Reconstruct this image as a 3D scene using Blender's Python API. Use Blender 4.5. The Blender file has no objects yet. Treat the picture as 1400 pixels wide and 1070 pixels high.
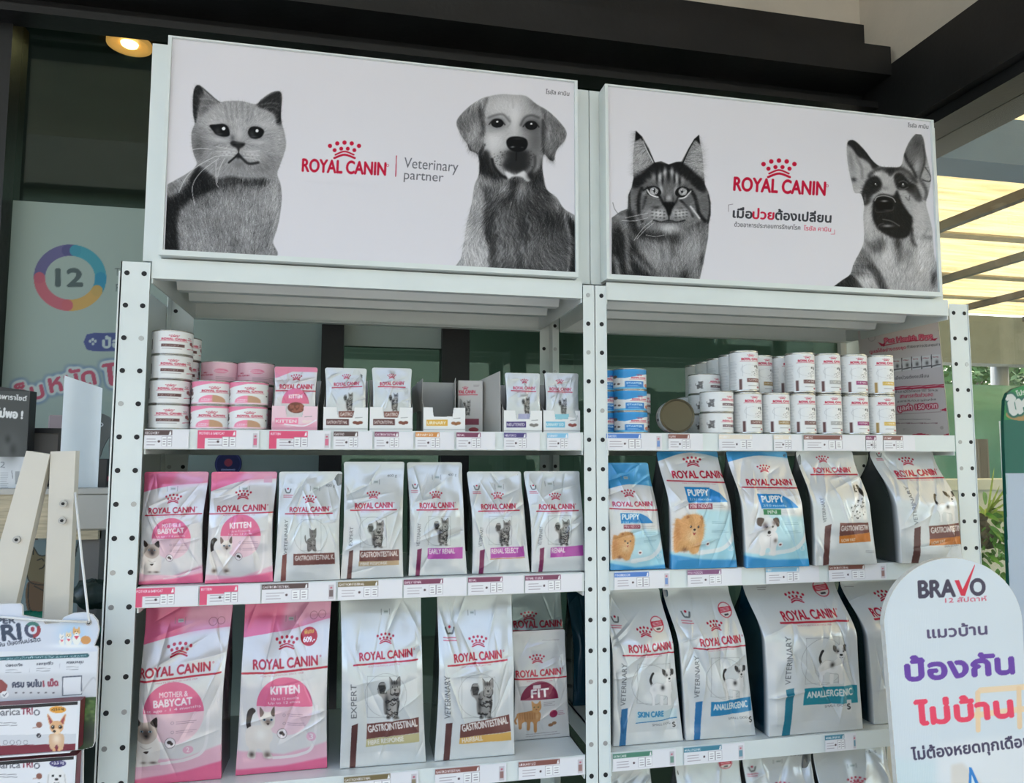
import bpy, math
import numpy as np

# ---------------------------------------------------------------- camera, sky, sun, exposure
SC = bpy.context.scene
C = SC.collection
CAM = np.array([.459, -1.625, 1.452]); YAW, PIT, ROL = [math.radians(a) for a in (11.88, 4.91, .10)]
FPX = 1000.0                                            # focal length in pixels of the 1400 x 1070 frame
_cy, _sy, _cp, _sp = math.cos(YAW), math.sin(YAW), math.cos(PIT), math.sin(PIT)
FW = np.array([_sy*_cp, _cy*_cp, _sp]); _rt = np.array([_cy, -_sy, 0.]); _up = np.cross(_rt, FW)
RT = _rt*math.cos(ROL)+_up*math.sin(ROL); UP = -_rt*math.sin(ROL)+_up*math.cos(ROL)
cam_d = bpy.data.cameras.new('camera'); cam_d.sensor_width = 36; cam_d.sensor_fit = 'HORIZONTAL'
cam_d.lens = FPX/1400*36; cam_d.clip_start = .02; cam_d.clip_end = 200
cam = bpy.data.objects.new('camera', cam_d); C.objects.link(cam); SC.camera = cam
import mathutils
cam.matrix_world = mathutils.Matrix([[RT[i], UP[i], -FW[i], CAM[i]] for i in range(3)]+[[0, 0, 0, 1]])

world = bpy.data.worlds.new('sky'); SC.world = world; world.use_nodes = True
_nt = world.node_tree; _bg = _nt.nodes['Background']
_sky = _nt.nodes.new('ShaderNodeTexSky'); _sky.sky_type = 'NISHITA'; _sky.sun_disc = False
_sky.sun_elevation = math.radians(58); _sky.sun_rotation = math.radians(60); _sky.air_density = 1.0; _sky.dust_density = 4.0; _sky.ozone_density = 1.0
_tint = _nt.nodes.new('ShaderNodeVectorMath'); _tint.operation = 'MULTIPLY'; _tint.inputs[1].default_value = (1.0, .93, .835)   # hazy white sky
_nt.links.new(_sky.outputs[0], _tint.inputs[0]); _nt.links.new(_tint.outputs[0], _bg.inputs[0]); _bg.inputs[1].default_value = .70

sun_d = bpy.data.lights.new('sun', 'SUN'); sun_d.energy = 3.4; sun_d.angle = math.radians(1.2); sun_d.color = (1, .95, .86)
sun = bpy.data.objects.new('sun', sun_d); C.objects.link(sun)
sun.rotation_euler = mathutils.Vector((-.50, -.42, -1.15)).to_track_quat('-Z', 'Y').to_euler()

SC.view_settings.view_transform = 'Standard'; SC.view_settings.look = 'None'
SC.view_settings.gamma = 1.0; SC.view_settings.use_curve_mapping = False
SC.view_settings.exposure = 0.67

# pixel of the photograph -> point on the plane y = Y / z = Z / x = X
def ray(px, py): return FW+RT*((px-700)/FPX)-UP*((py-535)/FPX)
def at(px, py, Y): d = ray(px, py); return CAM+d*((Y-CAM[1])/d[1])
def atz(px, py, Z): d = ray(px, py); return CAM+d*((Z-CAM[2])/d[2])
def atx(px, py, X): d = ray(px, py); return CAM+d*((X-CAM[0])/d[0])
def pj(x, y, z):
    dx, dy, dz = x-CAM[0], y-CAM[1], z-CAM[2]
    w = dx*FW[0]+dy*FW[1]+dz*FW[2]
    return 700+FPX*(dx*RT[0]+dy*RT[1]+dz*RT[2])/w, 535-FPX*(dx*UP[0]+dy*UP[1]+dz*UP[2])/w
# ---------------------------------------------------------------- print shop: small numpy painter
# (prints end up as per-vertex colours of real meshes; no image files)
def lin(c):
    c = np.asarray(c, float)/255.0
    return np.where(c <= .04045, c/12.92, ((c+.055)/1.055)**2.4)

def smooth(pts, n=8, closed=True):
    P = np.array(pts, float); N = len(P); out = []
    rng = range(N) if closed else range(N-1)
    for i in rng:
        if closed: a, b, c, d = P[i-1], P[i], P[(i+1) % N], P[(i+2) % N]
        else: a, b, c, d = P[max(i-1, 0)], P[i], P[i+1], P[min(i+2, N-1)]
        for t in np.linspace(0, 1, n, endpoint=False):
            out.append(.5*((2*b)+(-a+c)*t+(2*a-5*b+4*c-d)*t*t+(-a+3*b-3*c+d)*t**3))
    if not closed: out.append(P[-1])
    return np.array(out)

def blur(m, r):
    if r <= 0: return m
    n = int(max(1, round(r)))
    for _ in range(2):
        for ax in (0, 1):
            p = np.pad(m, [(n, n) if a == ax else (0, 0) for a in (0, 1)], mode='edge')
            c = np.cumsum(p, axis=ax); c = np.concatenate([np.zeros_like(np.take(c, [0], ax)), c], ax)
            L = m.shape[ax]; w = 2*n+1
            m = (np.take(c, range(w, w+L), ax)-np.take(c, range(0, L), ax))/w
    return m

def vnoise(x, y, seed):
    def h(i, j):
        v = np.sin(i*127.1+j*311.7+seed*74.7)*43758.5453
        return v-np.floor(v)
    i, j = np.floor(x), np.floor(y); u, v = x-i, y-j
    u = u*u*(3-2*u); v = v*v*(3-2*v)
    return (h(i, j)*(1-u)+h(i+1, j)*u)*(1-v)+(h(i, j+1)*(1-u)+h(i+1, j+1)*u)*v

class Canvas:
    SS = 3
    def __init__(s, x0, y0, x1, y1, k, bg=(225, 225, 225), alpha=1.0):
        s.x0, s.y0, s.k = x0, y0, k
        s.W = max(4, int(round((x1-x0)*k))); s.H = max(4, int(round((y1-y0)*k)))
        s.a = np.empty((s.H, s.W, 3)); s.a[:] = np.array(bg, float)
        s.al = np.full((s.H, s.W), alpha)
        s.yy, s.xx = np.mgrid[0:s.H, 0:s.W]
        s.xx = (s.xx+.5)/k+x0; s.yy = (s.yy+.5)/k+y0
    def cover(s, edges, soft=0):
        S = s.SS; H, W = s.H*S, s.W*S
        e = np.array(edges, float).reshape(-1, 4)
        e = (e-np.array([s.x0, s.y0, s.x0, s.y0]))*s.k*S
        T = np.zeros((H, W+1))
        for x0, y0, x1, y1 in e:
            if y0 == y1: continue
            sg = 1
            if y0 > y1: x0, y0, x1, y1 = x1, y1, x0, y0; sg = -1
            r0 = max(0, int(math.ceil(y0-.5))); r1 = min(H-1, int(math.ceil(y1-.5))-1)
            if r1 < r0: continue
            r = np.arange(r0, r1+1)
            xs = x0+(r+.5-y0)*(x1-x0)/(y1-y0)
            np.add.at(T, (r, np.clip(np.ceil(xs-.5), 0, W).astype(int)), sg)
        m = (np.abs(np.cumsum(T, 1)[:, :W]) > .5).astype(float)
        m = m.reshape(s.H, S, s.W, S).mean((1, 3))
        return blur(m, soft*s.k) if soft else m
    def put(s, m, col, alpha=1.0, clip=None, cut=False):
        m = m*alpha
        if clip is not None: m = m*clip
        s.a = s.a*(1-m[..., None])+np.array(col, float)*m[..., None]
        if not cut: s.al = np.maximum(s.al, m)
        return m
    @staticmethod
    def edges(pts):
        P = np.array(pts, float); Q = np.roll(P, -1, 0)
        return np.concatenate([P, Q], 1)
    def poly(s, pts, col, alpha=1, soft=0, sm=False, clip=None):
        if sm: pts = smooth(pts)
        m = s.cover(s.edges(pts), soft); s.put(m, col, alpha, clip); return m
    def rect(s, x0, y0, x1, y1, col, alpha=1, **k): return s.poly([(x0, y0), (x1, y0), (x1, y1), (x0, y1)], col, alpha, **k)
    def blob(s, cx, cy, rx, ry, col, alpha=1, ang=0, clip=None, hard=0):
        c, n = math.cos(math.radians(ang)), math.sin(math.radians(ang))
        u = ((s.xx-cx)*c+(s.yy-cy)*n)/rx; v = (-(s.xx-cx)*n+(s.yy-cy)*c)/ry
        d = np.sqrt(u*u+v*v)
        if hard:
            w = 1/(s.k*min(rx, ry)); m = np.clip((1-d)/w+.5, 0, 1)
        else: m = np.exp(-d*d*1.1)
        s.put(m, col, alpha, clip); return m
    def line(s, pts, w, col, alpha=1, soft=0, sm=True, clip=None, taper=False):
        P = smooth(pts, 8, False) if sm and len(pts) > 2 else np.array(pts, float)
        d = np.full((s.H, s.W), 1e9)
        for i, (p, q) in enumerate(zip(P[:-1], P[1:])):
            ww = w*(1-.8*i/len(P)) if taper else w
            pad = w+soft+2/s.k
            i0 = max(0, int((min(p[0], q[0])-pad-s.x0)*s.k)); i1 = min(s.W, int((max(p[0], q[0])+pad-s.x0)*s.k)+2)
            j0 = max(0, int((min(p[1], q[1])-pad-s.y0)*s.k)); j1 = min(s.H, int((max(p[1], q[1])+pad-s.y0)*s.k)+2)
            if i1 <= i0 or j1 <= j0: continue
            X, Y = s.xx[j0:j1, i0:i1], s.yy[j0:j1, i0:i1]
            v = q-p; L = max(v@v, 1e-9); t = np.clip(((X-p[0])*v[0]+(Y-p[1])*v[1])/L, 0, 1)
            dd = np.hypot(X-p[0]-t*v[0], Y-p[1]-t*v[1])-ww/2
            d[j0:j1, i0:i1] = np.minimum(d[j0:j1, i0:i1], dd)
        sf = max(soft, .5/s.k)
        m = np.clip(.5-d/(2*sf), 0, 1); s.put(m, col, alpha, clip); return m
    def ring(s, cx, cy, r, w, col, alpha=1, sq=1.0):
        d = np.abs(np.hypot(s.xx-cx, (s.yy-cy)/sq)-r)-w/2
        s.put(np.clip(.5-d*s.k, 0, 1), col, alpha)
    def fur(s, mask, dirf, n, L, con, rs, alpha=.5, lo=8, hi=232, bend=.25):
        ys, xs = np.nonzero(mask > .5)
        idx = rs.integers(0, len(ys), n)
        y, x = ys[idx].astype(float), xs[idx].astype(float)
        g = s.a[ys[idx], xs[idx]]+rs.normal(0, con, n)[:, None]
        g = np.clip(g, lo, hi)
        px, py = x/s.k+s.x0, y/s.k+s.y0
        th = dirf(px, py)+rs.normal(0, .22, n); bd = rs.normal(0, bend, n)
        ln = L*s.k*rs.uniform(.5, 1.3, n); st = int(L*s.k*1.3)+1
        for t in range(st):
            ok = t < ln
            ix = np.round(x).astype(int); iy = np.round(y).astype(int)
            ok &= (ix >= 0) & (ix < s.W) & (iy >= 0) & (iy < s.H)
            al = alpha*(1-.6*t/np.maximum(ln, 1))
            I, J = iy[ok], ix[ok]; A = al[ok][:, None]
            s.a[I, J] = s.a[I, J]*(1-A)+g[ok]*A
            s.al[I, J] = np.maximum(s.al[I, J], al[ok])
            a2 = th+bd*t/st; x = x+np.cos(a2); y = y+np.sin(a2)
    def sample(s, x, y):
        u = np.clip((np.asarray(x)-s.x0)*s.k-.5, 0, s.W-1.001); v = np.clip((np.asarray(y)-s.y0)*s.k-.5, 0, s.H-1.001)
        i, j = u.astype(int), v.astype(int); fu, fv = (u-i)[..., None], (v-j)[..., None]
        A = s.a
        return (A[j, i]*(1-fu)+A[j, i+1]*fu)*(1-fv)+(A[j+1, i]*(1-fu)+A[j+1, i+1]*fu)*fv
    # lettering: p0 -> p1 is the baseline, hgt the capital height (canvas units), y runs down
    def text(s, string, p0, p1, hgt, col, bold=0.0, alpha=1.0, outline=None, clip=None):
        E, bx = glyph_edges(string)
        if len(E) == 0: return
        p0 = np.array(p0, float); p1 = np.array(p1, float)
        d = p1-p0; n = np.array([d[1], -d[0]]); n /= max(np.hypot(*n), 1e-9)
        def tr(P): return p0+np.outer((P[:, 0]-bx[0])/(bx[1]-bx[0]), d)+np.outer(P[:, 1]/CAP*hgt, n)
        e = np.concatenate([tr(E[:, :2]), tr(E[:, 2:])], 1)
        m = s.cover(e)
        r = bold*hgt*s.k
        while r > 0:                                   # heavier weight: grow the letters
            w = min(1, r); q = np.pad(m, 1); m = np.maximum(m, w*np.max([q[1:-1, :-2], q[1:-1, 2:], q[:-2, 1:-1], q[2:, 1:-1]], 0)); r -= 1
        if outline:
            for w, c in outline:
                s.put(np.clip(blur(m, w*s.k)*8, 0, 1), c, alpha)
        s.put(m, col, alpha, clip)
        return m
    def crown(s, cx, y, w, col):                       # the ten-pearl crown, centred at cx, bottom at y
        for i in range(5):
            t = (i-2)/2.0
            s.blob(cx+t*w*.44, y-w*.47+t*t*w*.10, w*.065, w*.065, col, hard=1)
            if i < 4:
                t2 = (i-1.5)/1.5
                s.blob(cx+t2*w*.30, y-w*.29+t2*t2*w*.05, w*.06, w*.06, col, hard=1)
        for o, ww in ((0, .065), (.10, .05)):
            s.line([(cx-w*(.31-o*.3), y+w*.0-o*w), (cx, y-w*.10-o*w), (cx+w*(.31-o*.3), y-o*w)], w*ww, col)
CAP = 0.682
_glyphs = {}
def glyph_edges(string):
    key = string
    if key in _glyphs: return _glyphs[key]
    cu = bpy.data.curves.new('lettering', 'FONT'); cu.body = string; cu.resolution_u = 5; cu.fill_mode = 'NONE'
    ob = bpy.data.objects.new('lettering', cu); C.objects.link(ob)
    bpy.context.view_layer.update()
    me = ob.evaluated_get(bpy.context.evaluated_depsgraph_get()).to_mesh()
    nv = len(me.vertices); co = np.zeros(nv*3); me.vertices.foreach_get('co', co); co = co.reshape(-1, 3)[:, :2]
    nbr = {}                                           # walk each outline once so that holes keep their winding
    for e in me.edges:
        a, b = e.vertices; nbr.setdefault(a, []).append(b); nbr.setdefault(b, []).append(a)
    seen = set(); E = []
    for s0 in range(nv):
        if s0 in seen or s0 not in nbr: continue
        loop = [s0]; seen.add(s0); cur = s0
        nx = s0+1 if s0+1 in nbr[s0] else nbr[s0][0]
        while nx not in seen:
            loop.append(nx); seen.add(nx); cur = nx
            nn = [q for q in nbr[cur] if q not in seen]
            if not nn: break
            nx = nn[0]
        for a, b in zip(loop, loop[1:]+loop[:1]): E.append(np.concatenate([co[a], co[b]]))
    E = np.array(E).reshape(-1, 4)
    bx = (co[:, 0].min(), co[:, 0].max(), co[:, 1].min(), co[:, 1].max()) if nv else (0, 1, 0, 1)
    bpy.data.objects.remove(ob); bpy.data.curves.remove(cu)
    _glyphs[key] = (E, bx)
    return _glyphs[key]
def rng(seed): return np.random.default_rng(seed)
def G(v): return (v, v*.995, v)
def radial(cx, cy, mix=0.0, base=math.pi/2):
    def f(x, y):
        return np.arctan2(y-cy, x-cx)
    return f

def shorthair_cat():
    c = Canvas(0, 0, 786, 1070, .55, G(205), 0)
    sil = [(200,255),(190,200),(189,120),(195,60),(213,28),(240,32),(290,75),(350,125),(390,122),(480,122),(565,140),(600,110),(650,75),(690,62),(715,68),(724,100),(718,200),(722,250),(738,310),(748,380),(735,440),(710,510),(695,560),(715,620),(722,700),(712,800),(695,880),(670,960),(645,1070),(10,1070),(10,720),(30,632),(80,597),(150,557),(200,520),(213,490),(195,440),(183,380),(182,310)]
    m = c.poly(sil, G(150), soft=2, sm=True); k = dict(clip=m)
    B = lambda x, y, a, b, v, al=.8, ang=0: c.blob(x, y, a, b, G(v), al, ang, clip=m)
    c.poly([(100,640),(760,560),(760,1070),(80,1070)], G(138), .8, soft=12, **k)
    B(470,230,220,110,178,.7); B(600,430,110,80,165,.7); B(310,230,70,50,175,.6); B(640,270,70,60,178,.7)
    for x0, y0, x1, y1 in ((385,165,405,240),(415,140,425,235),(450,140,455,220),(485,140,487,230),(520,160,512,250),(550,170,535,240)):
        c.line([(x0,y0),(x1,y1)], 10, G(128), .6, soft=9, **k)
    B(225,390,42,85,100,.85); B(205,320,22,60,130,.8); B(660,470,60,50,130,.7); B(620,520,90,40,120,.6)
    B(700,360,30,90,172,.7)
    c.poly([(190,70),(213,28),(245,40),(256,85),(240,130),(222,190),(205,255),(192,180)], G(42), .95, soft=4, sm=True, **k)
    c.poly([(240,80),(290,100),(345,128),(300,160),(240,215),(225,190)], G(112), .85, soft=9, sm=True, **k)
    c.line([(250,45),(300,90),(350,128)], 9, G(70), .8, soft=3, **k)
    c.line([(235,110),(290,112),(330,128)], 6, G(165), .7, soft=4, **k); c.line([(230,160),(270,150),(310,150)], 6, G(160), .6, soft=4, **k)
    c.poly([(572,150),(620,105),(690,66),(718,78),(722,160),(716,250),(692,262),(680,210),(640,180)], G(48), .95, soft=5, sm=True, **k)
    c.line([(600,145),(650,135),(700,140)], 9, G(125), .7, soft=5, **k); c.line([(620,165),(670,160),(705,180)], 7, G(120), .7, soft=5, **k)
    B(712,225,12,40,20,.9)
    # lower body
    c.poly([(5,735),(60,690),(110,660),(170,590),(215,520),(250,525),(300,575),(345,625),(250,680),(160,720),(110,770),(95,850),(98,1070),(5,1070)], G(26), 1, soft=9, sm=True, **k)
    B(70,635,50,28,105,.7,-25); B(30,690,25,20,70,.6)
    c.line([(235,535),(330,600),(420,590),(520,605),(612,600)], 34, G(48), .9, soft=12, **k)
    c.line([(330,625),(380,625),(440,612)], 18, G(40), .8, soft=8, **k); c.line([(540,600),(600,612),(640,600)], 20, G(60), .7, soft=9, **k)
    B(430,640,90,40,90,.6); B(260,720,90,40,95,.6,-20); B(450,760,110,70,150,.5); B(330,900,60,90,112,.55); B(440,960,40,90,105,.6); B(170,820,60,60,120,.5)
    B(640,720,50,80,165,.7); B(250,960,90,60,160,.5); B(520,900,60,60,165,.5); B(690,700,22,160,172,.7)
    for i in range(6):
        y = 860+i*36; c.line([(545+i*4,y+10),(600,y+6),(660-i*6,y-22)], 12, G(105), .55, soft=7, **k)
    # fur
    r = rng(1)
    head = (m > .5) & (c.yy < 600-0*c.xx)
    def dh(x, y): return np.arctan2(y-370, x-465)+0*x
    def db(x, y): return math.pi/2+(x-430)/900.0
    c.fur(head, dh, 11000, 24, 32, r, .42)
    c.fur((m > .5) & (c.yy > 585), db, 18000, 32, 44, r, .48)
    B(400,432,62,30,196,.75); B(545,440,50,30,190,.7); B(350,352,60,16,192,.7,8); B(575,368,55,14,188,.7); B(470,320,26,36,190,.7); B(310,255,60,12,192,.5,-8); B(600,262,60,12,190,.5,12)
    B(428,345,14,22,95,.7); B(462,500,45,30,120,.7)
    for y0, y1 in ((405,395),(425,425),(445,455)):
        c.line([(450,y0+10),(390,y0),(330,y1)], 3, G(220), .6, soft=1.5); c.line([(490,y0+15),(540,y0+18),(590,y1+22)], 3, G(215), .6, soft=1.5)
    for i in range(5): B(365+i*14,428+(i%2)*14,5,3,110,.6); B(505+i*14,440+(i%2)*14,5,3,110,.6)
    c.poly([(290,268),(330,262),(375,260),(402,280),(410,325),(380,335),(335,325),(310,300)], G(22), 1, soft=2, sm=True)
    c.blob(345,300,26,22, G(78), .9); c.blob(372,298,26,28, G(12), .95); c.blob(375,287,10,10, G(240), 1, hard=1); c.blob(350,320,22,6,G(110),.5)
    c.poly([(519,310),(535,280),(570,275),(605,288),(616,308),(598,338),(565,348),(535,340)], G(22), 1, soft=2, sm=True)
    c.blob(552,318,24,22, G(84), .9); c.blob(573,308,26,26, G(14), .95); c.blob(574,300,9,9, G(240), 1, hard=1); c.blob(555,335,22,5,G(110),.5)
    c.poly([(413,374),(430,360),(465,368),(503,374),(492,394),(472,406),(463,420),(450,402),(428,392)], G(50), 1, soft=3, sm=True)
    B(440,382,8,4,20,.9); B(487,384,8,4,20,.9); B(460,372,25,6,95,.6)
    c.line([(464,412),(463,442)], 7, G(40), .9, soft=2)
    c.line([(463,438),(438,462),(405,490)], 11, G(42), .95, soft=3); c.line([(463,440),(488,468),(525,496),(580,490)], 15, G(50), .9, soft=4)
    B(462,455,18,12,28,.9)
    for w in ([(330,450),(220,510),(150,580),(106,668)], [(345,465),(240,545),(188,635),(202,742)], [(380,465),(345,540),(336,610)], [(330,480),(329,600),(342,635)], [(300,410),(240,405),(190,412)]):
        c.line(w, 3.5, G(205), .85, soft=1.2)
    return c

def retriever_dog():
    c = Canvas(0, 0, 727, 1070, .55, G(205), 0)
    sil = [(150,72),(200,50),(280,35),(350,38),(420,45),(480,90),(540,125),(600,180),(643,240),(635,290),(590,345),(575,402),(550,398),(525,370),(515,380),(512,440),(520,500),(535,560),(590,605),(630,665),(727,760),(727,1070),(50,1070),(65,930),(80,830),(95,740),(120,640),(135,540),(160,470),(155,375),(110,345),(95,310),(60,260),(36,200),(50,160),(100,108)]
    m = c.poly(sil, G(150), soft=2, sm=True); k = dict(clip=m)
    B = lambda x, y, a, b, v, al=.8, ang=0: c.blob(x, y, a, b, G(v), al, ang, clip=m)
    B(290,110,150,90,192,.9); B(260,290,80,110,195,.9); B(430,110,60,60,170,.7)
    # chest and legs
    c.poly([(150,560),(260,500),(520,470),(560,590),(640,690),(650,1070),(215,1070),(190,850),(180,740),(200,640)], G(78), .95, soft=14, sm=True, **k)
    c.poly([(50,1070),(80,820),(118,650),(150,550),(195,600),(188,780),(212,900),(225,1070)], G(172), .95, soft=8, sm=True, **k)
    B(140,700,35,80,130,.6); B(95,880,25,120,188,.7); B(170,960,40,70,188,.6)
    c.poly([(156,372),(215,345),(240,430),(300,492),(265,505),(165,465)], G(32), 1, soft=8, sm=True, **k)
    c.poly([(440,500),(490,450),(516,380),(516,500),(537,585),(480,570)], G(42), .9, soft=9, sm=True, **k)
    c.poly([(340,495),(380,500),(385,560),(350,620),(270,625),(320,580)], G(28), .95, soft=8, sm=True, **k)
    B(215,520,60,35,135,.7); B(300,548,38,45,158,.85,-20); B(400,560,38,55,150,.85,15); B(500,540,40,30,80,.7); B(250,590,60,30,90,.7)
    B(300,790,70,140,120,.7,-8); B(400,880,120,50,130,.7,-15); B(460,640,70,50,60,.8); B(560,720,70,60,38,.9); B(545,950,90,80,112,.8); B(225,700,35,60,50,.8); B(400,760,40,80,60,.7); B(215,800,25,60,45,.7); B(440,1010,60,30,60,.7)
    c.poly([(640,690),(727,770),(727,1070),(650,1070),(668,900)], G(20), .95, soft=5, **k)
    c.line([(630,680),(650,770),(662,880),(645,1060)], 14, G(140), .8, soft=6, **k)
    B(585,640,40,30,150,.7,40)
    # ears
    c.poly([(36,200),(50,155),(105,105),(160,85),(186,130),(182,250),(192,300),(162,362),(115,347),(95,310),(60,265)], G(122), .9, soft=5, sm=True, **k)
    B(130,245,30,70,165,.8,15); B(75,185,30,40,100,.6); c.line([(165,90),(175,160),(185,240)], 22, G(62), .8, soft=8, **k)
    c.line([(205,60),(190,110),(180,150)], 16, G(95), .7, soft=8, **k)
    c.line([(98,315),(120,345),(160,360),(190,315)], 16, G(30), .95, soft=5, **k)
    c.poly([(500,110),(540,125),(600,180),(643,240),(632,292),(590,345),(576,402),(548,396),(520,345),(514,250),(520,180)], G(108), .92, soft=5, sm=True, **k)
    B(545,230,16,80,160,.7,-8); B(600,250,25,50,128,.7); B(556,385,22,18,28,.95); c.line([(515,180),(512,260),(522,350)], 16, G(40), .8, soft=7, **k)
    B(470,95,40,30,110,.7,35)
    r = rng(2)
    def dh(x, y): return np.arctan2(y-250, x-360)
    c.fur((m > .5) & (c.yy < 420) & (c.xx > 185) & (c.xx < 515), dh, 8000, 14, 18, r, .38)
    c.fur((m > .5) & (c.yy < 420) & ((c.xx < 190) | (c.xx > 515)), lambda x, y: math.pi/2+.35*np.sin(y/40), 5500, 34, 36, r, .5)
    c.fur((m > .5) & (c.yy > 420), lambda x, y: math.pi/2+.55*np.sin(y/60+x/70)-(x-330)/700, 15000, 42, 46, r, .5)
    for i in range(30):                                  # wavy chest locks
        x = 215+rng(i).uniform(0, 1)*230; y = 630+rng(i+90).uniform(0, 1)*260
        s_ = 1 if x > 315 else -1
        v = (172, 45, 150, 60)[i % 4]
        c.line([(x,y),(x-6*s_,y+30),(x+16*s_,y+62),(x+6*s_,y+100),(x+24*s_,y+130)], 7, G(v), .38, soft=5, clip=m)
    # face
    B(360,180,45,110,208,.8); B(235,300,40,70,200,.8); B(475,290,50,100,98,.75); B(430,380,40,50,95,.6)
    B(262,195,52,34,95,.8); B(450,205,56,38,80,.85); B(230,235,40,20,150,.5)
    c.line([(215,165),(255,150),(295,148),(330,185)], 10, G(95), .7, soft=6); c.line([(392,205),(412,168),(450,152),(490,165)], 11, G(80), .7, soft=6)
    c.line([(325,160),(335,190),(318,215)], 7, G(140), .6, soft=5); c.line([(345,60),(350,110)], 8, G(165), .6, soft=6)
    for x, y in ((262,196),(450,208)):
        c.blob(x,y,34,24,G(24),1,hard=1); c.blob(x,y,18,16,G(58),.8); c.blob(x+1,y,11,12,G(8),1); c.blob(x,y-9,6,5,G(225),1,hard=1)
        c.line([(x-45,y+6),(x-20,y-20),(x+18,y-20),(x+42,y+8)], 6, G(30), .8, soft=3)
    c.poly([(320,345),(420,345),(452,395),(440,440),(405,462),(360,470),(315,455),(285,425),(300,390)], G(42), .95, soft=10, sm=True)
    B(268,395,34,45,172,.8,15); B(455,400,30,50,120,.6); B(300,375,26,24,110,.7)
    c.line([(233,395),(245,435),(280,480),(312,496)], 16, G(36), .9, soft=5); c.line([(470,380),(468,430),(440,480)], 14, G(70), .8, soft=6)
    c.poly([(305,462),(335,470),(360,480),(398,462),(415,462),(445,508),(425,516),(395,492),(350,490),(322,502)], G(208), .95, soft=3, sm=True)
    B(448,485,24,26,40,.9); c.line([(368,350),(366,400)], 6, G(18), .9, soft=3)
    rr = rng(5)
    for i in range(60): c.blob(rr.uniform(245,330), rr.uniform(350,430), 3, 3, G(70), .6)
    for i in range(40): c.blob(rr.uniform(400,470), rr.uniform(350,440), 3, 3, G(50), .6)
    c.poly([(313,292),(335,272),(380,269),(420,282),(430,312),(415,342),(378,354),(338,344),(317,322)], G(16), 1, soft=2, sm=True)
    B(345,326,13,5,150,.9); B(375,282,30,5,70,.7); B(400,328,9,4,90,.7); B(335,318,10,8,5,.8); B(408,318,10,8,5,.8)
    return c

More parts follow.
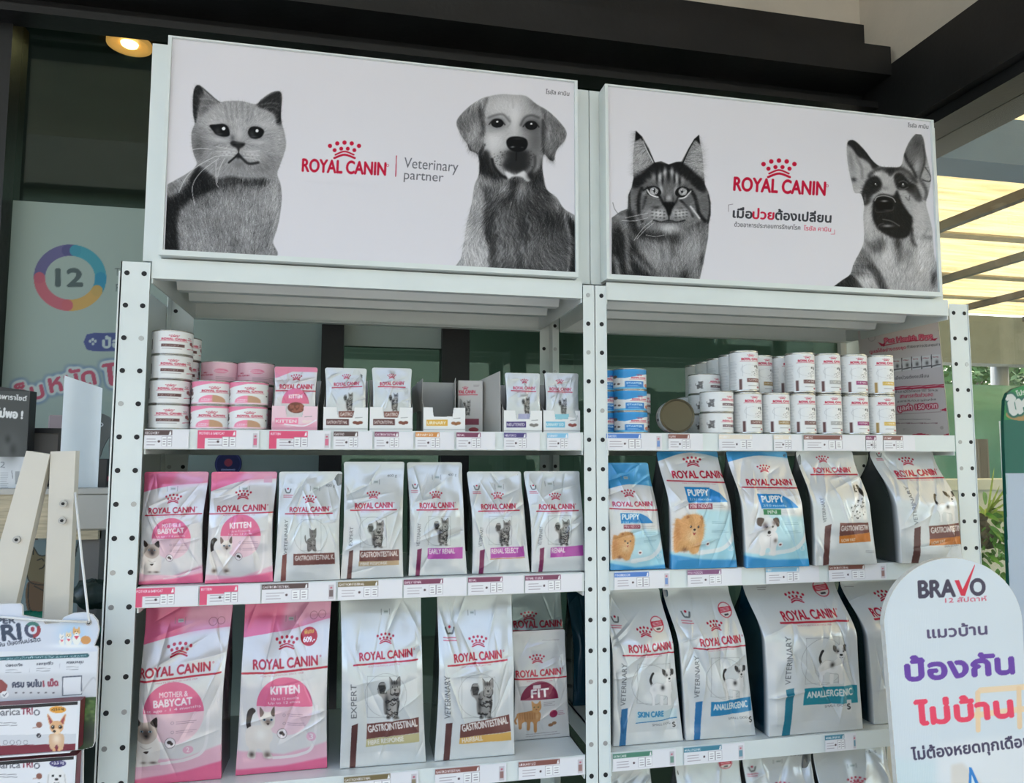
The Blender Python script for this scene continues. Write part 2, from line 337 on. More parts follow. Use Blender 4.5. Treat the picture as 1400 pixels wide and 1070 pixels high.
def longhair_cat():
    c = Canvas(0, 0, 730, 1070, .55, G(205), 0)
    sil = [(180,38),(226,82),(270,160),(308,252),(350,243),(400,265),(450,248),(484,246),(530,160),(570,95),(603,66),(608,110),(625,200),(635,330),(642,400),(665,450),(680,520),(680,600),(668,660),(662,760),(645,850),(632,920),(596,1070),(20,1070),(20,620),(80,577),(126,560),(130,470),(152,420),(165,360),(161,250),(170,130)]
    m = c.poly(sil, G(112), soft=2, sm=False); k = dict(clip=m)
    B = lambda x, y, a, b, v, al=.8, ang=0: c.blob(x, y, a, b, G(v), al, ang, clip=m)
    Ln = lambda p, w, v, al=.85, so=4: c.line(p, w, G(v), al, soft=so, clip=m)
    c.poly([(186,100),(225,95),(298,255),(250,300),(172,345),(161,250),(170,150)], G(158), .95, soft=4, **k)
    c.poly([(600,110),(625,200),(637,360),(560,312),(492,268),(535,175),(572,115)], G(155), .95, soft=4, **k)
    # chest, body
    B(330,850,120,110,165,.9); B(560,810,90,140,165,.9); B(430,900,90,90,140,.7)
    c.poly([(20,1070),(20,700),(110,690),(165,760),(215,860),(300,960),(380,1070)], G(38), .95, soft=12, sm=True, **k)
    Ln([(95,640),(120,760),(118,860),(130,960)], 34, 132, .8, 10); Ln([(60,610),(90,620),(125,600)], 26, 140, .7, 9)
    Ln([(165,860),(250,950),(330,1000),(440,1050)], 32, 135, .8, 10); Ln([(40,880),(60,960),(70,1040)], 34, 140, .8, 9); Ln([(160,1000),(220,1030)], 30, 110, .7, 9)
    Ln([(145,590),(170,680),(230,715),(350,725)], 48, 38, .95, 10); B(430,742,60,24,30,.95); Ln([(520,690),(600,660),(660,640)], 18, 70, .7, 7)
    Ln([(350,790),(360,860)], 26, 95, .6, 10); Ln([(420,770),(425,850)], 24, 80, .7, 10); B(505,1000,30,45,32,.9); B(622,885,14,45,40,.9); Ln([(400,960),(470,1000)], 22, 80, .7, 9); Ln([(560,920),(540,1000)], 18, 110, .6, 8)
    r = rng(3)
    c.fur((m > .5) & (c.yy > 640), lambda x, y: math.pi/2+(x-400)/900.+.15*np.sin(x/25), 15000, 46, 40, r, .5)
    c.fur((m > .5) & (c.yy < 340) & (c.xx < 310), lambda x, y: 2.75+.5*np.sin(y/45)+0*x, 2600, 45, 45, r, .5)
    c.fur((m > .5) & (c.yy < 350) & (c.xx > 488), lambda x, y: .35+.5*np.sin(y/45)+0*x, 2400, 45, 45, r, .5)
    # head
    c.poly([(163,370),(240,312),(310,252),(400,262),(480,248),(560,312),(637,385),(642,450),(600,440),(540,390),(470,335),(400,305),(320,340),(240,390),(172,425)], G(30), .95, soft=6, sm=True, **k)
    c.poly([(180,36),(228,84),(205,98),(178,112)], G(22), 1, soft=3, **k); c.poly([(603,64),(609,135),(585,108),(562,104)], G(22), 1, soft=3, **k)
    Ln([(215,85),(262,170),(312,265)], 9, 28, .95, 2); Ln([(228,110),(262,185),(296,250)], 7, 205, .8, 2); Ln([(572,98),(530,175),(486,275)], 8, 26, .95, 2)
    B(180,390,40,40,30,.7); B(400,430,140,70,105,.5)
    B(160,510,20,80,125,.8); B(640,530,25,80,110,.8)
    Ln([(140,440),(140,520),(150,610)], 12, 40, .8, 6); Ln([(668,470),(676,560),(660,650)], 14, 30, .85, 6)
    Ln([(222,425),(202,490),(203,590),(225,640)], 22, 28, .9, 6); Ln([(250,480),(228,560)], 16, 60, .8, 6); B(240,455,18,20,150,.6)
    Ln([(548,440),(580,500),(600,590),(640,640)], 24, 30, .9, 6); Ln([(480,505),(530,560),(560,610)], 16, 38, .85, 5); B(540,500,20,25,110,.6)
    Ln([(545,545),(575,585),(605,625)], 12, 205, .9, 4); B(600,500,16,40,130,.5)
    for x, y, a, b, v in ((342,352,11,38,195),(376,318,13,32,188),(420,318,13,30,192),(453,362,10,38,188),(300,350,18,30,150),(492,378,12,26,155),(262,372,16,18,110),(530,390,14,18,100)): B(x,y,a,b,v,.9)
    for x, y, a, b in ((399,345,13,48),(360,372,7,34),(437,362,7,34),(322,360,7,34),(472,378,7,30)): B(x,y,a,b,30,.9)
    B(352,432,12,32,195,.85,-12); B(443,440,10,30,195,.85,10)
    B(400,455,34,60,120,.85); B(402,488,18,18,185,.8); B(375,500,8,30,60,.7); B(430,500,8,30,60,.7)
    B(330,590,66,46,202,.95); B(478,588,66,42,196,.95); B(260,590,30,30,150,.7); B(225,620,40,20,150,.6)
    for q in range(4):
        for j in range(3):
            B(292+q*26,570+j*22+q*3,8,5,50,.8); B(448+q*24,580+j*20-q*3,8,5,55,.8)
    B(318,552,30,14,50,.8); B(480,556,24,10,80,.6)
    for sx, ex, ey in ((0,301,446),(1,491,450)):
        c.blob(ex,ey,50,36,G(18),1,hard=1,ang=12 if sx == 0 else -10); c.blob(ex+2,ey-4,28,27,G(165),1,hard=1); c.blob(ex+2,ey+4,20,14,G(200),.7)
        c.blob(ex+4 if sx == 0 else ex-3,ey-6,7,15,G(20),1,hard=1); c.blob(ex-4,ey-14,5,5,G(240),1,hard=1); c.line([(ex-30,ey-20),(ex,ey-33),(ex+30,ey-20)], 9, G(15), .9, soft=3)
    c.line([(256,432),(282,468),(330,484)], 10, G(228), .95, soft=2.5); c.line([(466,494),(508,484),(546,444)], 9, G(220), .95, soft=2.5)
    Ln([(262,420),(230,440)], 12, 25, .9, 4); Ln([(336,470),(362,520)], 16, 28, .85, 5); Ln([(464,478),(446,520)], 12, 32, .85, 5)
    c.poly([(358,522),(400,515),(442,523),(424,560),(410,602),(394,602),(380,562)], G(16), 1, soft=3, sm=True)
    c.line([(402,595),(402,640)], 8, G(22), .95, soft=2); c.line([(300,636),(350,648),(402,638),(455,648),(508,636)], 9, G(24), .95, soft=3)
    B(400,685,70,34,188,.95); B(400,650,60,6,40,.7)
    c.fur((m > .5) & (c.yy > 280) & (c.yy < 740), lambda x, y: np.arctan2(y-500, x-402), 10000, 20, 28, rng(33), .38)
    for w in ([(260,590),(190,605),(110,622)], [(262,620),(180,640),(90,640)], [(290,640),(230,690),(170,770)], [(300,655),(245,700),(190,760)], [(370,735),(310,745),(250,735)]):
        c.line(w, 3, G(205), .85, soft=1)
    c.line([(28,520),(40,560),(60,590)], 5, G(60), .8, soft=2)
    return c

def shepherd_dog():
    c = Canvas(0, 0, 744, 1070, .55, G(205), 0)
    sil = [(108,95),(130,75),(165,85),(220,140),(270,205),(315,240),(380,247),(448,240),(470,160),(500,90),(540,40),(570,32),(595,70),(610,160),(635,270),(642,330),(625,420),(610,480),(630,560),(650,650),(662,800),(684,900),(650,1070),(0,1070),(10,1020),(70,970),(125,930),(150,860),(205,750),(215,680),(210,560),(215,490),(195,420),(155,410),(135,340),(115,250),(105,160)]
    m = c.poly(sil, G(165), soft=2, sm=True); k = dict(clip=m)
    B = lambda x, y, a, b, v, al=.8, ang=0: c.blob(x, y, a, b, G(v), al, ang, clip=m)
    Ln = lambda p, w, v, al=.85, so=4: c.line(p, w, G(v), al, soft=so, clip=m)
    P = lambda p, v, al=.95, so=6: c.poly(p, G(v), al, soft=so, sm=True, clip=m)
    # body
    B(370,810,70,110,192,.9); B(590,790,60,140,192,.9); B(250,760,40,40,175,.7); B(480,930,120,80,170,.7)
    P([(215,690),(250,720),(310,690),(345,690),(350,750),(300,790),(240,760)], 92, .8, 12)
    B(432,720,30,90,62,.9,-8); Ln([(520,640),(522,700),(540,740)], 20, 55, .9, 8); B(500,800,30,60,120,.6); B(440,820,20,40,110,.6)
    P([(150,860),(205,760),(260,810),(260,880),(200,930),(130,930)], 105, .8, 10)
    for i in range(5): Ln([(160-i*6,830+i*22),(210,825+i*24),(258,840+i*22)], 6, (60, 160)[i % 2], .7, 3)
    P([(0,1030),(70,968),(130,930),(170,960),(225,1030),(225,1070),(0,1070)], 40, .95, 6)
    Ln([(255,870),(300,930),(345,1030)], 52, 72, .9, 12); B(225,970,45,50,192,.85,40); B(660,950,18,50,50,.9); Ln([(620,640),(600,690),(640,700)], 10, 110, .6, 6)
    Ln([(580,680),(640,690)], 14, 100, .6, 6)
    r = rng(4)
    c.fur((m > .5) & (c.yy > 640), lambda x, y: math.pi/2+(x-400)/600., 14000, 32, 34, r, .48)
    # ears
    P([(106,100),(130,74),(165,84),(225,143),(275,208),(312,238),(275,262),(250,230),(215,200),(175,180),(140,130)], 42, .95, 6)
    B(195,290,40,80,172,.8,-20); B(135,210,18,70,130,.8,-10); B(240,240,20,30,175,.6,-30); Ln([(170,190),(200,250),(205,320)], 16, 120, .7, 8); B(152,328,18,14,50,.85,25); B(180,400,22,14,190,.7)
    P([(470,170),(500,92),(540,40),(570,32),(596,72),(611,165),(604,240),(560,325),(520,262),(485,235)], 105, .9, 6)
    B(548,250,26,60,172,.85,10); B(555,100,30,50,80,.7); Ln([(475,170),(490,210),(525,265),(545,310)], 16, 52, .9, 6); Ln([(590,110),(600,200),(585,270),(570,320)], 9, 70, .8, 4); Ln([(605,250),(640,310),(630,340),(590,330)], 7, 48, .9, 3); Ln([(575,330),(610,400),(605,450)], 22, 80, .8, 8); B(622,300,12,30,150,.7)
    # head
    P([(285,262),(320,248),(380,246),(450,246),(520,290),(560,350),(520,340),(460,290),(380,285),(300,280),(250,320),(240,300)], 58, .92, 7)
    B(310,292,38,20,196,.9,-15); B(420,290,44,18,180,.9,-12); B(352,330,34,50,172,.9); B(385,272,42,16,45,.95); P([(360,270),(410,270),(384,310)], 50, .8, 5)
    P([(232,335),(290,305),(328,345),(322,395),(272,425),(252,475),(215,492),(198,435)], 40, .95, 6)
    P([(405,305),(450,285),(505,340),(545,365),(582,445),(566,472),(512,432),(480,395),(425,385)], 40, .95, 6)
    B(222,450,8,30,150,.6); B(495,300,30,12,150,.5,40); B(545,400,14,40,90,.5)
    B(500,440,34,32,165,.9); B(570,560,46,110,182,.9); B(242,590,28,90,182,.9); B(262,450,18,20,130,.6); Ln([(480,440),(500,460),(505,430)], 6, 90, .8, 4)
    P([(272,480),(290,442),(335,415),(400,430),(425,395),(455,470),(500,540),(522,570),(515,640),(490,690),(420,700),(335,665),(292,620),(270,560)], 33, .98, 6)
    B(350,405,36,16,180,.85); B(345,385,26,14,130,.7)
    c.fur((m > .5) & (c.yy < 700), lambda x, y: np.arctan2(y-420, x-360), 9000, 20, 22, rng(44), .42)
    c.line([(284,462),(300,438),(345,430),(395,444),(415,470)], 6, G(178), .85, soft=2)
    c.poly([(288,470),(318,448),(370,452),(398,480),(388,510),(352,526),(310,522),(290,498)], G(14), 1, soft=2, sm=True)
    B(345,464,24,7,150,.95); B(362,522,30,5,100,.6); Ln([(285,515),(300,535),(390,525),(405,500)], 5, 90, .6, 3)
    B(292,362,18,14,14,1); c.blob(293,362,8,7,G(110),.9); c.blob(288,355,4,4,G(230),1,hard=1)
    B(462,362,24,16,14,1); c.blob(464,364,11,9,G(130),.9); c.blob(463,356,5,4,G(235),1,hard=1); Ln([(438,380),(465,388),(495,376)], 5, 120, .7, 3); Ln([(438,345),(465,335),(492,350)], 5, 130, .6, 3)
    B(365,622,36,10,150,.9); Ln([(335,580),(390,592),(440,622)], 6, 120, .8, 3); Ln([(300,640),(312,615),(340,605)], 5, 100, .7, 3); B(365,640,40,8,20,.8)
    return c
# ---------------------------------------------------------------- materials
def mat(name, col, rough=.5, metal=0.0, bump=0.0, bscale=60, var=0.0, vscale=8, coat=0.0, stretch=None, **kw):
    m = bpy.data.materials.new(name); m.use_nodes = True; nt = m.node_tree; b = nt.nodes['Principled BSDF']
    b.inputs['Base Color'].default_value = (*col, 1); b.inputs['Roughness'].default_value = rough; b.inputs['Metallic'].default_value = metal
    b.inputs['Coat Weight'].default_value = coat; b.inputs['Coat Roughness'].default_value = .12
    for k, v in kw.items(): b.inputs[k.replace('_', ' ')].default_value = v
    tc = nt.nodes.new('ShaderNodeTexCoord'); mp = nt.nodes.new('ShaderNodeMapping'); nt.links.new(tc.outputs['Object'], mp.inputs[0])
    if stretch: mp.inputs['Scale'].default_value = stretch
    if var:
        n = nt.nodes.new('ShaderNodeTexNoise'); n.inputs['Scale'].default_value = vscale; n.inputs['Detail'].default_value = 5
        nt.links.new(mp.outputs[0], n.inputs['Vector'])
        r = nt.nodes.new('ShaderNodeMapRange'); r.inputs[1].default_value = .3; r.inputs[2].default_value = .7
        r.inputs[3].default_value = 1-var; r.inputs[4].default_value = 1+var*.4
        mx = nt.nodes.new('ShaderNodeVectorMath'); mx.operation = 'SCALE'; mx.inputs[0].default_value = col
        nt.links.new(n.outputs[0], r.inputs[0]); nt.links.new(r.outputs[0], mx.inputs['Scale']); nt.links.new(mx.outputs[0], b.inputs['Base Color'])
    if bump:
        n = nt.nodes.new('ShaderNodeTexNoise'); n.inputs['Scale'].default_value = bscale; n.inputs['Detail'].default_value = 3
        nt.links.new(mp.outputs[0], n.inputs['Vector'])
        bp = nt.nodes.new('ShaderNodeBump'); bp.inputs['Strength'].default_value = bump; bp.inputs['Distance'].default_value = .004
        nt.links.new(n.outputs[0], bp.inputs['Height']); nt.links.new(bp.outputs[0], b.inputs['Normal'])
    return m
def print_mat(name, rough, coat=0.0, metal=0.0, bump=0.0, spec=.5, bscale=90):
    m = mat(name, (.8, .8, .8), rough, metal, bump=bump, bscale=bscale, coat=coat); nt = m.node_tree
    a = nt.nodes.new('ShaderNodeVertexColor'); a.layer_name = 'print'
    nt.links.new(a.outputs[0], nt.nodes['Principled BSDF'].inputs['Base Color'])
    nt.nodes['Principled BSDF'].inputs['Specular IOR Level'].default_value = spec
    return m
def glass_mat(name, tint, refl_rough=.02, dirt=0.0, ior=1.5, refl=(1, 1, 1)):
    m = bpy.data.materials.new(name); m.use_nodes = True; nt = m.node_tree; N = nt.nodes
    for n in list(N): N.remove(n)
    out = N.new('ShaderNodeOutputMaterial'); t = N.new('ShaderNodeBsdfTransparent'); g = N.new('ShaderNodeBsdfGlossy'); ge = N.new('ShaderNodeNewGeometry'); mx = N.new('ShaderNodeMixShader')
    t.inputs[0].default_value = (*tint, 1); g.inputs['Roughness'].default_value = refl_rough; g.inputs[0].default_value = (*refl, 1); 
    def op(o, a, b=None):                              # Schlick reflectance, the same from both sides
        q = N.new('ShaderNodeMath'); q.operation = o
        for i, v in enumerate((a, b)):
            if v is None: continue
            if hasattr(v, 'is_output'): nt.links.new(v, q.inputs[i])
            else: q.inputs[i].default_value = v
        return q.outputs[0]
    dt = N.new('ShaderNodeVectorMath'); dt.operation = 'DOT_PRODUCT'; nt.links.new(ge.outputs['Incoming'], dt.inputs[0]); nt.links.new(ge.outputs['Normal'], dt.inputs[1])
    f0 = ((ior-1)/(ior+1))**2
    fr = op('ADD', op('MULTIPLY', op('POWER', op('SUBTRACT', 1.0, op('ABSOLUTE', dt.outputs['Value'])), 5.0), 1-f0), f0)
    nt.links.new(fr, mx.inputs[0]); nt.links.new(t.outputs[0], mx.inputs[1]); nt.links.new(g.outputs[0], mx.inputs[2])
    last = mx.outputs[0]
    if dirt:
        d = N.new('ShaderNodeBsdfDiffuse'); d.inputs[0].default_value = (.8, .8, .78, 1); n = N.new('ShaderNodeTexNoise'); n.inputs['Scale'].default_value = 6; n.inputs['Detail'].default_value = 8
        r = N.new('ShaderNodeMapRange'); r.inputs[1].default_value = .35; r.inputs[2].default_value = .8; r.inputs[3].default_value = dirt*.3; r.inputs[4].default_value = dirt
        m2 = N.new('ShaderNodeMixShader'); nt.links.new(n.outputs[0], r.inputs[0]); nt.links.new(r.outputs[0], m2.inputs[0]); nt.links.new(last, m2.inputs[1]); nt.links.new(d.outputs[0], m2.inputs[2]); last = m2.outputs[0]
    nt.links.new(last, out.inputs[0]); return m
def emit_mat(name, col, s):
    m = bpy.data.materials.new(name); m.use_nodes = True; nt = m.node_tree; b = nt.nodes['Principled BSDF']
    b.inputs['Base Color'].default_value = (*col, 1); b.inputs['Emission Color'].default_value = (*col, 1); b.inputs['Emission Strength'].default_value = s
    return m

M = dict(
    steel=mat('white_painted_steel', (.74, .79, .77), .32, var=.05, vscale=5, coat=.15),
    hole=mat('dark_hole', (.012, .012, .013), .7), bolt=mat('zinc_bolt', (.42, .42, .42), .35, .8),
    black=mat('black_frame', (.010, .010, .011), .45, var=.4, vscale=6, bump=.15), beige=mat('beige_render', (.62, .57, .49), .8, var=.16, vscale=3, bump=.2),
    column=mat('pale_column', (.66, .63, .56), .8, var=.1, vscale=12, bump=.2),
    floor=mat('grey_floor', (.34, .33, .31), .6, var=.12), inwall=mat('green_grey_wall', (.36, .43, .39), .8, var=.05), ceil=mat('dark_ceiling', (.05, .052, .05), .8, var=.1),
    glass=glass_mat('dark_shop_glass', (.60, .72, .65), refl=(.80, .92, .84)), sideglass=glass_mat('dusty_glass', (.93, .96, .95), dirt=.10),
    tin=mat('can_lid_metal', (.55, .54, .50), .25, .9, bump=.1), gold=mat('gold_can_end', (.10, .085, .05), .4, .6),
    carton=mat('grey_carton', (.44, .43, .40), .7, var=.05, bump=.1), ivory=mat('ivory_paint', (.66, .62, .54), .45, var=.05, vscale=6), wood=mat('pale_wood', (.50, .42, .28), .55, var=.3, vscale=14, stretch=(1, 8, 14)),
    ledge=mat('grey_ledge', (.48, .46, .41), .5, var=.1), white=mat('white_board', (.78, .79, .80), .35, var=.03), foam=mat('foam_board_edge', (.70, .68, .62), .7, var=.1, vscale=60),
    pearl=mat('pearl_acrylic', (.70, .76, .80), .25, var=.04, coat=.3), blackbox=mat('black_card', (.018, .018, .02), .4), grey=mat('mid_grey_panel', (.16, .15, .14), .6),
    rope=mat('white_cord', (.80, .80, .78), .8, bump=.4, bscale=300), green=mat('green_plastic', (.0, .16, .10), .35, var=.3, vscale=20), darkgreen=mat('dark_plastic', (.012, .03, .025), .4, var=.3),
    blushcard=mat('blush_card', (.45, .36, .36), .7), elephant=mat('grey_card', (.17, .18, .17), .6, var=.1), pink=mat('pink_paper', (.6, .12, .2), .6),
    bag=print_mat('printed_bag_film', .25, coat=.40, metal=.20, bump=.22, bscale=26), can=print_mat('printed_can_label', .38, bump=.03), paper=print_mat('printed_paper', .55), card=print_mat('printed_card_under_film', .30, coat=.2, bump=.06, bscale=40),
    sign=print_mat('printed_sign_panel', .45, spec=.12), pouch=print_mat('printed_pouch_foil', .30, metal=.35, coat=.2, bump=.15, bscale=50), board=print_mat('printed_foam_board', .45),
    leaf=mat('leaf_green', (.10, .30, .04), .45, var=.4, vscale=30), paleleaf=mat('pale_leaf', (.42, .58, .12), .45, var=.3, vscale=30), moss=mat('fern_root', (.10, .085, .06), .9, var=.5, vscale=40, bump=.6),
    outwall=mat('white_outdoor_wall', (.62, .66, .62), .75, var=.12, vscale=5), rafter=mat('brown_rafter', (.09, .08, .07), .6, var=.2), awning=mat('teal_awning', (.08, .26, .21), .55, var=.15, vscale=4),
    beam=mat('grey_outdoor_beam', (.24, .28, .27), .6, var=.12), bluebeam=mat('blue_grey_beam', (.10, .18, .30), .5, var=.12, vscale=5), teal=mat('teal_board', (.0, .10, .08), .5), lavender=mat('lavender_board', (.52, .62, .74), .45),
    amber=emit_mat('warm_lamp_bowl', (1, .40, .12), .75), lamp=emit_mat('warm_bulb', (1, .72, .3), 8), street=mat('street_ground', (.42, .41, .39), .8, var=.15), trunk=mat('bark', (.14, .11, .08), .9, var=.3),
    tree=mat('tree_leaves', (.09, .20, .04), .6, var=.5, vscale=6), pole=mat('pale_pole', (.36, .36, .35), .6),
)
# translucent roofing
def roof_mat():
    m = bpy.data.materials.new('translucent_roofing'); m.use_nodes = True; nt = m.node_tree; N = nt.nodes
    for n in list(N): N.remove(n)
    out = N.new('ShaderNodeOutputMaterial'); t = N.new('ShaderNodeBsdfTranslucent'); d = N.new('ShaderNodeBsdfDiffuse'); mx = N.new('ShaderNodeMixShader'); mx.inputs[0].default_value = .25
    tc = N.new('ShaderNodeTexCoord'); mp = N.new('ShaderNodeMapping'); mp.inputs['Scale'].default_value = (.6, 9, 1); n = N.new('ShaderNodeTexNoise'); n.inputs['Scale'].default_value = 3; n.inputs['Detail'].default_value = 8
    r = N.new('ShaderNodeValToRGB'); r.color_ramp.elements[0].position = .3; r.color_ramp.elements[0].color = (.26, .19, .085, 1); r.color_ramp.elements[1].position = .62; r.color_ramp.elements[1].color = (.41, .335, .18, 1)
    L = nt.links.new; L(tc.outputs['Object'], mp.inputs[0]); L(mp.outputs[0], n.inputs['Vector']); L(n.outputs[0], r.inputs[0]); L(r.outputs[0], t.inputs[0]); L(r.outputs[0], d.inputs[0])
    L(t.outputs[0], mx.inputs[1]); L(d.outputs[0], mx.inputs[2]); L(mx.outputs[0], out.inputs[0]); return m
M['roof'] = roof_mat()

# ---------------------------------------------------------------- objects
def tag(o, label=None, cat=None, group=None, kind=None):
    if label: o['label'] = label
    if cat: o['category'] = cat
    if group: o['group'] = group
    if kind: o['kind'] = kind
    return o
def thing(name, label, cat, loc, group=None):
    o = bpy.data.objects.new(name, None); C.objects.link(o); o.location = [float(v) for v in loc]; o.empty_display_size = .03
    return tag(o, label, cat, group)
GAIN = 1.22
def mk(name, V, F, mats, parent=None, midx=None, smooth=False, cols=None, gain=None):
    V = np.array(V, float).reshape(-1, 3)
    if parent is not None:
        p = parent; off = np.zeros(3)
        while p is not None: off += np.array(p.location); p = p.parent
        V = V-off
    me = bpy.data.meshes.new(name)
    if isinstance(F, np.ndarray) and F.ndim == 2:
        n, k = F.shape
        me.vertices.add(len(V)); me.vertices.foreach_set('co', V.ravel())
        me.loops.add(n*k); me.loops.foreach_set('vertex_index', F.ravel().astype(np.int32))
        me.polygons.add(n); me.polygons.foreach_set('loop_start', np.arange(0, n*k, k, dtype=np.int32)); me.polygons.foreach_set('loop_total', np.full(n, k, dtype=np.int32))
        me.update(calc_edges=True)
    else:
        me.from_pydata(V.tolist(), [], [list(map(int, f)) for f in F]); me.update()
    for m in (mats if isinstance(mats, (list, tuple)) else [mats]): me.materials.append(m)
    if midx is not None: me.polygons.foreach_set('material_index', np.array(midx, dtype=np.int32))
    me.polygons.foreach_set('use_smooth', np.full(len(me.polygons), bool(smooth)))
    if cols is not None:
        a = me.color_attributes.new('print', 'FLOAT_COLOR', 'POINT')
        c = np.clip(lin(cols)*(GAIN if gain is None else gain), 0, .88)
        a.data.foreach_set('color', np.concatenate([c, np.ones((len(c), 1))], 1).astype(np.float32).ravel())
    me.validate()
    o = bpy.data.objects.new(name, me); C.objects.link(o)
    if parent is not None: o.parent = parent
    return o
class MB:
    """collects simple solids into one mesh"""
    def __init__(s): s.V, s.F, s.I = [], [], []
    def add(s, V, F, i=0):
        n = len(s.V); s.V += [tuple(map(float, v)) for v in V]; s.F += [[n+k for k in f] for f in F]; s.I += [i]*len(F); return s
    def box(s, x0, x1, y0, y1, z0, z1, i=0, bev=0.0):
        if bev:
            b = bev; P = []
            for (x, y, z) in ((x, y, z) for z in (z0, z1) for y in (y0, y1) for x in (x0, x1)):
                sx, sy, sz = (1 if x == x0 else -1), (1 if y == y0 else -1), (1 if z == z0 else -1)
                P += [(x+sx*b, y+sy*b, z), (x+sx*b, y, z+sz*b), (x, y+sy*b, z+sz*b)]
            import bmesh
            bm = bmesh.new(); [bm.verts.new(p) for p in P]; r = bmesh.ops.convex_hull(bm, input=bm.verts); bm.verts.ensure_lookup_table(); bm.verts.index_update()
            bmesh.ops.dissolve_limit(bm, angle_limit=.01, verts=bm.verts, edges=bm.edges); bm.verts.index_update()
            s.add([v.co for v in bm.verts], [[v.index for v in f.verts] for f in bm.faces], i); bm.free(); return s
        V = [(x, y, z) for z in (z0, z1) for y in (y0, y1) for x in (x0, x1)]
        return s.add(V, [(0, 2, 3, 1), (4, 5, 7, 6), (0, 1, 5, 4), (2, 6, 7, 3), (0, 4, 6, 2), (1, 3, 7, 5)], i)
    def hexa(s, P, i=0):       # 8 points: bottom 4 (ccw), top 4
        return s.add(P, [(3, 2, 1, 0), (4, 5, 6, 7), (0, 1, 5, 4), (1, 2, 6, 5), (2, 3, 7, 6), (3, 0, 4, 7)], i)
    def bar(s, a, b, w, h, i=0, up=(0, 0, 1)):   # box of section w x h along a->b
        a, b = np.array(a, float), np.array(b, float); d = b-a; d /= np.linalg.norm(d)
        x = np.cross(d, up); x /= np.linalg.norm(x); y = np.cross(x, d)
        P = [a-x*w/2-y*h/2, a+x*w/2-y*h/2, a+x*w/2+y*h/2, a-x*w/2+y*h/2]; Q = [p+(b-a) for p in P]
        return s.hexa(P+Q, i)
    def tube(s, pts, r, n=8, i=0):
        P = np.array(pts, float); m = len(P); R = r if isinstance(r, (list, tuple, np.ndarray)) else [r]*m; V = []
        for k in range(m):
            d = P[min(k+1, m-1)]-P[max(k-1, 0)]; d /= max(np.linalg.norm(d), 1e-9)
            u = np.cross(d, (0, 0, 1) if abs(d[2]) < .9 else (1, 0, 0)); u /= np.linalg.norm(u); w = np.cross(d, u)
            V += [P[k]+R[k]*(u*math.cos(2*math.pi*j/n)+w*math.sin(2*math.pi*j/n)) for j in range(n)]
        F = [[k*n+j, k*n+(j+1) % n, (k+1)*n+(j+1) % n, (k+1)*n+j] for k in range(m-1) for j in range(n)]
        F += [list(range(n))[::-1], [(m-1)*n+j for j in range(n)]]
        return s.add(V, F, i)
    def disc(s, c, r, nrm='y', n=16, th=.0008, i=0):     # thin coin facing -y (or along x / z)
        c = np.array(c, float); ax = {'y': (0, 2, 1), 'x': (1, 2, 0), 'z': (0, 1, 2)}[nrm]; V = []
        for t in (-th, th):
            for j in range(n):
                p = c.copy(); p[ax[0]] += r*math.cos(2*math.pi*j/n); p[ax[1]] += r*math.sin(2*math.pi*j/n); p[ax[2]] += t; V.append(p)
        return s.add(V, [list(range(n)), list(range(n, 2*n))[::-1]]+[[j, (j+1) % n, n+(j+1) % n, n+j] for j in range(n)], i)
    def lathe(s, c, prof, n=32, i=0):                   # profile [(r, z)...] about the vertical through c
        V = [(c[0]+r*math.cos(2*math.pi*j/n), c[1]+r*math.sin(2*math.pi*j/n), c[2]+z) for r, z in prof for j in range(n)]
        F = [[k*n+j, k*n+(j+1) % n, (k+1)*n+(j+1) % n, (k+1)*n+j] for k in range(len(prof)-1) for j in range(n)]
        return s.add(V, F, i)
    def prism(s, poly, y0, y1, i=0):                    # outline in (x, z), extruded in y
        n = len(poly)
        V = [(x, y, z) for y in (y0, y1) for x, z in poly]
        return s.add(V, [list(range(n)), list(range(n, 2*n))[::-1]]+[[j, n+j, n+(j+1) % n, (j+1) % n] for j in range(n)], i)
    def build(s, name, mats, parent=None, smooth=False):
        return mk(name, s.V, s.F, mats, parent, s.I, smooth)
def struct(name, mb, m): o = mb.build(name, m); o['kind'] = 'structure'; return o

def grid_faces(nu, nv):          # (nu+1) x (nv+1) points, u fastest
    i, j = np.meshgrid(np.arange(nu), np.arange(nv)); a = (j*(nu+1)+i).ravel()
    return np.stack([a, a+1, a+nu+2, a+nu+1], 1)
def plane_print(name, cv, org, x0, x1, z0, z1, Y, step, parent, m, keep=None, gain=None):
    """a flat print on the plane y = Y; its colours come from the drawing cv, made in the crop frame org = (ox, oy, scale)"""
    nu, nv = max(2, int((x1-x0)/step)), max(2, int((z1-z0)/step))
    X, Z = np.meshgrid(np.linspace(x0, x1, nu+1), np.linspace(z0, z1, nv+1)); X, Z = X.ravel(), Z.ravel()
    px, py = pj(X, np.full_like(X, Y), Z); cx, cy = (px-org[0])*org[2], (py-org[1])*org[2]
    col = cv.sample(cx, cy); F = grid_faces(nu, nv)
    V = np.stack([X, np.full_like(X, Y), Z], 1)
    if keep is not None:
        k = keep(cx, cy); F = F[k[F].all(1)]
        u = np.unique(F); rm = np.full(len(V), -1); rm[u] = np.arange(len(u)); V, col, F = V[u], col[u], rm[F]
    return mk(name, V, F, m, parent, cols=col, smooth=False, gain=gain)
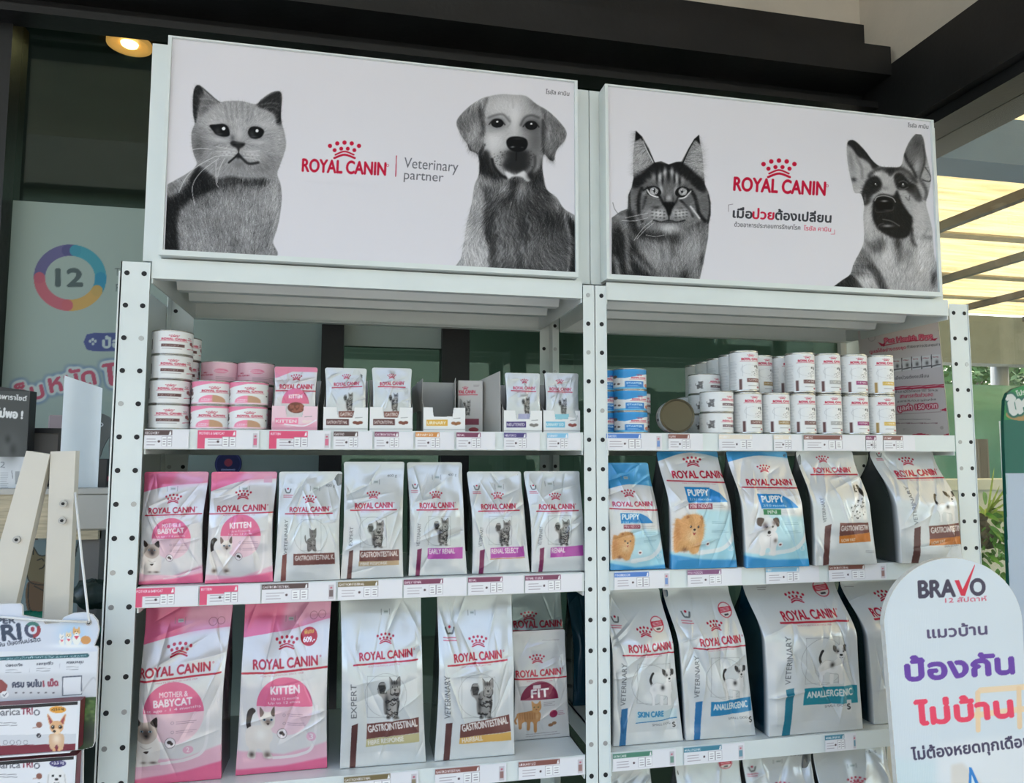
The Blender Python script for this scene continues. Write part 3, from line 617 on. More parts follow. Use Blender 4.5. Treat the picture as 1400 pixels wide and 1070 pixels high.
def flat_print(name, cv, x0, x1, z0, z1, Y, n, parent, m, gain=None, ry=0.0):
    """a flat print whose drawing covers exactly the rectangle; ry turns it about its own vertical"""
    nu, nv = n
    u, v = np.meshgrid(np.linspace(0, 1, nu+1), np.linspace(0, 1, nv+1)); u, v = u.ravel(), v.ravel()
    col = cv.sample(cv.x0+u*cv.W/cv.k, cv.y0+(1-v)*cv.H/cv.k)
    xc = (x0+x1)/2; dx = (u-.5)*(x1-x0)
    V = np.stack([xc+dx*math.cos(ry), Y+dx*math.sin(ry), z0+v*(z1-z0)], 1)
    return mk(name, V, grid_faces(nu, nv), m, parent, cols=col, gain=gain)
# ---------------------------------------------------------------- the setting
mb = MB().box(-6, 9, -9, 9.5, -.06, 0); struct('floor', mb, M['floor'])
YB = .62                                                  # plane of the shop glass
ZH = at(100, 44, YB+.02)[2]                                   # underside of the black header
# header over the shop glass: a stepped black beam
mb = MB().box(-3, 2.28, YB-.04, YB+.02, ZH, 3.0).box(-3, 2.20, .43, YB-.04, 2.83-.10, 2.83).box(-3, 2.20, .50, YB-.04, 2.648, 2.67); struct('trim_1', mb, M['black'])
mb = MB().box(-3, 2.30, YB-.02, YB+.12, 2.83, 3.62); struct('wall_back', mb, M['beige'])
mb = MB().box(2.10, 2.268, .60, .78, 0, 2.85, bev=.012); struct('trim_2', mb, M['column'])
# side beam over the side glass, with its ledge
mb = MB().box(2.20, 2.42, -4.2, .60, 2.483, 2.77).box(2.165, 2.20, -4.2, .60, 2.52, 2.545).box(2.19, 2.20, -4.2, .60, 2.545, 2.60); struct('trim_3', mb, M['black'])
mb = MB().box(2.22, 2.40, -4.2, .62, 2.77, 3.62); struct('wall_right', mb, M['beige'])
mb = MB().box(-3, 2.4, -2.5, .75, 3.62, 3.72); struct('ceiling', mb, M['beige'])  # unseen front part lengthened to limit the skylight to a band
mb = MB().box(-3, 2.2, -.10, -.04, 0, .0001)
# glass and frames behind the racks
xj = at(16, 150, YB)[0]
mb = MB().box(xj-.25, xj+.012, YB-.05, YB+.05, 0, ZH)
for a, b in ((440, 470), (603, 640)):
    xa, xb = at(a, 480, YB)[0], at(b, 480, YB)[0]; mb.box(xa, xb, YB-.03, YB+.05, 0, ZH)
mb.box(xj, 2.1, YB-.03, YB+.05, 0, .08)
struct('trim_4', mb, M['black'])
mb = MB().box(at(470, 480, YB)[0], at(603, 480, YB)[0], YB+.0, YB+.03, at(530, 474, YB)[2], 2.2); struct('trim_5', mb, M['inwall'])
xs = [xj, at(455, 480, YB)[0], at(621, 480, YB)[0], 2.10]
for i in range(3):
    mb = MB().box(xs[i], xs[i+1], YB+.010, YB+.016, .05, ZH)
    if i == 1: mb = MB().box(xs[i], xs[i+1], YB+.010, YB+.016, .05, at(530, 474, YB)[2])
    struct('window_%d' % (i+1), mb, M['glass'])
mb = MB().box(2.30, 2.306, -4.0, .60, 0, 2.483); struct('window_4', mb, M['sideglass'])
# the room behind the glass
mb = MB().box(-3, 3, 4.4, 4.5, 0, 2.9); struct('wall_far', mb, M['inwall'])
mb = MB().box(-3, 2.35, .66, 4.4, 2.76, 2.9); struct('trim_6', mb, M['ceil'])
mb = MB().box(2.268, 2.34, .7, 4.4, 0, 2.9).box(-3.1, -3, .7, 4.4, 0, 2.9); struct('wall_left', mb, M['inwall'])
d = atz(177, 62, 2.75)
t = thing('downlight', 'round recessed ceiling lamp with warm orange glow behind the shop glass', 'lamp', (d[0], d[1], 2.76))
MB().lathe((d[0], d[1], 2.76), [(.066, .0), (.066, -.012), (.062, -.014), (.052, -.008), (.030, -.004), (.0, -.003)], 32).build('lamp_ring', M['amber'], t, True)
MB().lathe((d[0], d[1], 2.76), [(.0, -.016), (.016, -.015), (.024, -.010), (.026, -.004)], 24).build('bulb', M['lamp'], t, True)
pl = bpy.data.lights.new('downlight_light', 'SPOT'); pl.energy = 1.5; pl.color = (1, .7, .38); pl.spot_size = 2.6; pl.shadow_soft_size = .03
po = bpy.data.objects.new('downlight_light', pl); C.objects.link(po); po.location = (d[0], d[1], 2.735)
rl = bpy.data.lights.new('added_room_fill', 'AREA'); rl.energy = 6; rl.size = 2.2; rl.color = (.9, 1, .93)  # added fill for the room behind the glass, no such lamp seen
ro = bpy.data.objects.new('added_room_fill', rl); C.objects.link(ro); ro.location = (.2, 2.8, 2.74)

# unseen house added behind the viewer to shape light and reflections
t = thing('added_house', 'unseen plain grey house added to shape the light on the shop front', 'added building', (0, -15, 0))
MB().box(-14, 16, -18, -15, 0, 7.4).build('house_wall', M['inwall'], t); MB().prism([(-14.6, 7.4), (16.6, 7.4), (14, 8.8), (-12, 8.8)], -18.4, -14.6).build('house_roof', M['grey'], t)
for x in (-10, -5.5, -1, 3.5, 8, 12.5): MB().box(x-.8, x+.8, -15.02, -14.98, .9, 2.6).build('house_window', M['blackbox'], t)

# ---------------------------------------------------------------- the yard seen through the side glass
mb = MB()
xa, xb = 2.5, 11; n = 150; YR = atz(1360, 430, 3.03)[1]
V = []; F = []
for i in range(n+1):
    y = -3+(YR+3)*i/n; z = 3.03+.012*math.sin(i*math.pi*.66)
    V += [(xa, y, z), (xb, y, z)]
for i in range(n): F.append([2*i, 2*i+1, 2*i+3, 2*i+2])
t = thing('pergola_roof', 'yellow translucent sheet roof on brown rafters, outside the side glass', 'roof', (4.5, 2, 3.0))
mk('roof_sheet', V, F, M['roof'], t, smooth=True)
for x in (3.15, 4.27, 5.45, 6.62, 7.8, 8.95):
    MB().box(x-.026, x+.026, -2.5, YR-.05, 2.95, 3.01).build('rafter', M['rafter'], t)
for py in (327, 381, 410): 
    y = atz(1350, py, 3.0)[1]; MB().box(2.5, 10.8, y-.05, y+.05, 3.005, 3.02).build('batten', M['wood'], t)
def hbeam(name, label, Y, py0, py1, dp, m, x0=2.5, x1=11):
    z1, z0 = at(1360, py0, Y)[2], at(1360, py1, Y)[2]
    o = MB().box(x0, x1, Y, Y+dp, z0, z1).build(name, m); return tag(o, label, 'beam')
hbeam('yard_beam', 'grey horizontal beam carrying the far edge of the yellow roof', YR, 432, 497, .25, M['beam'])
hbeam('yard_beam', 'blue grey beam crossing just under the near part of the yellow roof', .95, 160, 222, .18, M['bluebeam'], 2.55, 5)
tag(MB().box(2.72, 2.80, .80, .93, at(1310, 112, .9)[2], at(1310, 96, .9)[2]).build('wall_spotlight', M['bluebeam']), 'small square grey floodlight under the yellow roof beside the blue beam', 'lamp')
# teal awning: sloping sheet with hanging front, folds
Y = 4.2
x0, x1 = at(1322, 530, Y)[0]-.4, at(1400, 530, Y)[0]+1.5
V = []; F = []; nn = 24
for i in range(nn+1):
    x = x0+(x1-x0)*i/nn; w = .03*math.sin(i*1.3)
    zt, zb, ze = at(1350, 526, Y+.8)[2], at(1350, 560, Y)[2], at(1350, 690, Y)[2]
    V += [(x, Y+.8, zt), (x, Y+.02*w, zb), (x, Y+w, (zb+ze)/2+.02), (x, Y+w*1.4, ze+.03*math.sin(i*.9))]
for i in range(nn):
    for k in range(3): F.append([4*i+k, 4*i+4+k, 4*i+5+k, 4*i+1+k])
V2 = [(x, y+.012, z-.01) for x, y, z in V]; nV = len(V)
F2 = F+[[nV+q for q in f][::-1] for f in F]
t = thing('awning', 'teal green canvas awning hanging across the yard beyond the side glass', 'awning', (x0, Y, at(1350, 690, Y)[2]))
mk('canvas', V+V2, F2, M['awning'], t, smooth=True)
for q in (.15, .55, .9): MB().bar((x0+(x1-x0)*q, Y+.8, zt-.03), (x0+(x1-x0)*q, Y+.05, zb-.05), .03, .03).build('awning_arm', M['beam'], t)
# white yard wall, pole, tree
Yw = 2.1
mb = MB(); zt = at(1360, 655, Yw)[2]; mb.box(2.45, 7, Yw, Yw+.15, 0, zt-.06).box(2.42, 7, Yw-.03, Yw+.18, zt-.06, zt)
for k in range(4): mb.box(2.45, 7, Yw-.004, Yw, zt-.06-(k+1)*.38, zt-.056-(k+1)*.38)
tag(mb.build('yard_wall', M['outwall']), 'low white block wall with capping standing outside the side glass', 'wall')
tag(MB().tube([at(1366, 640, 5.5)*[1, 1, 0], at(1366, 490, 5.5)], .09, 16).build('concrete_pole', M['pole'], None, True), 'pale round pole standing behind the teal awning', 'pole')
for (lab, px, py, Yt, r) in (('light green bushy tree between the roof beam and the awning, nearest the rack', 1335, 515, 9.0, .75), ('darker tree crown behind the pale pole and the awning', 1390, 505, 9.6, .8)):
    c0 = at(px, py, Yt); t = thing('yard_tree', lab, 'tree', (c0[0], c0[1], 0)); r_ = np.random.default_rng(px)
    MB().tube([(c0[0], c0[1], 0), (c0[0]+.05, c0[1], c0[2])], [.09, .05], 10).build('trunk', M['trunk'], t, True)
    V = []; F = []
    for k in range(900):
        p = r_.normal(0, 1, 3); p = p/np.linalg.norm(p)*r*r_.uniform(.4, 1)**.5*np.array([1, 1, .8])+c0; a = r_.normal(0, 1, 3); a /= np.linalg.norm(a); b = np.cross(a, r_.normal(0, 1, 3)); b /= np.linalg.norm(b); l = .09
        V += [p-a*l, p+b*l*.45, p+a*l, p-b*l*.45]; F.append([4*k, 4*k+1, 4*k+2, 4*k+3])
    mk('leaves', V, F, M['tree'], t)
# dark clutter and crates beyond the wall
for (x_, y_, x2, y2, lab) in ((1338, 600, 1352, 655, 'dark metal frame standing behind the yard wall near the rack post'), (1376, 575, 1392, 655, 'pale blue shutter panel standing behind the yard wall')):
    a, b = at(x_, y_, 3.3), at(x2, y2, 3.3); mb = MB(); w = b[0]-a[0]
    for k in range(5): mb.box(a[0]+w*k/4-.012, a[0]+w*k/4+.012, 3.3, 3.36, .0, a[2])
    for k in range(7): zz = .2+(a[2]-.2)*k/6; mb.box(a[0], b[0], 3.31, 3.35, zz-.02, zz)
    tag(mb.build('yard_rack' if x_ < 1350 else 'shutter_panel', M['grey'] if x_ < 1350 else M['lavender']), lab, 'rack' if x_ < 1350 else 'panel')
# plant hanging on the wall
c0 = at(1356, 715, 1.9); t = thing('hanging_fern', 'staghorn type fern with strap leaves hanging on the white yard wall', 'plant', (c0[0], 2.09, c0[2]-.2)); r_ = np.random.default_rng(8)
V = []; F = []
mb = MB()
for k in range(14):
    p = c0+np.array([r_.uniform(-.05, .03), .06, r_.uniform(-.12, .06)]); mb.lathe(p-[0, 0, .03], [(0, -.03), (.035, -.02), (.045, 0), (.03, .03), (0, .04)], 8)
mb.build('root_ball', M['moss'], t, True)
def strap(mb, p, d, L, w, droop):
    d = np.array(d, float); d /= np.linalg.norm(d); s_ = np.cross(d, (0, 1, 0)); s_ /= max(np.linalg.norm(s_), 1e-6); P = []
    for q in np.linspace(0, 1, 8):
        c = p+d*L*q+np.array([0, -.04*q, -droop*q*q]); ww = w*math.sin(math.pi*min(1, .15+q*.85))**.6
        P += [c-s_*ww, c+s_*ww]
    mb.add(P, [[2*k, 2*k+1, 2*k+3, 2*k+2] for k in range(7)])
mb = MB()
for k in range(26):
    th = r_.uniform(-.3, 2.6); strap(mb, c0+np.array([0, .03, .03]), (math.cos(th), -.3, math.sin(th)), r_.uniform(.16, .34), .008, r_.uniform(.0, .2))
mb.build('strap_leaf_tuft', M['paleleaf'], t, True)
mb = MB()
for k in range(60):
    p = c0+np.array([r_.normal(.05, .06), .03, -.12+r_.normal(0, .09)]); strap(mb, p, r_.normal(0, 1, 3), .06, .018, .02)
mb.build('trailing_leaves', M['leaf'], t, True)

# ---------------------------------------------------------------- the shelving rack
XP = [0.0, 1.0, 2.008]; HW = .0285; DEP = .42; ZT = 1.85
rack = thing('shelving_rack', 'white perforated steel shelving rack of two bays against the shop glass', 'shelving', (1.0, .21, 0))
holes_dark = np.random.default_rng(11)
for xi, x in enumerate(XP):
    for yy, front in ((0, True), (DEP, False)):
        mb = MB(); y0 = yy if front else yy-.002
        mb.box(x-HW, x+HW, y0, y0+.002, 0, ZT if front else 2.3)
        sx = (x-HW, x-HW+.002) if xi == 0 else (x+HW-.002, x+HW)
        if xi != 1: mb.box(*sx, y0 if front else y0-.04, y0+.04 if front else y0, 0, ZT if front else 2.3)
        else: mb.box(x-.001, x+.001, y0 if front else y0-.04, y0+.04 if front else y0, 0, ZT)
        if front: mb.box(x+HW-.002 if xi == 0 else x+HW-.0015, x+HW, -.002, .004, 0, ZT)
        z = ZT-.024
        while z > .1:
            for s_ in (-.0165, .0165):
                k = 1 if holes_dark.uniform() < .72 else 2
                mb.disc((x+s_, y0-.0004 if front else y0-.0006, z), .0052, 'y', 14, .0006, k)
                if k == 2: mb.lathe((x+s_, y0, z), [(.0, 0)], 3, 2) if False else None
            z -= .068
        mb.build('post', [M['steel'], M['hole'], M['bolt']], rack)
ZS = [.375, .784, 1.184, 1.503, 1.860]                   # tops of the shelf boards
for bi in range(2):
    xa, xb = XP[bi]+.030, XP[bi+1]-.030
    for si, z in enumerate(ZS):
        mb = MB(); L = .042 if si < 4 else .042
        mb.box(xa, xb, .004, DEP-.004, z-.004, z)                           # deck
        mb.box(xa, xb, .002, .0045, z-L, z)                                 # front lip
        mb.box(xa, xb, .0045, .022, z-L, z-L+.0025)                         # return flange
        mb.box(xa+.002, xb-.002, DEP-.006, DEP-.003, z-L-.012, z)           # rear lip
        mb.box(xa+.002, xb-.002, DEP-.03, DEP-.006, z-L-.012, z-L-.0095)
        for s_ in (xa, xb-.003): mb.box(s_, s_+.003, .0045, DEP-.006, z-L-.01, z)   # side lips
        for yr in (.15, .27):                                               # stiffening ribs under the deck
            mb.hexa([(xa+.02, yr-.012, z-.036), (xb-.02, yr-.012, z-.036), (xb-.02, yr+.012, z-.036), (xa+.02, yr+.012, z-.036), (xa+.02, yr-.03, z-.004), (xb-.02, yr-.03, z-.004), (xb-.02, yr+.03, z-.004), (xa+.02, yr+.03, z-.004)])
        mb.build('shelf', M['steel'], rack)
MB().box(-HW-.004, -HW-.001, .0, DEP, 0, 1.83).build('side_panel', M['steel'], rack)
# uprights that carry the sign boxes
for x0, x1 in ((.004, .040), (.955, .9985), (1.0005, 1.040), (1.955, 1.990)):
    MB().box(x0, x1, .031, .060, 1.8605, 2.345).build('sign_upright', M['steel'], rack)
for x in (.12, 1.9): MB().box(x-.02, x+.02, .062, .066, 1.8605, 2.2).build('rear_strut', M['steel'], rack)
# ---------------------------------------------------------------- small printed pictures and pack artwork
RED = (172, 18, 48)
class Loc:
    """draws on canvas c in a local frame: centre (x, y), box w x h, coordinates -.5 .. .5"""
    def __init__(s, c, x, y, w, h): s.c, s.x, s.y, s.w, s.h = c, x, y, w, h
    def p(s, pts): return [(s.x+a*s.w, s.y+b*s.h) for a, b in pts]
    def P(s, pts, col, al=1, soft=0): return s.c.poly(s.p(pts), col, al, soft=soft*s.w, sm=True)
    def B(s, a, b, ra, rb, col, al=1, ang=0, hard=0, clip=None): s.c.blob(s.x+a*s.w, s.y+b*s.h, ra*s.w, rb*s.h, col, al, ang, clip, hard)
    def L(s, pts, wd, col, al=1): s.c.line(s.p(pts), wd*s.w, col, al)
def pic_tabby(c, x, y, w, h, seed=1):
    l = Loc(c, x, y, w, h); r = np.random.default_rng(seed)
    m = np.zeros_like(c.al)
    for pts in ([(-.5,-.2),(-.42,-.36),(-.22,-.38),(-.14,-.26),(-.2,-.12),(-.1,.02),(-.2,.1),(-.34,-.02),(-.46,-.08)],
                [(-.2,-.08),(.0,-.2),(.36,-.16),(.42,.1),(.36,.3),(.34,.42),(.42,.5),(.2,.5),(.14,.4),(.02,.5),(-.12,.5),(-.1,.4),(-.22,.38),(-.26,.1)],
                [(.02,-.3),(.0,-.5),(.12,-.42),(.3,-.42),(.44,-.5),(.46,-.28),(.46,-.12),(.26,-.02),(.04,-.12)]):
        m = np.maximum(m, l.P(pts, (138, 136, 133), 1, .004))
    l.B(.2,.08,.1,.14,(160,158,155),.7); l.B(.22,-.16,.08,.05,(175,172,168),.7)
    for i in range(22):
        a, b = r.uniform(-.2, .4), r.uniform(-.12, .44); l.c.line(l.p([(a,b),(a+.10,b+.03),(a+.16,b+.0)]), .04*w, (12, 12, 12), .95, clip=m)
    l.B(-.12,.12,.08,.2,(24,24,24),.8,0,0,m); l.B(.36,.2,.05,.2,(24,24,24),.8,0,0,m); l.B(-.12,.4,.05,.08,(18,18,18),.8,0,0,m); l.B(.24,-.36,.16,.05,(30,30,30),.7,0,0,m)
    for pts in ([(.0,-.5),(.12,-.42)],[(.3,-.42),(.44,-.5),(.46,-.28)],[(-.5,-.2),(-.42,-.36),(-.22,-.38)],[(.42,.1),(.36,.3),(.34,.42)]): l.L(pts, .02, (24,24,24), .9)
    for i in range(7): l.c.line(l.p([(-.45+i*.04,-.3),(-.42+i*.045,-.2),(-.38+i*.04,-.1)]), .035*w, (16, 16, 16), .9, clip=m)
    for a in (.1,.2,.3): l.L([(a,-.42),(a+.01,-.33)], .03, (30,30,30), .9)
    for a in (.13,.35): l.B(a,-.26,.045,.022,(190,188,180),1,0,1); l.B(a,-.26,.02,.018,(15,15,15),1,0,1)
    l.P([(.19,-.2),(.29,-.2),(.24,-.15)], (30,28,28)); l.L([(.06,-.2),(.04,-.1),(.1,-.06)], .03, (35,35,35), .8); l.L([(.42,-.22),(.43,-.12),(.36,-.06)], .03, (35,35,35), .8)
    l.L([(.16,-.11),(.24,-.09),(.32,-.11)], .018, (30,30,30), .8); l.B(.3,.47,.08,.03,(60,60,58),.8); l.B(-.04,.47,.07,.03,(50,50,48),.8); l.B(.13,.42,.03,.06,(20,20,20),.7)
def pic_kitten_tabby(c, x, y, w, h):
    l = Loc(c, x, y, w, h); m = np.zeros_like(c.al)
    for pts in ([(-.5,-.1),(-.42,-.2),(-.34,.05),(-.2,.1),(-.2,.2),(-.4,.12)], [(-.26,.0),(.1,-.1),(.4,.0),(.4,.3),(.46,.5),(.22,.5),(.1,.42),(-.02,.5),(-.26,.5),(-.3,.2)], [(-.1,-.3),(-.1,-.5),(.06,-.42),(.28,-.42),(.44,-.5),(.46,-.28),(.4,-.08),(.16,-.02),(-.04,-.1)]):
        m = np.maximum(m, l.P(pts, (105,103,102)))
    r = np.random.default_rng(3)
    for i in range(13):
        a, b = r.uniform(-.24,.34), r.uniform(-.05,.45); l.c.line(l.p([(a,b),(a+.1,b+.03)]), .05*w, (28,28,28), .8, clip=m)
    for a in (.06,.16,.26): l.L([(a,-.42),(a+.01,-.3)], .03, (35,35,35), .9)
    for a in (.04,.3): l.B(a,-.24,.06,.03,(200,198,190),1,0,1); l.B(a,-.24,.03,.025,(15,15,15),1,0,1)
    l.P([(.12,-.17),(.22,-.17),(.17,-.13)], (30,28,28)); l.B(.17,.12,.1,.1,(170,168,165),.7)
def pic_birman(c, x, y, w, h, sit=False):
    l = Loc(c, x, y, w, h); cr = (222,214,208); dk = (66,52,48)
    if sit:
        l.P([(-.5,-.1),(-.2,-.2),(.3,-.16),(.5,.05),(.5,.3),(.42,.44),(.46,.5),(-.5,.5)], cr); l.B(.1,.2,.2,.16,(238,234,230),.8); l.L([(-.2,.1),(.0,.16),(.2,.12)], .03, (170,160,155), .7)
        l.P([(-.42,-.3),(-.44,-.52),(-.2,-.42),(.1,-.42),(.4,-.52),(.42,-.28),(.38,-.08),(.1,.04),(-.2,.02),(-.42,-.1)], (190,176,166))
        l.P([(-.44,-.34),(-.44,-.52),(-.22,-.4),(-.3,-.32)], (50,40,38)); l.P([(.42,-.32),(.4,-.52),(.16,-.41),(.3,-.32)], (50,40,38))
        l.B(.0,-.2,.22,.11,dk,.95); l.B(.02,-.12,.12,.07,(52,42,40),.9)
        for a in (-.16,.16): l.B(a,-.22,.06,.02,(130,170,190),1,0,1); l.B(a,-.22,.03,.018,(15,15,18),1,0,1)
        l.P([(-.05,-.14),(.07,-.14),(.01,-.1)], (30,22,22)); l.B(.25,.46,.14,.03,(80,66,60),.8); l.B(-.1,.46,.1,.03,(100,86,80),.7); l.P([(-.1,.22),(.1,.2),(.02,.26)], (60,48,46))
    else:
        l.P([(-.5,-.2),(-.46,-.42),(-.3,-.5),(-.18,-.44),(-.28,-.36),(-.34,-.2),(-.3,-.02),(-.42,-.02)], (48,40,38))
        l.P([(-.5,-.06),(-.2,-.16),(.3,-.12),(.4,.08),(.3,.2),(.32,.36),(.4,.48),(.12,.48),(.04,.34),(-.1,.3),(-.16,.36),(-.2,.5),(-.44,.46),(-.4,.3),(-.5,.2)], cr)
        l.B(.0,.02,.2,.12,(240,237,232),.8); l.B(.22,.42,.12,.07,(88,74,68),.85); l.B(-.3,.42,.1,.06,(70,58,54),.9); l.B(.28,.475,.08,.02,(235,230,226),.9)
        l.P([(-.02,-.3),(-.04,-.52),(.12,-.44),(.32,-.44),(.46,-.54),(.48,-.32),(.44,-.16),(.24,-.08),(.04,-.16)], (226,218,210))
        l.P([(-.03,-.34),(-.04,-.52),(.1,-.43),(.06,-.36)], (120,100,94)); l.P([(.47,-.36),(.46,-.54),(.34,-.43),(.38,-.36)], (90,74,68))
        l.B(.24,-.24,.14,.06,(110,92,84),.9)
        for a in (.12,.36): l.B(a,-.28,.05,.022,(110,150,180),1,0,1); l.B(a,-.28,.025,.018,(15,15,18),1,0,1)
        l.P([(.19,-.21),(.29,-.21),(.24,-.17)], (60,44,42))
def pic_pom(c, x, y, w, h):
    l = Loc(c, x, y, w, h); r = np.random.default_rng(6)
    m = l.P([(-.5,-.3),(-.3,-.34),(-.2,-.42),(-.06,-.46),(.2,-.47),(.36,-.43),(.46,-.34),(.5,-.2),(.46,.1),(.36,.3),(.3,.46),(.1,.5),(-.02,.42),(-.3,.44),(-.5,.42)], (205,150,92), 1, .01)
    l.B(.1,.08,.22,.16,(232,196,150),.8); l.B(-.38,.0,.12,.25,(182,120,64),.7); l.B(.18,-.28,.2,.1,(212,160,100),.7); l.B(-.15,.4,.1,.06,(90,50,30),.7)
    c.fur(m, lambda X, Y: np.arctan2(Y-(y-.12*h), X-(x+.14*w)), int(w*h*.10), .09*w, 22, r, .4, hi=245)
    l.P([(-.12,-.36),(-.12,-.44),(-.02,-.40)], (170,110,62)); l.P([(.34,-.38),(.40,-.45),(.44,-.34)], (170,110,62))
    for a in (.04,.3): l.B(a,-.16,.035,.03,(28,18,14),1,0,1); l.B(a-.008,-.168,.01,.01,(230,230,230),1,0,1)
    l.B(.17,-.07,.09,.07,(236,206,166),.8); l.B(.17,-.09,.04,.028,(24,16,14),1,0,1); l.P([(.12,-.02),(.17,.0),(.22,-.02),(.17,.05)], (170,60,60)); l.B(.22,.44,.07,.05,(214,164,108),.8); l.B(.04,.42,.06,.05,(200,146,90),.7)
def pic_puppy(c, x, y, w, h):
    l = Loc(c, x, y, w, h); wh = (226,224,222)
    l.P([(-.3,-.1),(.3,-.1),(.44,.1),(.4,.32),(.42,.5),(.2,.5),(.12,.34),(-.06,.34),(-.12,.5),(-.36,.5),(-.34,.3),(-.44,.1)], wh); l.B(-.1,.1,.14,.12,(242,241,240),.8); l.L([(.1,.0),(.12,.3)], .04, (186,184,182), .6)
    l.P([(-.3,-.4),(.0,-.48),(.3,-.4),(.36,-.2),(.2,-.02),(.0,.04),(-.2,-.02),(-.32,-.2)], wh)
    l.P([(-.2,-.44),(-.46,-.46),(-.5,-.3),(-.36,-.24),(-.3,-.3)], (84,66,58)); l.P([(.2,-.44),(.46,-.46),(.5,-.28),(.38,-.24),(.3,-.32)], (84,66,58)); l.B(-.18,-.26,.13,.1,(96,78,70),.9); l.B(.24,-.34,.1,.07,(120,100,90),.8)
    for a in (-.14,.16): l.B(a,-.24,.045,.025,(18,14,14),1,0,1); l.B(a-.01,-.25,.014,.008,(230,230,230),1,0,1)
    l.B(.02,-.09,.075,.045,(22,18,18),1,0,1); l.L([(-.06,-.02),(.02,.0),(.1,-.02)], .02, (60,50,48), .8); l.B(.32,.12,.08,.06,(70,56,50),.7)
def pic_terrier(c, x, y, w, h):
    l = Loc(c, x, y, w, h); wh = (224,223,222)
    l.L([(-.36,-.02),(-.42,-.16),(-.36,-.3),(-.32,-.34)], .09, (40,38,38)); l.B(-.35,-.02,.05,.04,wh,1)
    l.P([(-.4,.0),(-.2,-.1),(.1,-.06),(.26,-.14),(.44,-.12),(.46,.1),(.4,.24),(.42,.5),(.26,.5),(.24,.28),(.1,.26),(.08,.5),(-.04,.48),(-.04,.24),(-.2,.24),(-.24,.5),(-.36,.5),(-.36,.28),(-.44,.16)], wh)
    l.c.line(l.p([(-.4,.02),(-.2,-.09),(.1,-.05)]), .012*w, (150,150,150), .8); l.c.line(l.p([(-.04,.24),(.1,.26),(.24,.28)]), .012*w, (140,140,140), .8); l.c.line(l.p([(-.44,.16),(-.36,.28),(-.35,.5)]), .012*w, (150,150,150), .8); l.L([(.25,.3),(.25,.5)], .015, (120,120,120), .8); l.L([(-.24,.28),(-.24,.48)], .012, (140,140,140), .7)
    l.B(.06,.04,.08,.07,(44,42,42),.95); l.B(-.28,.1,.06,.06,(200,200,199),.7)
    l.P([(.16,-.36),(.3,-.46),(.42,-.42),(.5,-.3),(.46,-.16),(.36,-.08),(.24,-.12),(.18,-.24)], wh)
    l.P([(.2,-.4),(.06,-.46),(.06,-.34),(.16,-.28)], (42,40,40)); l.P([(.42,-.44),(.54,-.44),(.54,-.32),(.46,-.3)], (42,40,40)); l.B(.22,-.3,.06,.06,(60,58,58),.9); l.B(.45,-.34,.05,.05,(60,58,58),.85)
    for a in (.26,.41): l.B(a,-.29,.022,.018,(12,12,12),1,0,1)
    l.B(.35,-.2,.045,.028,(14,14,14),1,0,1); l.L([(.3,-.14),(.36,-.12),(.41,-.14)], .014, (60,60,60), .8); l.L([(.44,-.1),(.46,.1)], .02, (150,150,150), .7)
def pic_sitdog(c, x, y, w, h):
    l = Loc(c, x, y, w, h); r = np.random.default_rng(5)
    m = l.P([(.1,-.26),(.34,-.26),(.46,.0),(.46,.3),(.48,.48),(.3,.5),(.3,.3),(.2,.32),(.14,.5),(-.1,.5),(-.06,.4),(-.2,.44),(-.5,.5),(-.34,.4),(-.3,.2),(-.2,.02),(-.02,-.12)], (216,215,214))
    l.L([(-.2,.44),(-.4,.48),(-.5,.49)], .05, (200,199,198))
    for i in range(46):
        a, b = r.uniform(-.3,.45), r.uniform(-.2,.48); l.B(a,b,.022+.02*r.random(),.012+.01*r.random(),(40,40,40),.75,0,1,clip=m)
    l.P([(.1,-.34),(.12,-.46),(.26,-.5),(.38,-.42),(.44,-.32),(.36,-.2),(.2,-.2)], (206,205,204)); l.P([(.22,-.46),(.36,-.44),(.46,-.28),(.42,-.14),(.32,-.2),(.26,-.34)], (42,41,41)); l.P([(.12,-.46),(.04,-.4),(.04,-.26),(.1,-.3)], (46,45,45))
    for a in (.16,.25): l.B(a,-.36,.02,.012,(12,12,12),1,0,1)
    l.B(.14,-.28,.04,.022,(16,16,16),1,0,1); l.L([(.3,.0),(.31,.3)], .015, (120,120,120), .7); l.L([(-.2,.05),(-.05,.2),(-.06,.4)], .015, (130,130,130), .7)
def pic_orange(c, x, y, w, h):
    l = Loc(c, x, y, w, h); og = (178,126,74)
    l.L([(-.4,-.06),(-.5,.1),(-.46,.2)], .07, og); m = l.P([(-.44,-.1),(-.1,-.16),(.2,-.2),(.42,-.1),(.4,.14),(.3,.2),(.3,.5),(.2,.5),(.16,.22),(.06,.18),(.04,.42),(-.06,.42),(-.08,.18),(-.24,.2),(-.26,.36),(-.36,.36),(-.4,.1)], og)
    l.P([(.1,-.3),(.08,-.5),(.2,-.42),(.3,-.42),(.4,-.5),(.44,-.26),(.3,-.12),(.14,-.16)], (190,140,86)); l.B(.3,.0,.08,.1,(206,166,120),.7)
    for i in range(7): l.c.line(l.p([(-.34+i*.09,-.12),(-.32+i*.09,.08)]), .025*w, (140,90,46), .7, clip=m)
    for a in (.18,.33): l.B(a,-.3,.03,.018,(70,80,40),1,0,1)
    l.B(.26,-.22,.025,.014,(110,60,50),1,0,1)

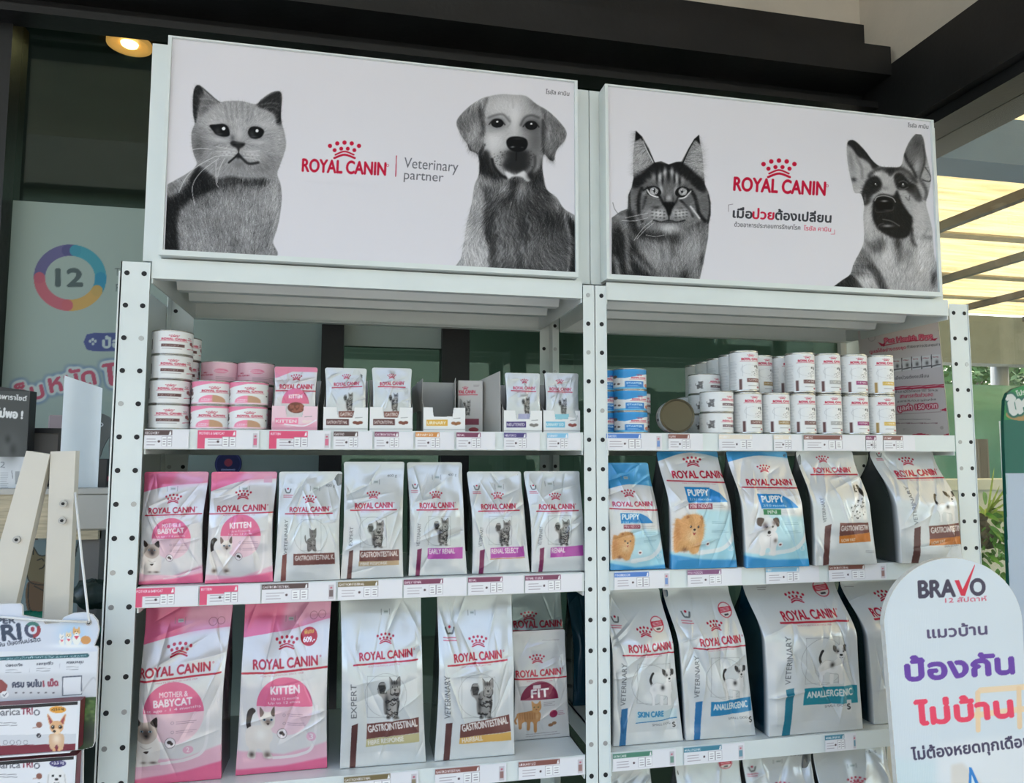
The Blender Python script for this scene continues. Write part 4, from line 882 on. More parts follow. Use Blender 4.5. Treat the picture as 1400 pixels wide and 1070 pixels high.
def wordmark(c, cx, top, cw, p0, p1, h, l0=None, l1=None, lw=6, bold=.05):
    """pearl crown, name and the red rule under it"""
    c.crown(cx, top+cw*.26, cw*.92, RED)
    c.text('ROYAL CANIN', p0, p1, h, RED, bold=bold)
    d = (p1[0]-p0[0])
    c.ring(p1[0]+h*.3, p1[1]-h*.9, h*.09, h*.04, RED)
    if l0: c.line([l0, l1], lw, RED, sm=False)
    if l0: c.text('HEALTH NUTRITION SINCE 1968', (l0[0]+(l1[0]-l0[0])*.22, l0[1]+(l1[1]-l0[1])*.22+lw*1.9), (l0[0]+(l1[0]-l0[0])*.72, l0[1]+(l1[1]-l0[1])*.72+lw*1.9), lw*.8, (190, 90, 110), alpha=.8)
def band(c, pts, col, txt, t0, t1, h, tcol=(232, 228, 224), bold=.04):
    c.poly(pts, col); c.text(txt, t0, t1, h, tcol, bold=bold)
def frame_circle(c, x0, y0, x1, y1, cx, cy, r, lw=1.6):
    g = (128, 130, 130)
    for a, b in (((x0, y0), (x1, y0)), ((x0, y0), (x0, y1)), ((x1, y0), (x1, y1)), ((x0, y1), (x1, y1))): c.line([a, b], lw, g, .8, sm=False)
    c.ring(cx, cy, r, lw, g, .8)
def badge(c, x, y, r):
    c.blob(x, y, r, r, (222, 214, 212), 1, hard=1)
    c.poly([(x-r*.95, y-r*.30), (x+r*.95, y-r*.5), (x+r*.98, y+r*.15), (x-r*.85, y+r*.4)], (190, 40, 62)); c.ring(x, y, r*.95, r*.12, (186, 60, 78))
    for i in range(3): c.line([(x-r*.7, y-r*.12+i*r*.16), (x+r*.7, y-r*.3+i*r*.16)], r*.07, (235, 210, 214), .9)
    c.line([(x-r*.2, y+r*.62), (x+r*.3, y+r*.55)], r*.22, (70, 66, 68))
def smalltext(c, x, y, w, n, gap, col=(120, 112, 114), lw=2.4, seed=0):
    r = np.random.default_rng(abs(seed+int(x)))
    for i in range(n):
        xx = x; e = x+w*r.uniform(.7, 1)
        while xx < e:
            q = r.uniform(.04, .13)*w; c.line([(xx, y+i*gap), (min(e, xx+q), y+i*gap)], lw, col, .8, sm=False); xx += q+.02*w
def tick(c, x, y, w=60, h=30, col=(120, 122, 122)):     # small factory mark near the top seal
    c.line([(x, y), (x, y+h)], 3, col, .8, sm=False); c.rect(x+w*.3, y+h*.2, x+w*.85, y+h*.8, (176, 186, 182), .9); c.line([(x+w*.4, y+h*.5), (x+w*.75, y+h*.5)], h*.2, col, .7, sm=False); c.line([(x+w, y), (x+w, y+h)], 3, col, .8, sm=False)
def vet_mark(c, x, y, s):
    for a in (-.5, .5): c.line([(x+a*s, y-.3*s), (x+a*.6*s, y+.3*s), (x, y+.35*s)], s*.2, (90, 92, 92), .9)
    c.blob(x, y-.35*s, s*.16, s*.16, RED, 1, hard=1); smalltext(c, x-s*.8, y+s*.8, s*1.6, 2, s*.3, (190, 80, 100), s*.12)

SILVER = (205, 208, 208)
def art_vet(org, quad, k, logo, vert, strip, scol, pic, bandp, extra=(), sub=None, mark=None, bdg=None, fc=None, bg=SILVER, tk=None, wt=None):
    """silver clinic-diet pack; every coordinate is in the crop frame org of the photograph"""
    xs = [q[0] for q in quad]; ys = [q[1] for q in quad]
    c = Canvas(min(xs)-10, min(ys)-10, max(xs)+10, max(ys)+10, k/org[2], bg)
    if fc: frame_circle(c, *fc)
    wordmark(c, *logo)
    if vert: c.text(vert[0], vert[1], vert[2], vert[3], (92, 94, 98), bold=.01)
    if strip: c.poly(strip, scol)
    if pic: pic[0](c, *pic[1:])
    if bandp: band(c, *bandp)
    if sub: band(c, *sub)
    if mark: vet_mark(c, *mark)
    if bdg: badge(c, *bdg)
    if tk: tick(c, *tk)
    if wt: c.text(wt[0], wt[1], wt[2], wt[3], (110, 112, 112))
    for e in extra: e(c)
    return c
# ---------------------------------------------------------------- the two sign boxes on top
YS = -.014
def sign_box(label, px_l, px_r, pics, letters, extra):
    (x0, x1) = at(px_l[0], px_l[1], YS)[0], at(px_r[0], px_r[1], YS)[0]
    z0, z1 = 1.864, 2.341
    t = thing('sign_box', label, 'sign', ((x0+x1)/2, 0, z0), 'sign boxes on the rack')
    f = .007
    mb = MB().box(x0, x1, YS+.004, .030, z0, z1)
    for a in ((x0, x0+f, z0, z1), (x1-f, x1, z0, z1), (x0+f, x1-f, z0, z0+f*1.6), (x0+f, x1-f, z1-f*.5, z1)): mb.box(a[0], a[1], YS-.003, YS+.004, a[2], a[3])
    mb.build('sign_frame', M['steel'], t)
    c = Canvas(0, 0, 20, 20, 1, (206, 204, 209))
    pn = flat_print('panel', c, x0+f, x1-f, z0+f*1.6, z1-f*.5, YS+.0035, (4, 4), t, M['sign'])
    for nm, lab, cv, org, box in pics:
        a = at(box[0], box[3], YS); b = at(box[2], box[1], YS)
        cv.a = 206*(np.clip(cv.a, 0, 240)/206)**1.28; al = cv.al[..., None]; al = al*al*(3-2*al); cv.a = cv.a*al+np.array((206, 204, 209.))*(1-al)
        X0, X1, Z0, Z1 = max(a[0], x0+f+.0003), min(b[0], x1-f-.0003), max(a[2], z0+f*1.6+.0003), b[2]
        o = plane_print(nm, cv, org, X0, X1, Z0, Z1, YS+.0031, .00125, pn, M['sign']); tag(o, lab)
    for li, (nm, cv, org, box) in enumerate(letters):
        pts = [at(box[i], box[j], YS) for i in (0, 2) for j in (1, 3)]
        plane_print(nm, cv, org, min(p[0] for p in pts), max(p[0] for p in pts), min(p[2] for p in pts), max(p[2] for p in pts), YS+.0029-.0001*li, .0010, pn, M['sign'])
    return t
BGS = (206, 204, 209)
def hx(c, x0, y0, x1, y1, s, h, col, **k): c.text(s, (x0, y0), (x1, y1), h, col, **k)
# left sign lettering, in photograph pixels
c1 = Canvas(405, 180, 540, 250, 3.4, BGS); c1.crown(471, 216, 45, (176, 16, 50)); hx(c1, 413, 234, 527, 239.5, 'ROYAL CANIN', 17, (176, 16, 50), bold=.045); c1.ring(530, 226, 1.6, .6, (176, 16, 50))
c2 = Canvas(536, 205, 632, 255, 3.4, BGS); c2.line([(542, 213), (541, 241)], 1.3, (170, 30, 60), sm=False); hx(c2, 552, 229, 626, 235, 'Veterinary', 14, (92, 92, 98), bold=.0); hx(c2, 552, 244.5, 606, 248.5, 'partner', 12.5, (92, 92, 98)); 
c3 = Canvas(742, 116, 784, 136, 4, BGS); hx(c3, 746, 128, 778, 131, 'โรยัล คานิน', 5.4, (70, 70, 74), bold=.02)
sign_box('white sign box with a round faced grey cat and a drooping eared dog', (224, 200), (790, 250),
    [('cat_picture', 'black and white print of a round faced cat', shorthair_cat(), (220, 110, 4.367), (224, 112, 394, 356)), ('dog_picture', 'black and white print of a drooping eared dog', retriever_dog(), (615, 120, 4.038), (622, 123, 787, 384))],
    [('logo', c1, (0, 0, 1), (408, 184, 536, 246)), ('lettering', c2, (0, 0, 1), (538, 208, 630, 253)), ('small_print', c3, (0, 0, 1), (743, 118, 782, 134))], None)
c4 = Canvas(992, 205, 1145, 275, 3.4, BGS); c4.crown(1065, 242, 48, (176, 16, 50)); hx(c4, 1003, 260, 1128, 267, 'ROYAL CANIN', 18, (176, 16, 50), bold=.045); c4.ring(1131, 254, 1.6, .6, (176, 16, 50))
c5 = Canvas(992, 272, 1148, 326, 3.4, BGS); dk = (52, 52, 58)
hx(c5, 1002, 297, 1028, 298.5, 'เมื่อ', 11.5, dk, bold=.05); hx(c5, 1029, 298.5, 1058, 300, 'ป่วย', 11.5, (184, 24, 58), bold=.05); hx(c5, 1060, 300, 1136, 304, 'ต้องเปลี่ยน', 11.5, dk, bold=.05)
hx(c5, 1004, 309.5, 1094, 314, 'ด้วยอาหารประกอบการรักษาโรค', 5.6, (70, 70, 74), bold=.02); hx(c5, 1099, 314.5, 1136, 316.5, 'โรยัล คานิน', 5.6, (190, 50, 76), bold=.02)
c5.line([(996, 289), (996, 280), (1002, 279)], .7, (120, 110, 116), sm=False); c5.line([(1136, 320), (1141, 320), (1141, 314)], .7, (190, 90, 110), sm=False)
c6 = Canvas(1238, 164, 1278, 182, 4, BGS); hx(c6, 1241, 173.6, 1269, 176, 'โรยัล คานิน', 5, (70, 70, 74), bold=.02)
sign_box('white sign box with a tufted eared tabby, a pointed eared dog and Thai words', (828, 250), (1281, 280),
    [('cat_picture', 'black and white print of a tufted eared tabby cat', longhair_cat(), (832, 170, 4.864), (836, 174, 980, 388)), ('dog_picture', 'black and white print of a pointed eared dog', shepherd_dog(), (1135, 175, 4.652), (1138, 178, 1284, 402))],
    [('logo', c4, (0, 0, 1), (996, 210, 1140, 273)), ('lettering', c5, (0, 0, 1), (994, 275, 1146, 323)), ('small_print', c6, (0, 0, 1), (1240, 166, 1277, 181))], None)
# ---------------------------------------------------------------- packs on the shelves
def crinkle(u, v, seed, amp):
    r = np.random.default_rng(seed); d = np.zeros_like(u)
    d += amp*1.6*(vnoise(u*2.2+seed, v*3.2, seed)-.5)+amp*.8*(vnoise(u*6+seed, v*8, seed+3)-.5)
    for _ in range(16):
        cx, cy = r.uniform(0, 1), r.beta(2.2, 1.6); th = r.choice([r.uniform(.9, 1.4), r.uniform(1.7, 2.2), r.uniform(.1, .5)]); L = r.uniform(.12, .35); a = amp*r.uniform(.3, 1.0)*r.choice([-1, 1]); w = r.uniform(.012, .04)
        du, dv = u-cx, (v-cy)*1.6; t = du*math.cos(th)+dv*math.sin(th); n = -du*math.sin(th)+dv*math.cos(th)
        d += a*np.exp(-np.abs(n)/w)*np.exp(-(t/L)**2)
    return d
def bag(name, label, cat, group, cv, org, quad, Y, zb, depth, side, seed, amp=.0046, taper=(.50, .42), bulge=.012, flare=-.004, res=1.45, bottom=None, sticker=None, seal=(205, 206, 206), shoulder=0.0, m='bag'):
    """gusseted pack: front face traced as quad (TL, TR, BR, BL in the crop frame org) standing at y = Y on height zb"""
    W_ = [(org[0]+a/org[2], org[1]+b/org[2]) for a, b in quad]
    TL, TR, BR, BL = [at(px, py, Y) for px, py in W_]
    zt = (TL[2]+TR[2])/2; h = zt-zb
    xl0, xr0, xl1, xr1 = BL[0], BR[0], TL[0], TR[0]
    wpx = abs(W_[2][0]-W_[3][0]); hpx = abs(W_[3][1]-W_[0][1])
    nu, nv, ns, nb = int(wpx*res)+2, int(hpx*res)+2, 7, 10
    v = np.linspace(0, 1, nv+1); u = np.linspace(0, 1, nu+1)
    t0, lean = taper
    s = np.clip((v-t0)/(1-t0), 0, 1); s = s*s*(3-2*s)
    yf = Y+depth*lean*s                                # front edge line
    yb = Y+depth*(1-s)+depth*lean*s+.004*s
    xl = xl0+(xl1-xl0)*v-flare*np.sin(np.pi*v)+shoulder*np.clip((v-.86)/.14, 0, 1)**2*0; xr = xr0+(xr1-xr0)*v+flare*np.sin(np.pi*v)
    nrow = nu+2*ns+nb
    xl = xl+.005*(1-np.sqrt(1-np.clip((v-1+.006/h)/(.006/h), 0, 1)**2)); xr = xr-.005*(1-np.sqrt(1-np.clip((v-1+.006/h)/(.006/h), 0, 1)**2))
    side = np.array(side, float)*.58  # gusset colours darkened, standing in for the shade between packs
    U, Vv = np.meshgrid(u, v)
    X = xl[:, None]+(xr-xl)[:, None]*U
    prof = 1-(2*U-1)**2
    bot = np.clip(Vv/.10, 0, 1)**.6
    Yf = yf[:, None]-bulge*prof**.7*np.sin(np.pi*np.clip(Vv*1.02, 0, 1))**.8*(1-.5*s[:, None])
    fade = np.clip(np.minimum(U, 1-U)*14, 0, 1)*np.clip((1-Vv)*9, 0, 1)*np.clip(Vv*12, .15, 1)
    Yf = Yf-crinkle(U, Vv, seed, amp)*fade*1.1+.010*(1-bot)*(np.abs(2*U-1)**4)*0
    Yf = np.minimum(Yf, yb[:, None]-.0018)
    Z = zb+h*Vv+np.zeros_like(U); Z[0] += .0015
    cq = np.array(quad, float)
    cx = (cq[3, 0]*(1-U)+cq[2, 0]*U)*(1-Vv)+(cq[0, 0]*(1-U)+cq[1, 0]*U)*Vv
    cy = (cq[3, 1]*(1-U)+cq[2, 1]*U)*(1-Vv)+(cq[0, 1]*(1-U)+cq[1, 1]*U)*Vv
    CF = cv.sample(cx, cy)
    k = np.linspace(0, 1, ns+1)[1:-1][None, :]
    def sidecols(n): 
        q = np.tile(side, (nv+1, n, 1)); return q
    pin = (.012*np.sin(np.pi*k))*np.clip(v*1.5, 0, 1)[:, None]+depth*.10*np.sin(np.pi*k)*s[:, None]
    Yr = yf[:, None]+(yb-yf)[:, None]*k; Xr = xr[:, None]-pin; Xl = xl[:, None]+pin[:, ::-1]
    Yl = yb[:, None]-(yb-yf)[:, None]*k
    ub = np.linspace(1, 0, nb+1)[None, :]
    Xb = xl[:, None]+(xr-xl)[:, None]*ub; Ybk = yb[:, None]+.006*np.sin(np.pi*ub)*np.sin(np.pi*v)[:, None]
    zz = Z[:, :1]
    PX = np.concatenate([X, Xr, Xb, Xl], 1); PY = np.concatenate([Yf, Yr, Ybk, Yl], 1)
    PZ = np.repeat(zz, PX.shape[1], 1)
    ncol = PX.shape[1]
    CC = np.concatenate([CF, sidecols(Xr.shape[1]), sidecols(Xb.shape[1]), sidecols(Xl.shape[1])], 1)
    j, i = np.meshgrid(np.arange(nv), np.arange(ncol), indexing='ij')
    F = np.stack([j*ncol+i, j*ncol+(i+1) % ncol, (j+1)*ncol+(i+1) % ncol, (j+1)*ncol+i], -1)
    P = np.stack([PX, PY, PZ], -1)
    loc = ((xl0+xr0)/2, Y+depth/2, zb)
    t = thing(name, label, cat, loc, group)
    kr = max(2, int(nv*.935))                          # rows above this are the pressed top seal
    def sub(r0, r1, nm, cap=False):
        PP = P[r0:r1+1].reshape(-1, 3); Q = CC[r0:r1+1].reshape(-1, 3); n = r1-r0
        FF = (F[r0:r1]-r0*ncol).reshape(-1, 4)
        o = mk(nm, PP, FF, M[m], t, cols=Q, smooth=True, gain=1.0)
        return o
    sub(0, kr, 'bag_body'); sub(kr, nv, 'top_seal')
    # flat gusset floor
    fl = MB(); fl.box(min(xl0, xr0)+.004, max(xl0, xr0)-.004, Y+.006, Y+depth-.004, zb+.0004, zb+.0016); fl.build('bag_floor', M['carton'], t)
    return t

O5, O6, O7, O8 = (170, 610, 4.242), (460, 610, 3.784), (800, 590, 4.516), (1080, 590, 4.375)
O9, O10, O11, O12 = (130, 790, 3.821), (440, 790, 3.590), (760, 780, 3.690), (1000, 760, 3.45)
K = 2.2
BR, BR2, PLUM, MAG, TAN, ORG = (106, 62, 56), (82, 46, 44), (112, 30, 76), (172, 74, 160), (182, 158, 122), (190, 112, 42)
TEAL, BLUE, PINK, PINK2, CY = (16, 112, 136), (24, 104, 158), (218, 104, 142), (226, 160, 184), (150, 205, 222)
ZB_, ZC_, ZD_ = 1.184, .784, .375

def art_pink(org, quad, k, arc, logo, semi, words, pic, low, extra=()):
    xs = [q[0] for q in quad]; ys = [q[1] for q in quad]
    c = Canvas(min(xs)-10, min(ys)-10, max(xs)+10, max(ys)+10, k/org[2], (212, 210, 211))
    x0, x1, y0, y1 = min(xs)-10, max(xs)+10, min(ys)-10, max(ys)+10
    c.poly([(x0, y0), (x1, y0), (x1, arc[2])]+list(smooth([(x1, arc[2]), arc[1], (x0, arc[0])], 10, False))+[(x0, y0)], PINK)
    c.poly([((x0+x1)/2+20, y0), (x1, y0), (x1, arc[2]), ((x0+x1)/2-30, arc[1][1]+12)], (214, 160, 182), .75, soft=14)
    cx, cy, r = semi
    # pale lower field with the white sweeping arc
    c.poly([(x0, low), (x0+ (x1-x0)*.5, low+14), (x1, low-60), (x1, y1), (x0, y1)], (222, 170, 188), .9, soft=3)
    m = np.clip((r-np.hypot(c.xx-cx, c.yy-cy))*c.k+.5, 0, 1)
    c.put(m*(c.yy >= cy), (224, 192, 202)); c.put(m*(c.yy < cy), PINK)
    c.line([(cx-r*.4, low+34), (cx+r*.5, low+16), (cx+r*1.0, low-40), (cx+r*1.15, cy)], r*.10, (224, 220, 222), .9)
    c.poly([(x0, y1-(y1-y0)*.045), ((x0+x1)/2, y1-(y1-y0)*.075), (x1, y1-(y1-y0)*.13), (x1, y1), (x0, y1)], (216, 96, 136), .95, soft=3)
    wordmark(c, *logo)
    for w in words: c.text(*w[:4], (240, 228, 234), bold=w[4])
    for q in range(2):
        yy = cy+r*.30+q*r*.30; c.ring(cx-r*.02, yy, r*.045, 2, (150, 140, 146)); smalltext(c, cx+r*.10, yy-4, r*.75, 2, 10, (130, 112, 122), 2.2, q)
    c.blob(cx-r*.10, cy+r*.95, r*.17, r*.17, (230, 222, 226), 1, hard=1); c.ring(cx-r*.10, cy+r*.95, r*.17, 2, (90, 82, 84)); c.blob(cx-r*.12, cy+r*.93, r*.08, r*.06, (60, 50, 50), 1, hard=1); c.blob(cx-r*.05, cy+r*.98, r*.05, r*.05, (60, 50, 50), 1, hard=1)
    pic[0](c, *pic[1:])
    for e in extra: e(c)
    return c
def art_puppy(org, quad, k, arc, logo, flag, fl2, word, pic, low, hole=None):
    xs = [q[0] for q in quad]; ys = [q[1] for q in quad]
    x0, x1, y0, y1 = min(xs)-10, max(xs)+10, min(ys)-10, max(ys)+10
    c = Canvas(x0, y0, x1, y1, k/org[2], (214, 214, 213)); bl = (52, 142, 196)
    c.poly([(x0, y0), (x1, y0), (x1, arc[2])]+list(smooth([(x1, arc[2]), arc[1], (x0, arc[0])], 10, False))+[(x0, y0)], bl)
    c.poly([((x0+x1)/2, y0), (x1, y0), (x1, arc[2]), ((x0+x1)/2, arc[1][1])], (112, 178, 212), .5, soft=16)
    cx = (x0*.4+x1*.6); cyy = low-(y1-y0)*.13
    c.poly([(x0+(x1-x0)*.42, fl2[1][1]+6), (x1, fl2[1][1]+20), (x1, low+30), (x0+(x1-x0)*.3, low+10)], (176, 216, 226), .85, soft=8)
    c.poly([(x0, low), ((x0+x1)/2, low+26), (x1, low-70), (x1, y1), (x0, y1)], CY, .9, soft=4)
    c.line([(x0+(x1-x0)*.45, low+10), (x0+(x1-x0)*.8, low-24), (x1-14, low-150), (x1-16, low-250)], 26, (222, 226, 226), .9)
    c.poly([(x0, low+16), ((x0+x1)*.5, low+52), (x1, low+(y1-low)*.42), (x1, y1), (x0, y1)], (44, 140, 198), .95, soft=4)
    wordmark(c, *logo)
    c.poly(flag, (20, 124, 186), sm=False); c.text(*word, (234, 236, 238), bold=.05)
    w0 = word[1]; c.text('2/10 months', (w0[0], w0[1]+word[3]*.72), (w0[0]+(word[2][0]-w0[0])*1.08, w0[1]+word[3]*.72), word[3]*.38, (220, 230, 236))
    c.poly(fl2[2], fl2[3]); c.text(fl2[0], fl2[1], fl2[4], fl2[5], (232, 226, 226), bold=.03)
    e = fl2[2][1]; smalltext(c, e[0]+6, e[1]+10, (x1-e[0])*.55, 2, 12, (150, 150, 150), 2.4)
    for q in range(2): smalltext(c, x0+(x1-x0)*.62, low-(y1-y0)*.24+q*(y1-y0)*.07, (x1-x0)*.26, 2, 10, (110, 140, 150), 2.2, q)
    c.blob(x0+(x1-x0)*.56, low-(y1-y0)*.06, 15, 15, (226, 228, 228), 1, hard=1); c.blob(x0+(x1-x0)*.56, low-(y1-y0)*.06, 8, 6, (120, 60, 60), 1, hard=1)
    c.ring(x0+(x1-x0)*.88, low-20, 16, 2.5, (224, 234, 238)); c.text('3', (x0+(x1-x0)*.87, low-12), (x0+(x1-x0)*.9, low-12), 18, (224, 234, 238))
    pic[0](c, *pic[1:])
    if hole: tick(c, hole[0], hole[1], 50, 26)
    return c

# --- middle shelf, left bay
q = [(90,148),(475,150),(455,803),(80,816)]
c = art_pink(O5, q, K, (275,(240,235),215), (275,305,110,(130,395),(412,388),32,(110,406),(456,396),7), (275,540,120), [('MOTHER &',(220,476),(337,472),22,.03),('BABYCAT',(195,512),(355,505),28,.06),('1st age - 1 4 months',(185,533),(360,529),10,0)], (pic_birman,155,650,115,190,True), 745, [lambda c: tick(c,235,235)])
bag('cat_food_bag', 'small pink bag with a lying brown faced cat, beside the left rack post', 'pet food bag', 'cat food bags on the middle shelf', c, O5, q, .022, ZB_, .075, (206,150,172), 21)
q = [(487,148),(880,150),(862,790),(465,802)]
c = art_pink(O5, q, K, (275,(670,205),190), (682,280,110,(530,382),(826,374),34,(480,394),(874,386),7), (678,520,124), [('KITTEN',(614,477),(741,471),32,.06),('Up to 12 months',(618,498),(735,494),11,0),('Up to 12 mois',(605,515),(750,511),10,0)], (pic_birman,560,635,140,210,False), 745, [lambda c: tick(c,655,235), lambda c: c.rect(800,175,850,215,(206,150,176),.8)])
bag('cat_food_bag', 'small pink bag with a walking cream kitten on the middle shelf', 'pet food bag', 'cat food bags on the middle shelf', c, O5, q, .010, ZB_, .075, (206,140,166), 22)
q = [(888,148),(1264,148),(1252,786),(865,798)]
c = art_vet(O5, q, K, (1072,308,90,(952,386),(1190,381),27,(925,396),(1213,394),7), ('VETERINARY',(938,632),(942,430),20), [(910,640),(937,628),(935,788),(905,793)], (112,60,55), (pic_kitten_tabby,1082,545,76,135), ([(978,628),(1226,622),(1226,690),(978,696)], BR, 'GASTROINTESTINAL K.', (988,668),(1222,660),27), mark=(940,262,34), fc=(1022,430,1145,610,1082,525,100), tk=(1075,235,55,28), wt=('400 g',(1165,240),(1222,240),15))
bag('cat_food_bag', 'small silver bag with brown band and a tabby kitten sitting, on the middle shelf', 'pet food bag', 'cat food bags on the middle shelf', c, O5, q, .006, ZB_, .075, (176,180,180), 23)
q = [(36,80),(358,80),(346,682),(20,692)]
c = art_vet(O6, q, K, (190,252,78,(90,325),(294,318),27,(65,333),(316,329),6), ('EXPERT',(75,516),(80,420),18), [(60,545),(82,538),(76,690),(52,692)], BR2, (pic_tabby,203,455,90,140), ([(115,540),(328,535),(328,592),(115,597)], BR, 'GASTROINTESTINAL', (122,575),(322,568),26), sub=([(112,597),(326,592),(326,615),(112,622)], TAN, 'FIBRE RESPONSE', (122,617),(262,611),14), fc=(118,368,260,522,185,440,74), tk=(178,175,45,24), wt=('400 g',(265,162),(318,160),14))
bag('cat_food_bag', 'tallest silver cat bag on the middle shelf, with brown and tan bands', 'pet food bag', 'cat food bags on the middle shelf', c, O6, q, .012, ZB_, .08, (170,176,176), 24)
q = [(368,83),(661,83),(676,660),(372,678)]
c = art_vet(O6, q, K, (515,250,76,(425,322),(612,316),27,(408,331),(634,325),6), ('VETERINARY',(423,518),(428,400),17), [(412,535),(435,528),(430,674),(408,677)], PLUM, (pic_tabby,540,440,84,140,2), ([(467,527),(658,518),(656,577),(467,583)], MAG, 'EARLY RENAL', (475,556),(613,550),25), mark=(405,210,28), fc=(470,362,590,510,520,440,72), tk=(500,150,45,24), wt=('400 g',(585,155),(630,154),13))
bag('cat_food_bag', 'tall silver bag with a purple band, first of the three purple banded bags', 'pet food bag', 'cat food bags on the middle shelf', c, O6, q, .022, ZB_, .08, (166,172,172), 25)
q = [(684,130),(971,133),(1001,655),(702,666)]
c = art_vet(O6, q, K, (838,256,72,(745,328),(930,324),26,(728,337),(951,333),6), ('VETERINARY',(744,520),(752,420),17), [(735,540),(760,533),(758,665),(734,666)], PLUM, (pic_tabby,858,450,84,135,3), ([(790,527),(973,518),(976,572),(792,580)], MAG, 'RENAL SELECT', (797,557),(942,551),25), mark=(730,215,28), fc=(782,362,905,510,838,440,70), tk=(828,200,45,24), extra=[lambda c: c.line([(792,584),(976,577)],4,(190,110,70),sm=False)])
bag('cat_food_bag', 'small silver bag with a purple band underlined in fine orange', 'pet food bag', 'cat food bags on the middle shelf', c, O6, q, .024, ZB_, .075, (166,172,172), 26)
q = [(982,130),(1278,130),(1292,655),(1010,661)]
c = art_vet(O6, q, K, (1135,260,72,(1045,330),(1234,327),26,(1030,340),(1256,336),6), ('VETERINARY',(1052,518),(1058,420),17), [(1045,533),(1067,527),(1065,656),(1043,657)], PLUM, (pic_tabby,1162,450,84,135,4), ([(1100,528),(1280,518),(1280,573),(1100,580)], MAG, 'RENAL', (1107,557),(1178,553),25), mark=(1025,215,28), fc=(1085,362,1210,510,1140,440,72), tk=(1090,185,45,24))
bag('cat_food_bag', 'small silver bag with a purple band, standing against the middle post', 'pet food bag', 'cat food bags on the middle shelf', c, O6, q, .020, ZB_, .07, (166,172,172), 27)

# --- middle shelf, right bay
q = [(118,195),(425,190),(497,855),(155,862)]
c = art_puppy(O7, q, K, (372,(285,328),348), (270,380,92,(165,465),(413,460),28,(145,478),(462,486),8), [(203,505),(330,505),(375,525),(420,566),(207,568)], ('MINI INDOOR',(228,594),[(222,575),(330,575),(330,600),(222,600)],(136,44,66),(325,594),15), ('PUPPY',(215,544),(323,541),32), (pic_pom,228,705,130,180), 790, (245,275))
bag('dog_food_bag', 'smallest blue and white bag with a fluffy ginger puppy, beside the middle post', 'pet food bag', 'dog food bags on the middle shelf', c, O7, q, .010, ZB_, .085, (120,170,196), 31, amp=.0045)
q = [(492,122),(880,120),(940,846),(535,862)]
c = art_puppy(O7, q, K, (190,(700,128),175), (712,182,130,(568,292),(895,288),44,(523,308),(936,318),8), [(617,345),(770,348),(830,380),(884,436),(620,442)], ('MINI INDOOR',(632,474),[(620,448),(776,446),(776,481),(620,482)],(136,44,66),(768,472),22), ('PUPPY',(632,400),(762,398),38), (pic_pom,632,632,180,250), 742)
bag('dog_food_bag', 'big blue and white bag with a fluffy ginger puppy and a plum label', 'pet food bag', 'dog food bags on the middle shelf', c, O7, q, -.004, ZB_, .12, (128,134,136), 32, amp=.0055)
q = [(932,122),(1318,120),(1386,848),(998,856)]
c = art_puppy(O7, q, K, (195,(1130,148),172), (1150,228,98,(1020,338),(1308,337),38,(988,350),(1366,355),8), [(1062,390),(1205,392),(1262,425),(1316,476),(1075,482)], ('MINI',(1110,514),[(1083,485),(1192,485),(1192,519),(1085,519)],(34,112,62),(1165,512),22), ('PUPPY',(1085,442),(1220,440),38), (pic_puppy,1112,650,130,240), 750)
bag('dog_food_bag', 'big blue and white bag with a white puppy and a green label', 'pet food bag', 'dog food bags on the middle shelf', c, O7, q, -.02, ZB_, .12, (128,134,136), 33, amp=.0055)
q = [(105,118),(455,116),(522,795),(155,812)]
c = art_vet(O8, q, K, (263,162,86,(190,250),(415,245),30,(170,262),(453,258),8), ('VETERINARY',(203,545),(190,400),18), [(195,570),(228,555),(231,800),(198,808)], BR2, (pic_sitdog,392,420,135,215), ([(275,547),(472,545),(480,605),(278,627)], BR, 'GASTROINTESTIN', (285,596),(470,588),30), sub=([(278,627),(482,605),(486,658),(280,671)], ORG, 'LOW FAT', (295,662),(382,655),17), extra=[lambda c: smalltext(c,450,715,60,2,9)])
bag('dog_food_bag', 'silver bag with brown and orange bands and a sitting spotted dog', 'pet food bag', 'dog food bags on the middle shelf', c, O8, q, -.02, ZB_, .12, (134,140,140), 34, amp=.0055)
q = [(590,118),(985,116),(1036,790),(672,796)]
c = art_vet(O8, q, K, (805,175,102,(705,276),(958,262),37,(695,286),(996,279),8), ('VETERINARY',(738,557),(722,330),22), [(720,580),(755,568),(766,792),(725,796)], BR2, (pic_terrier,928,445,150,185), ([(805,567),(1030,552),(1030,635),(810,645)], BR, 'GASTROINTESTINAL', (818,610),(1062,598),33), sub=([(810,645),(1030,632),(1030,680),(812,685)], ORG, 'LOW FAT', (825,677),(915,667),18), mark=(650,140,30), extra=[lambda c: c.text('SMALL DOG',(908,698),(1010,690),11,(110,110,112))])
bag('dog_food_bag', 'silver bag with brown and orange bands and a standing terrier', 'pet food bag', 'dog food bags on the middle shelf', c, O8, q, -.03, ZB_, .17, (120,126,126), 35, amp=.006)

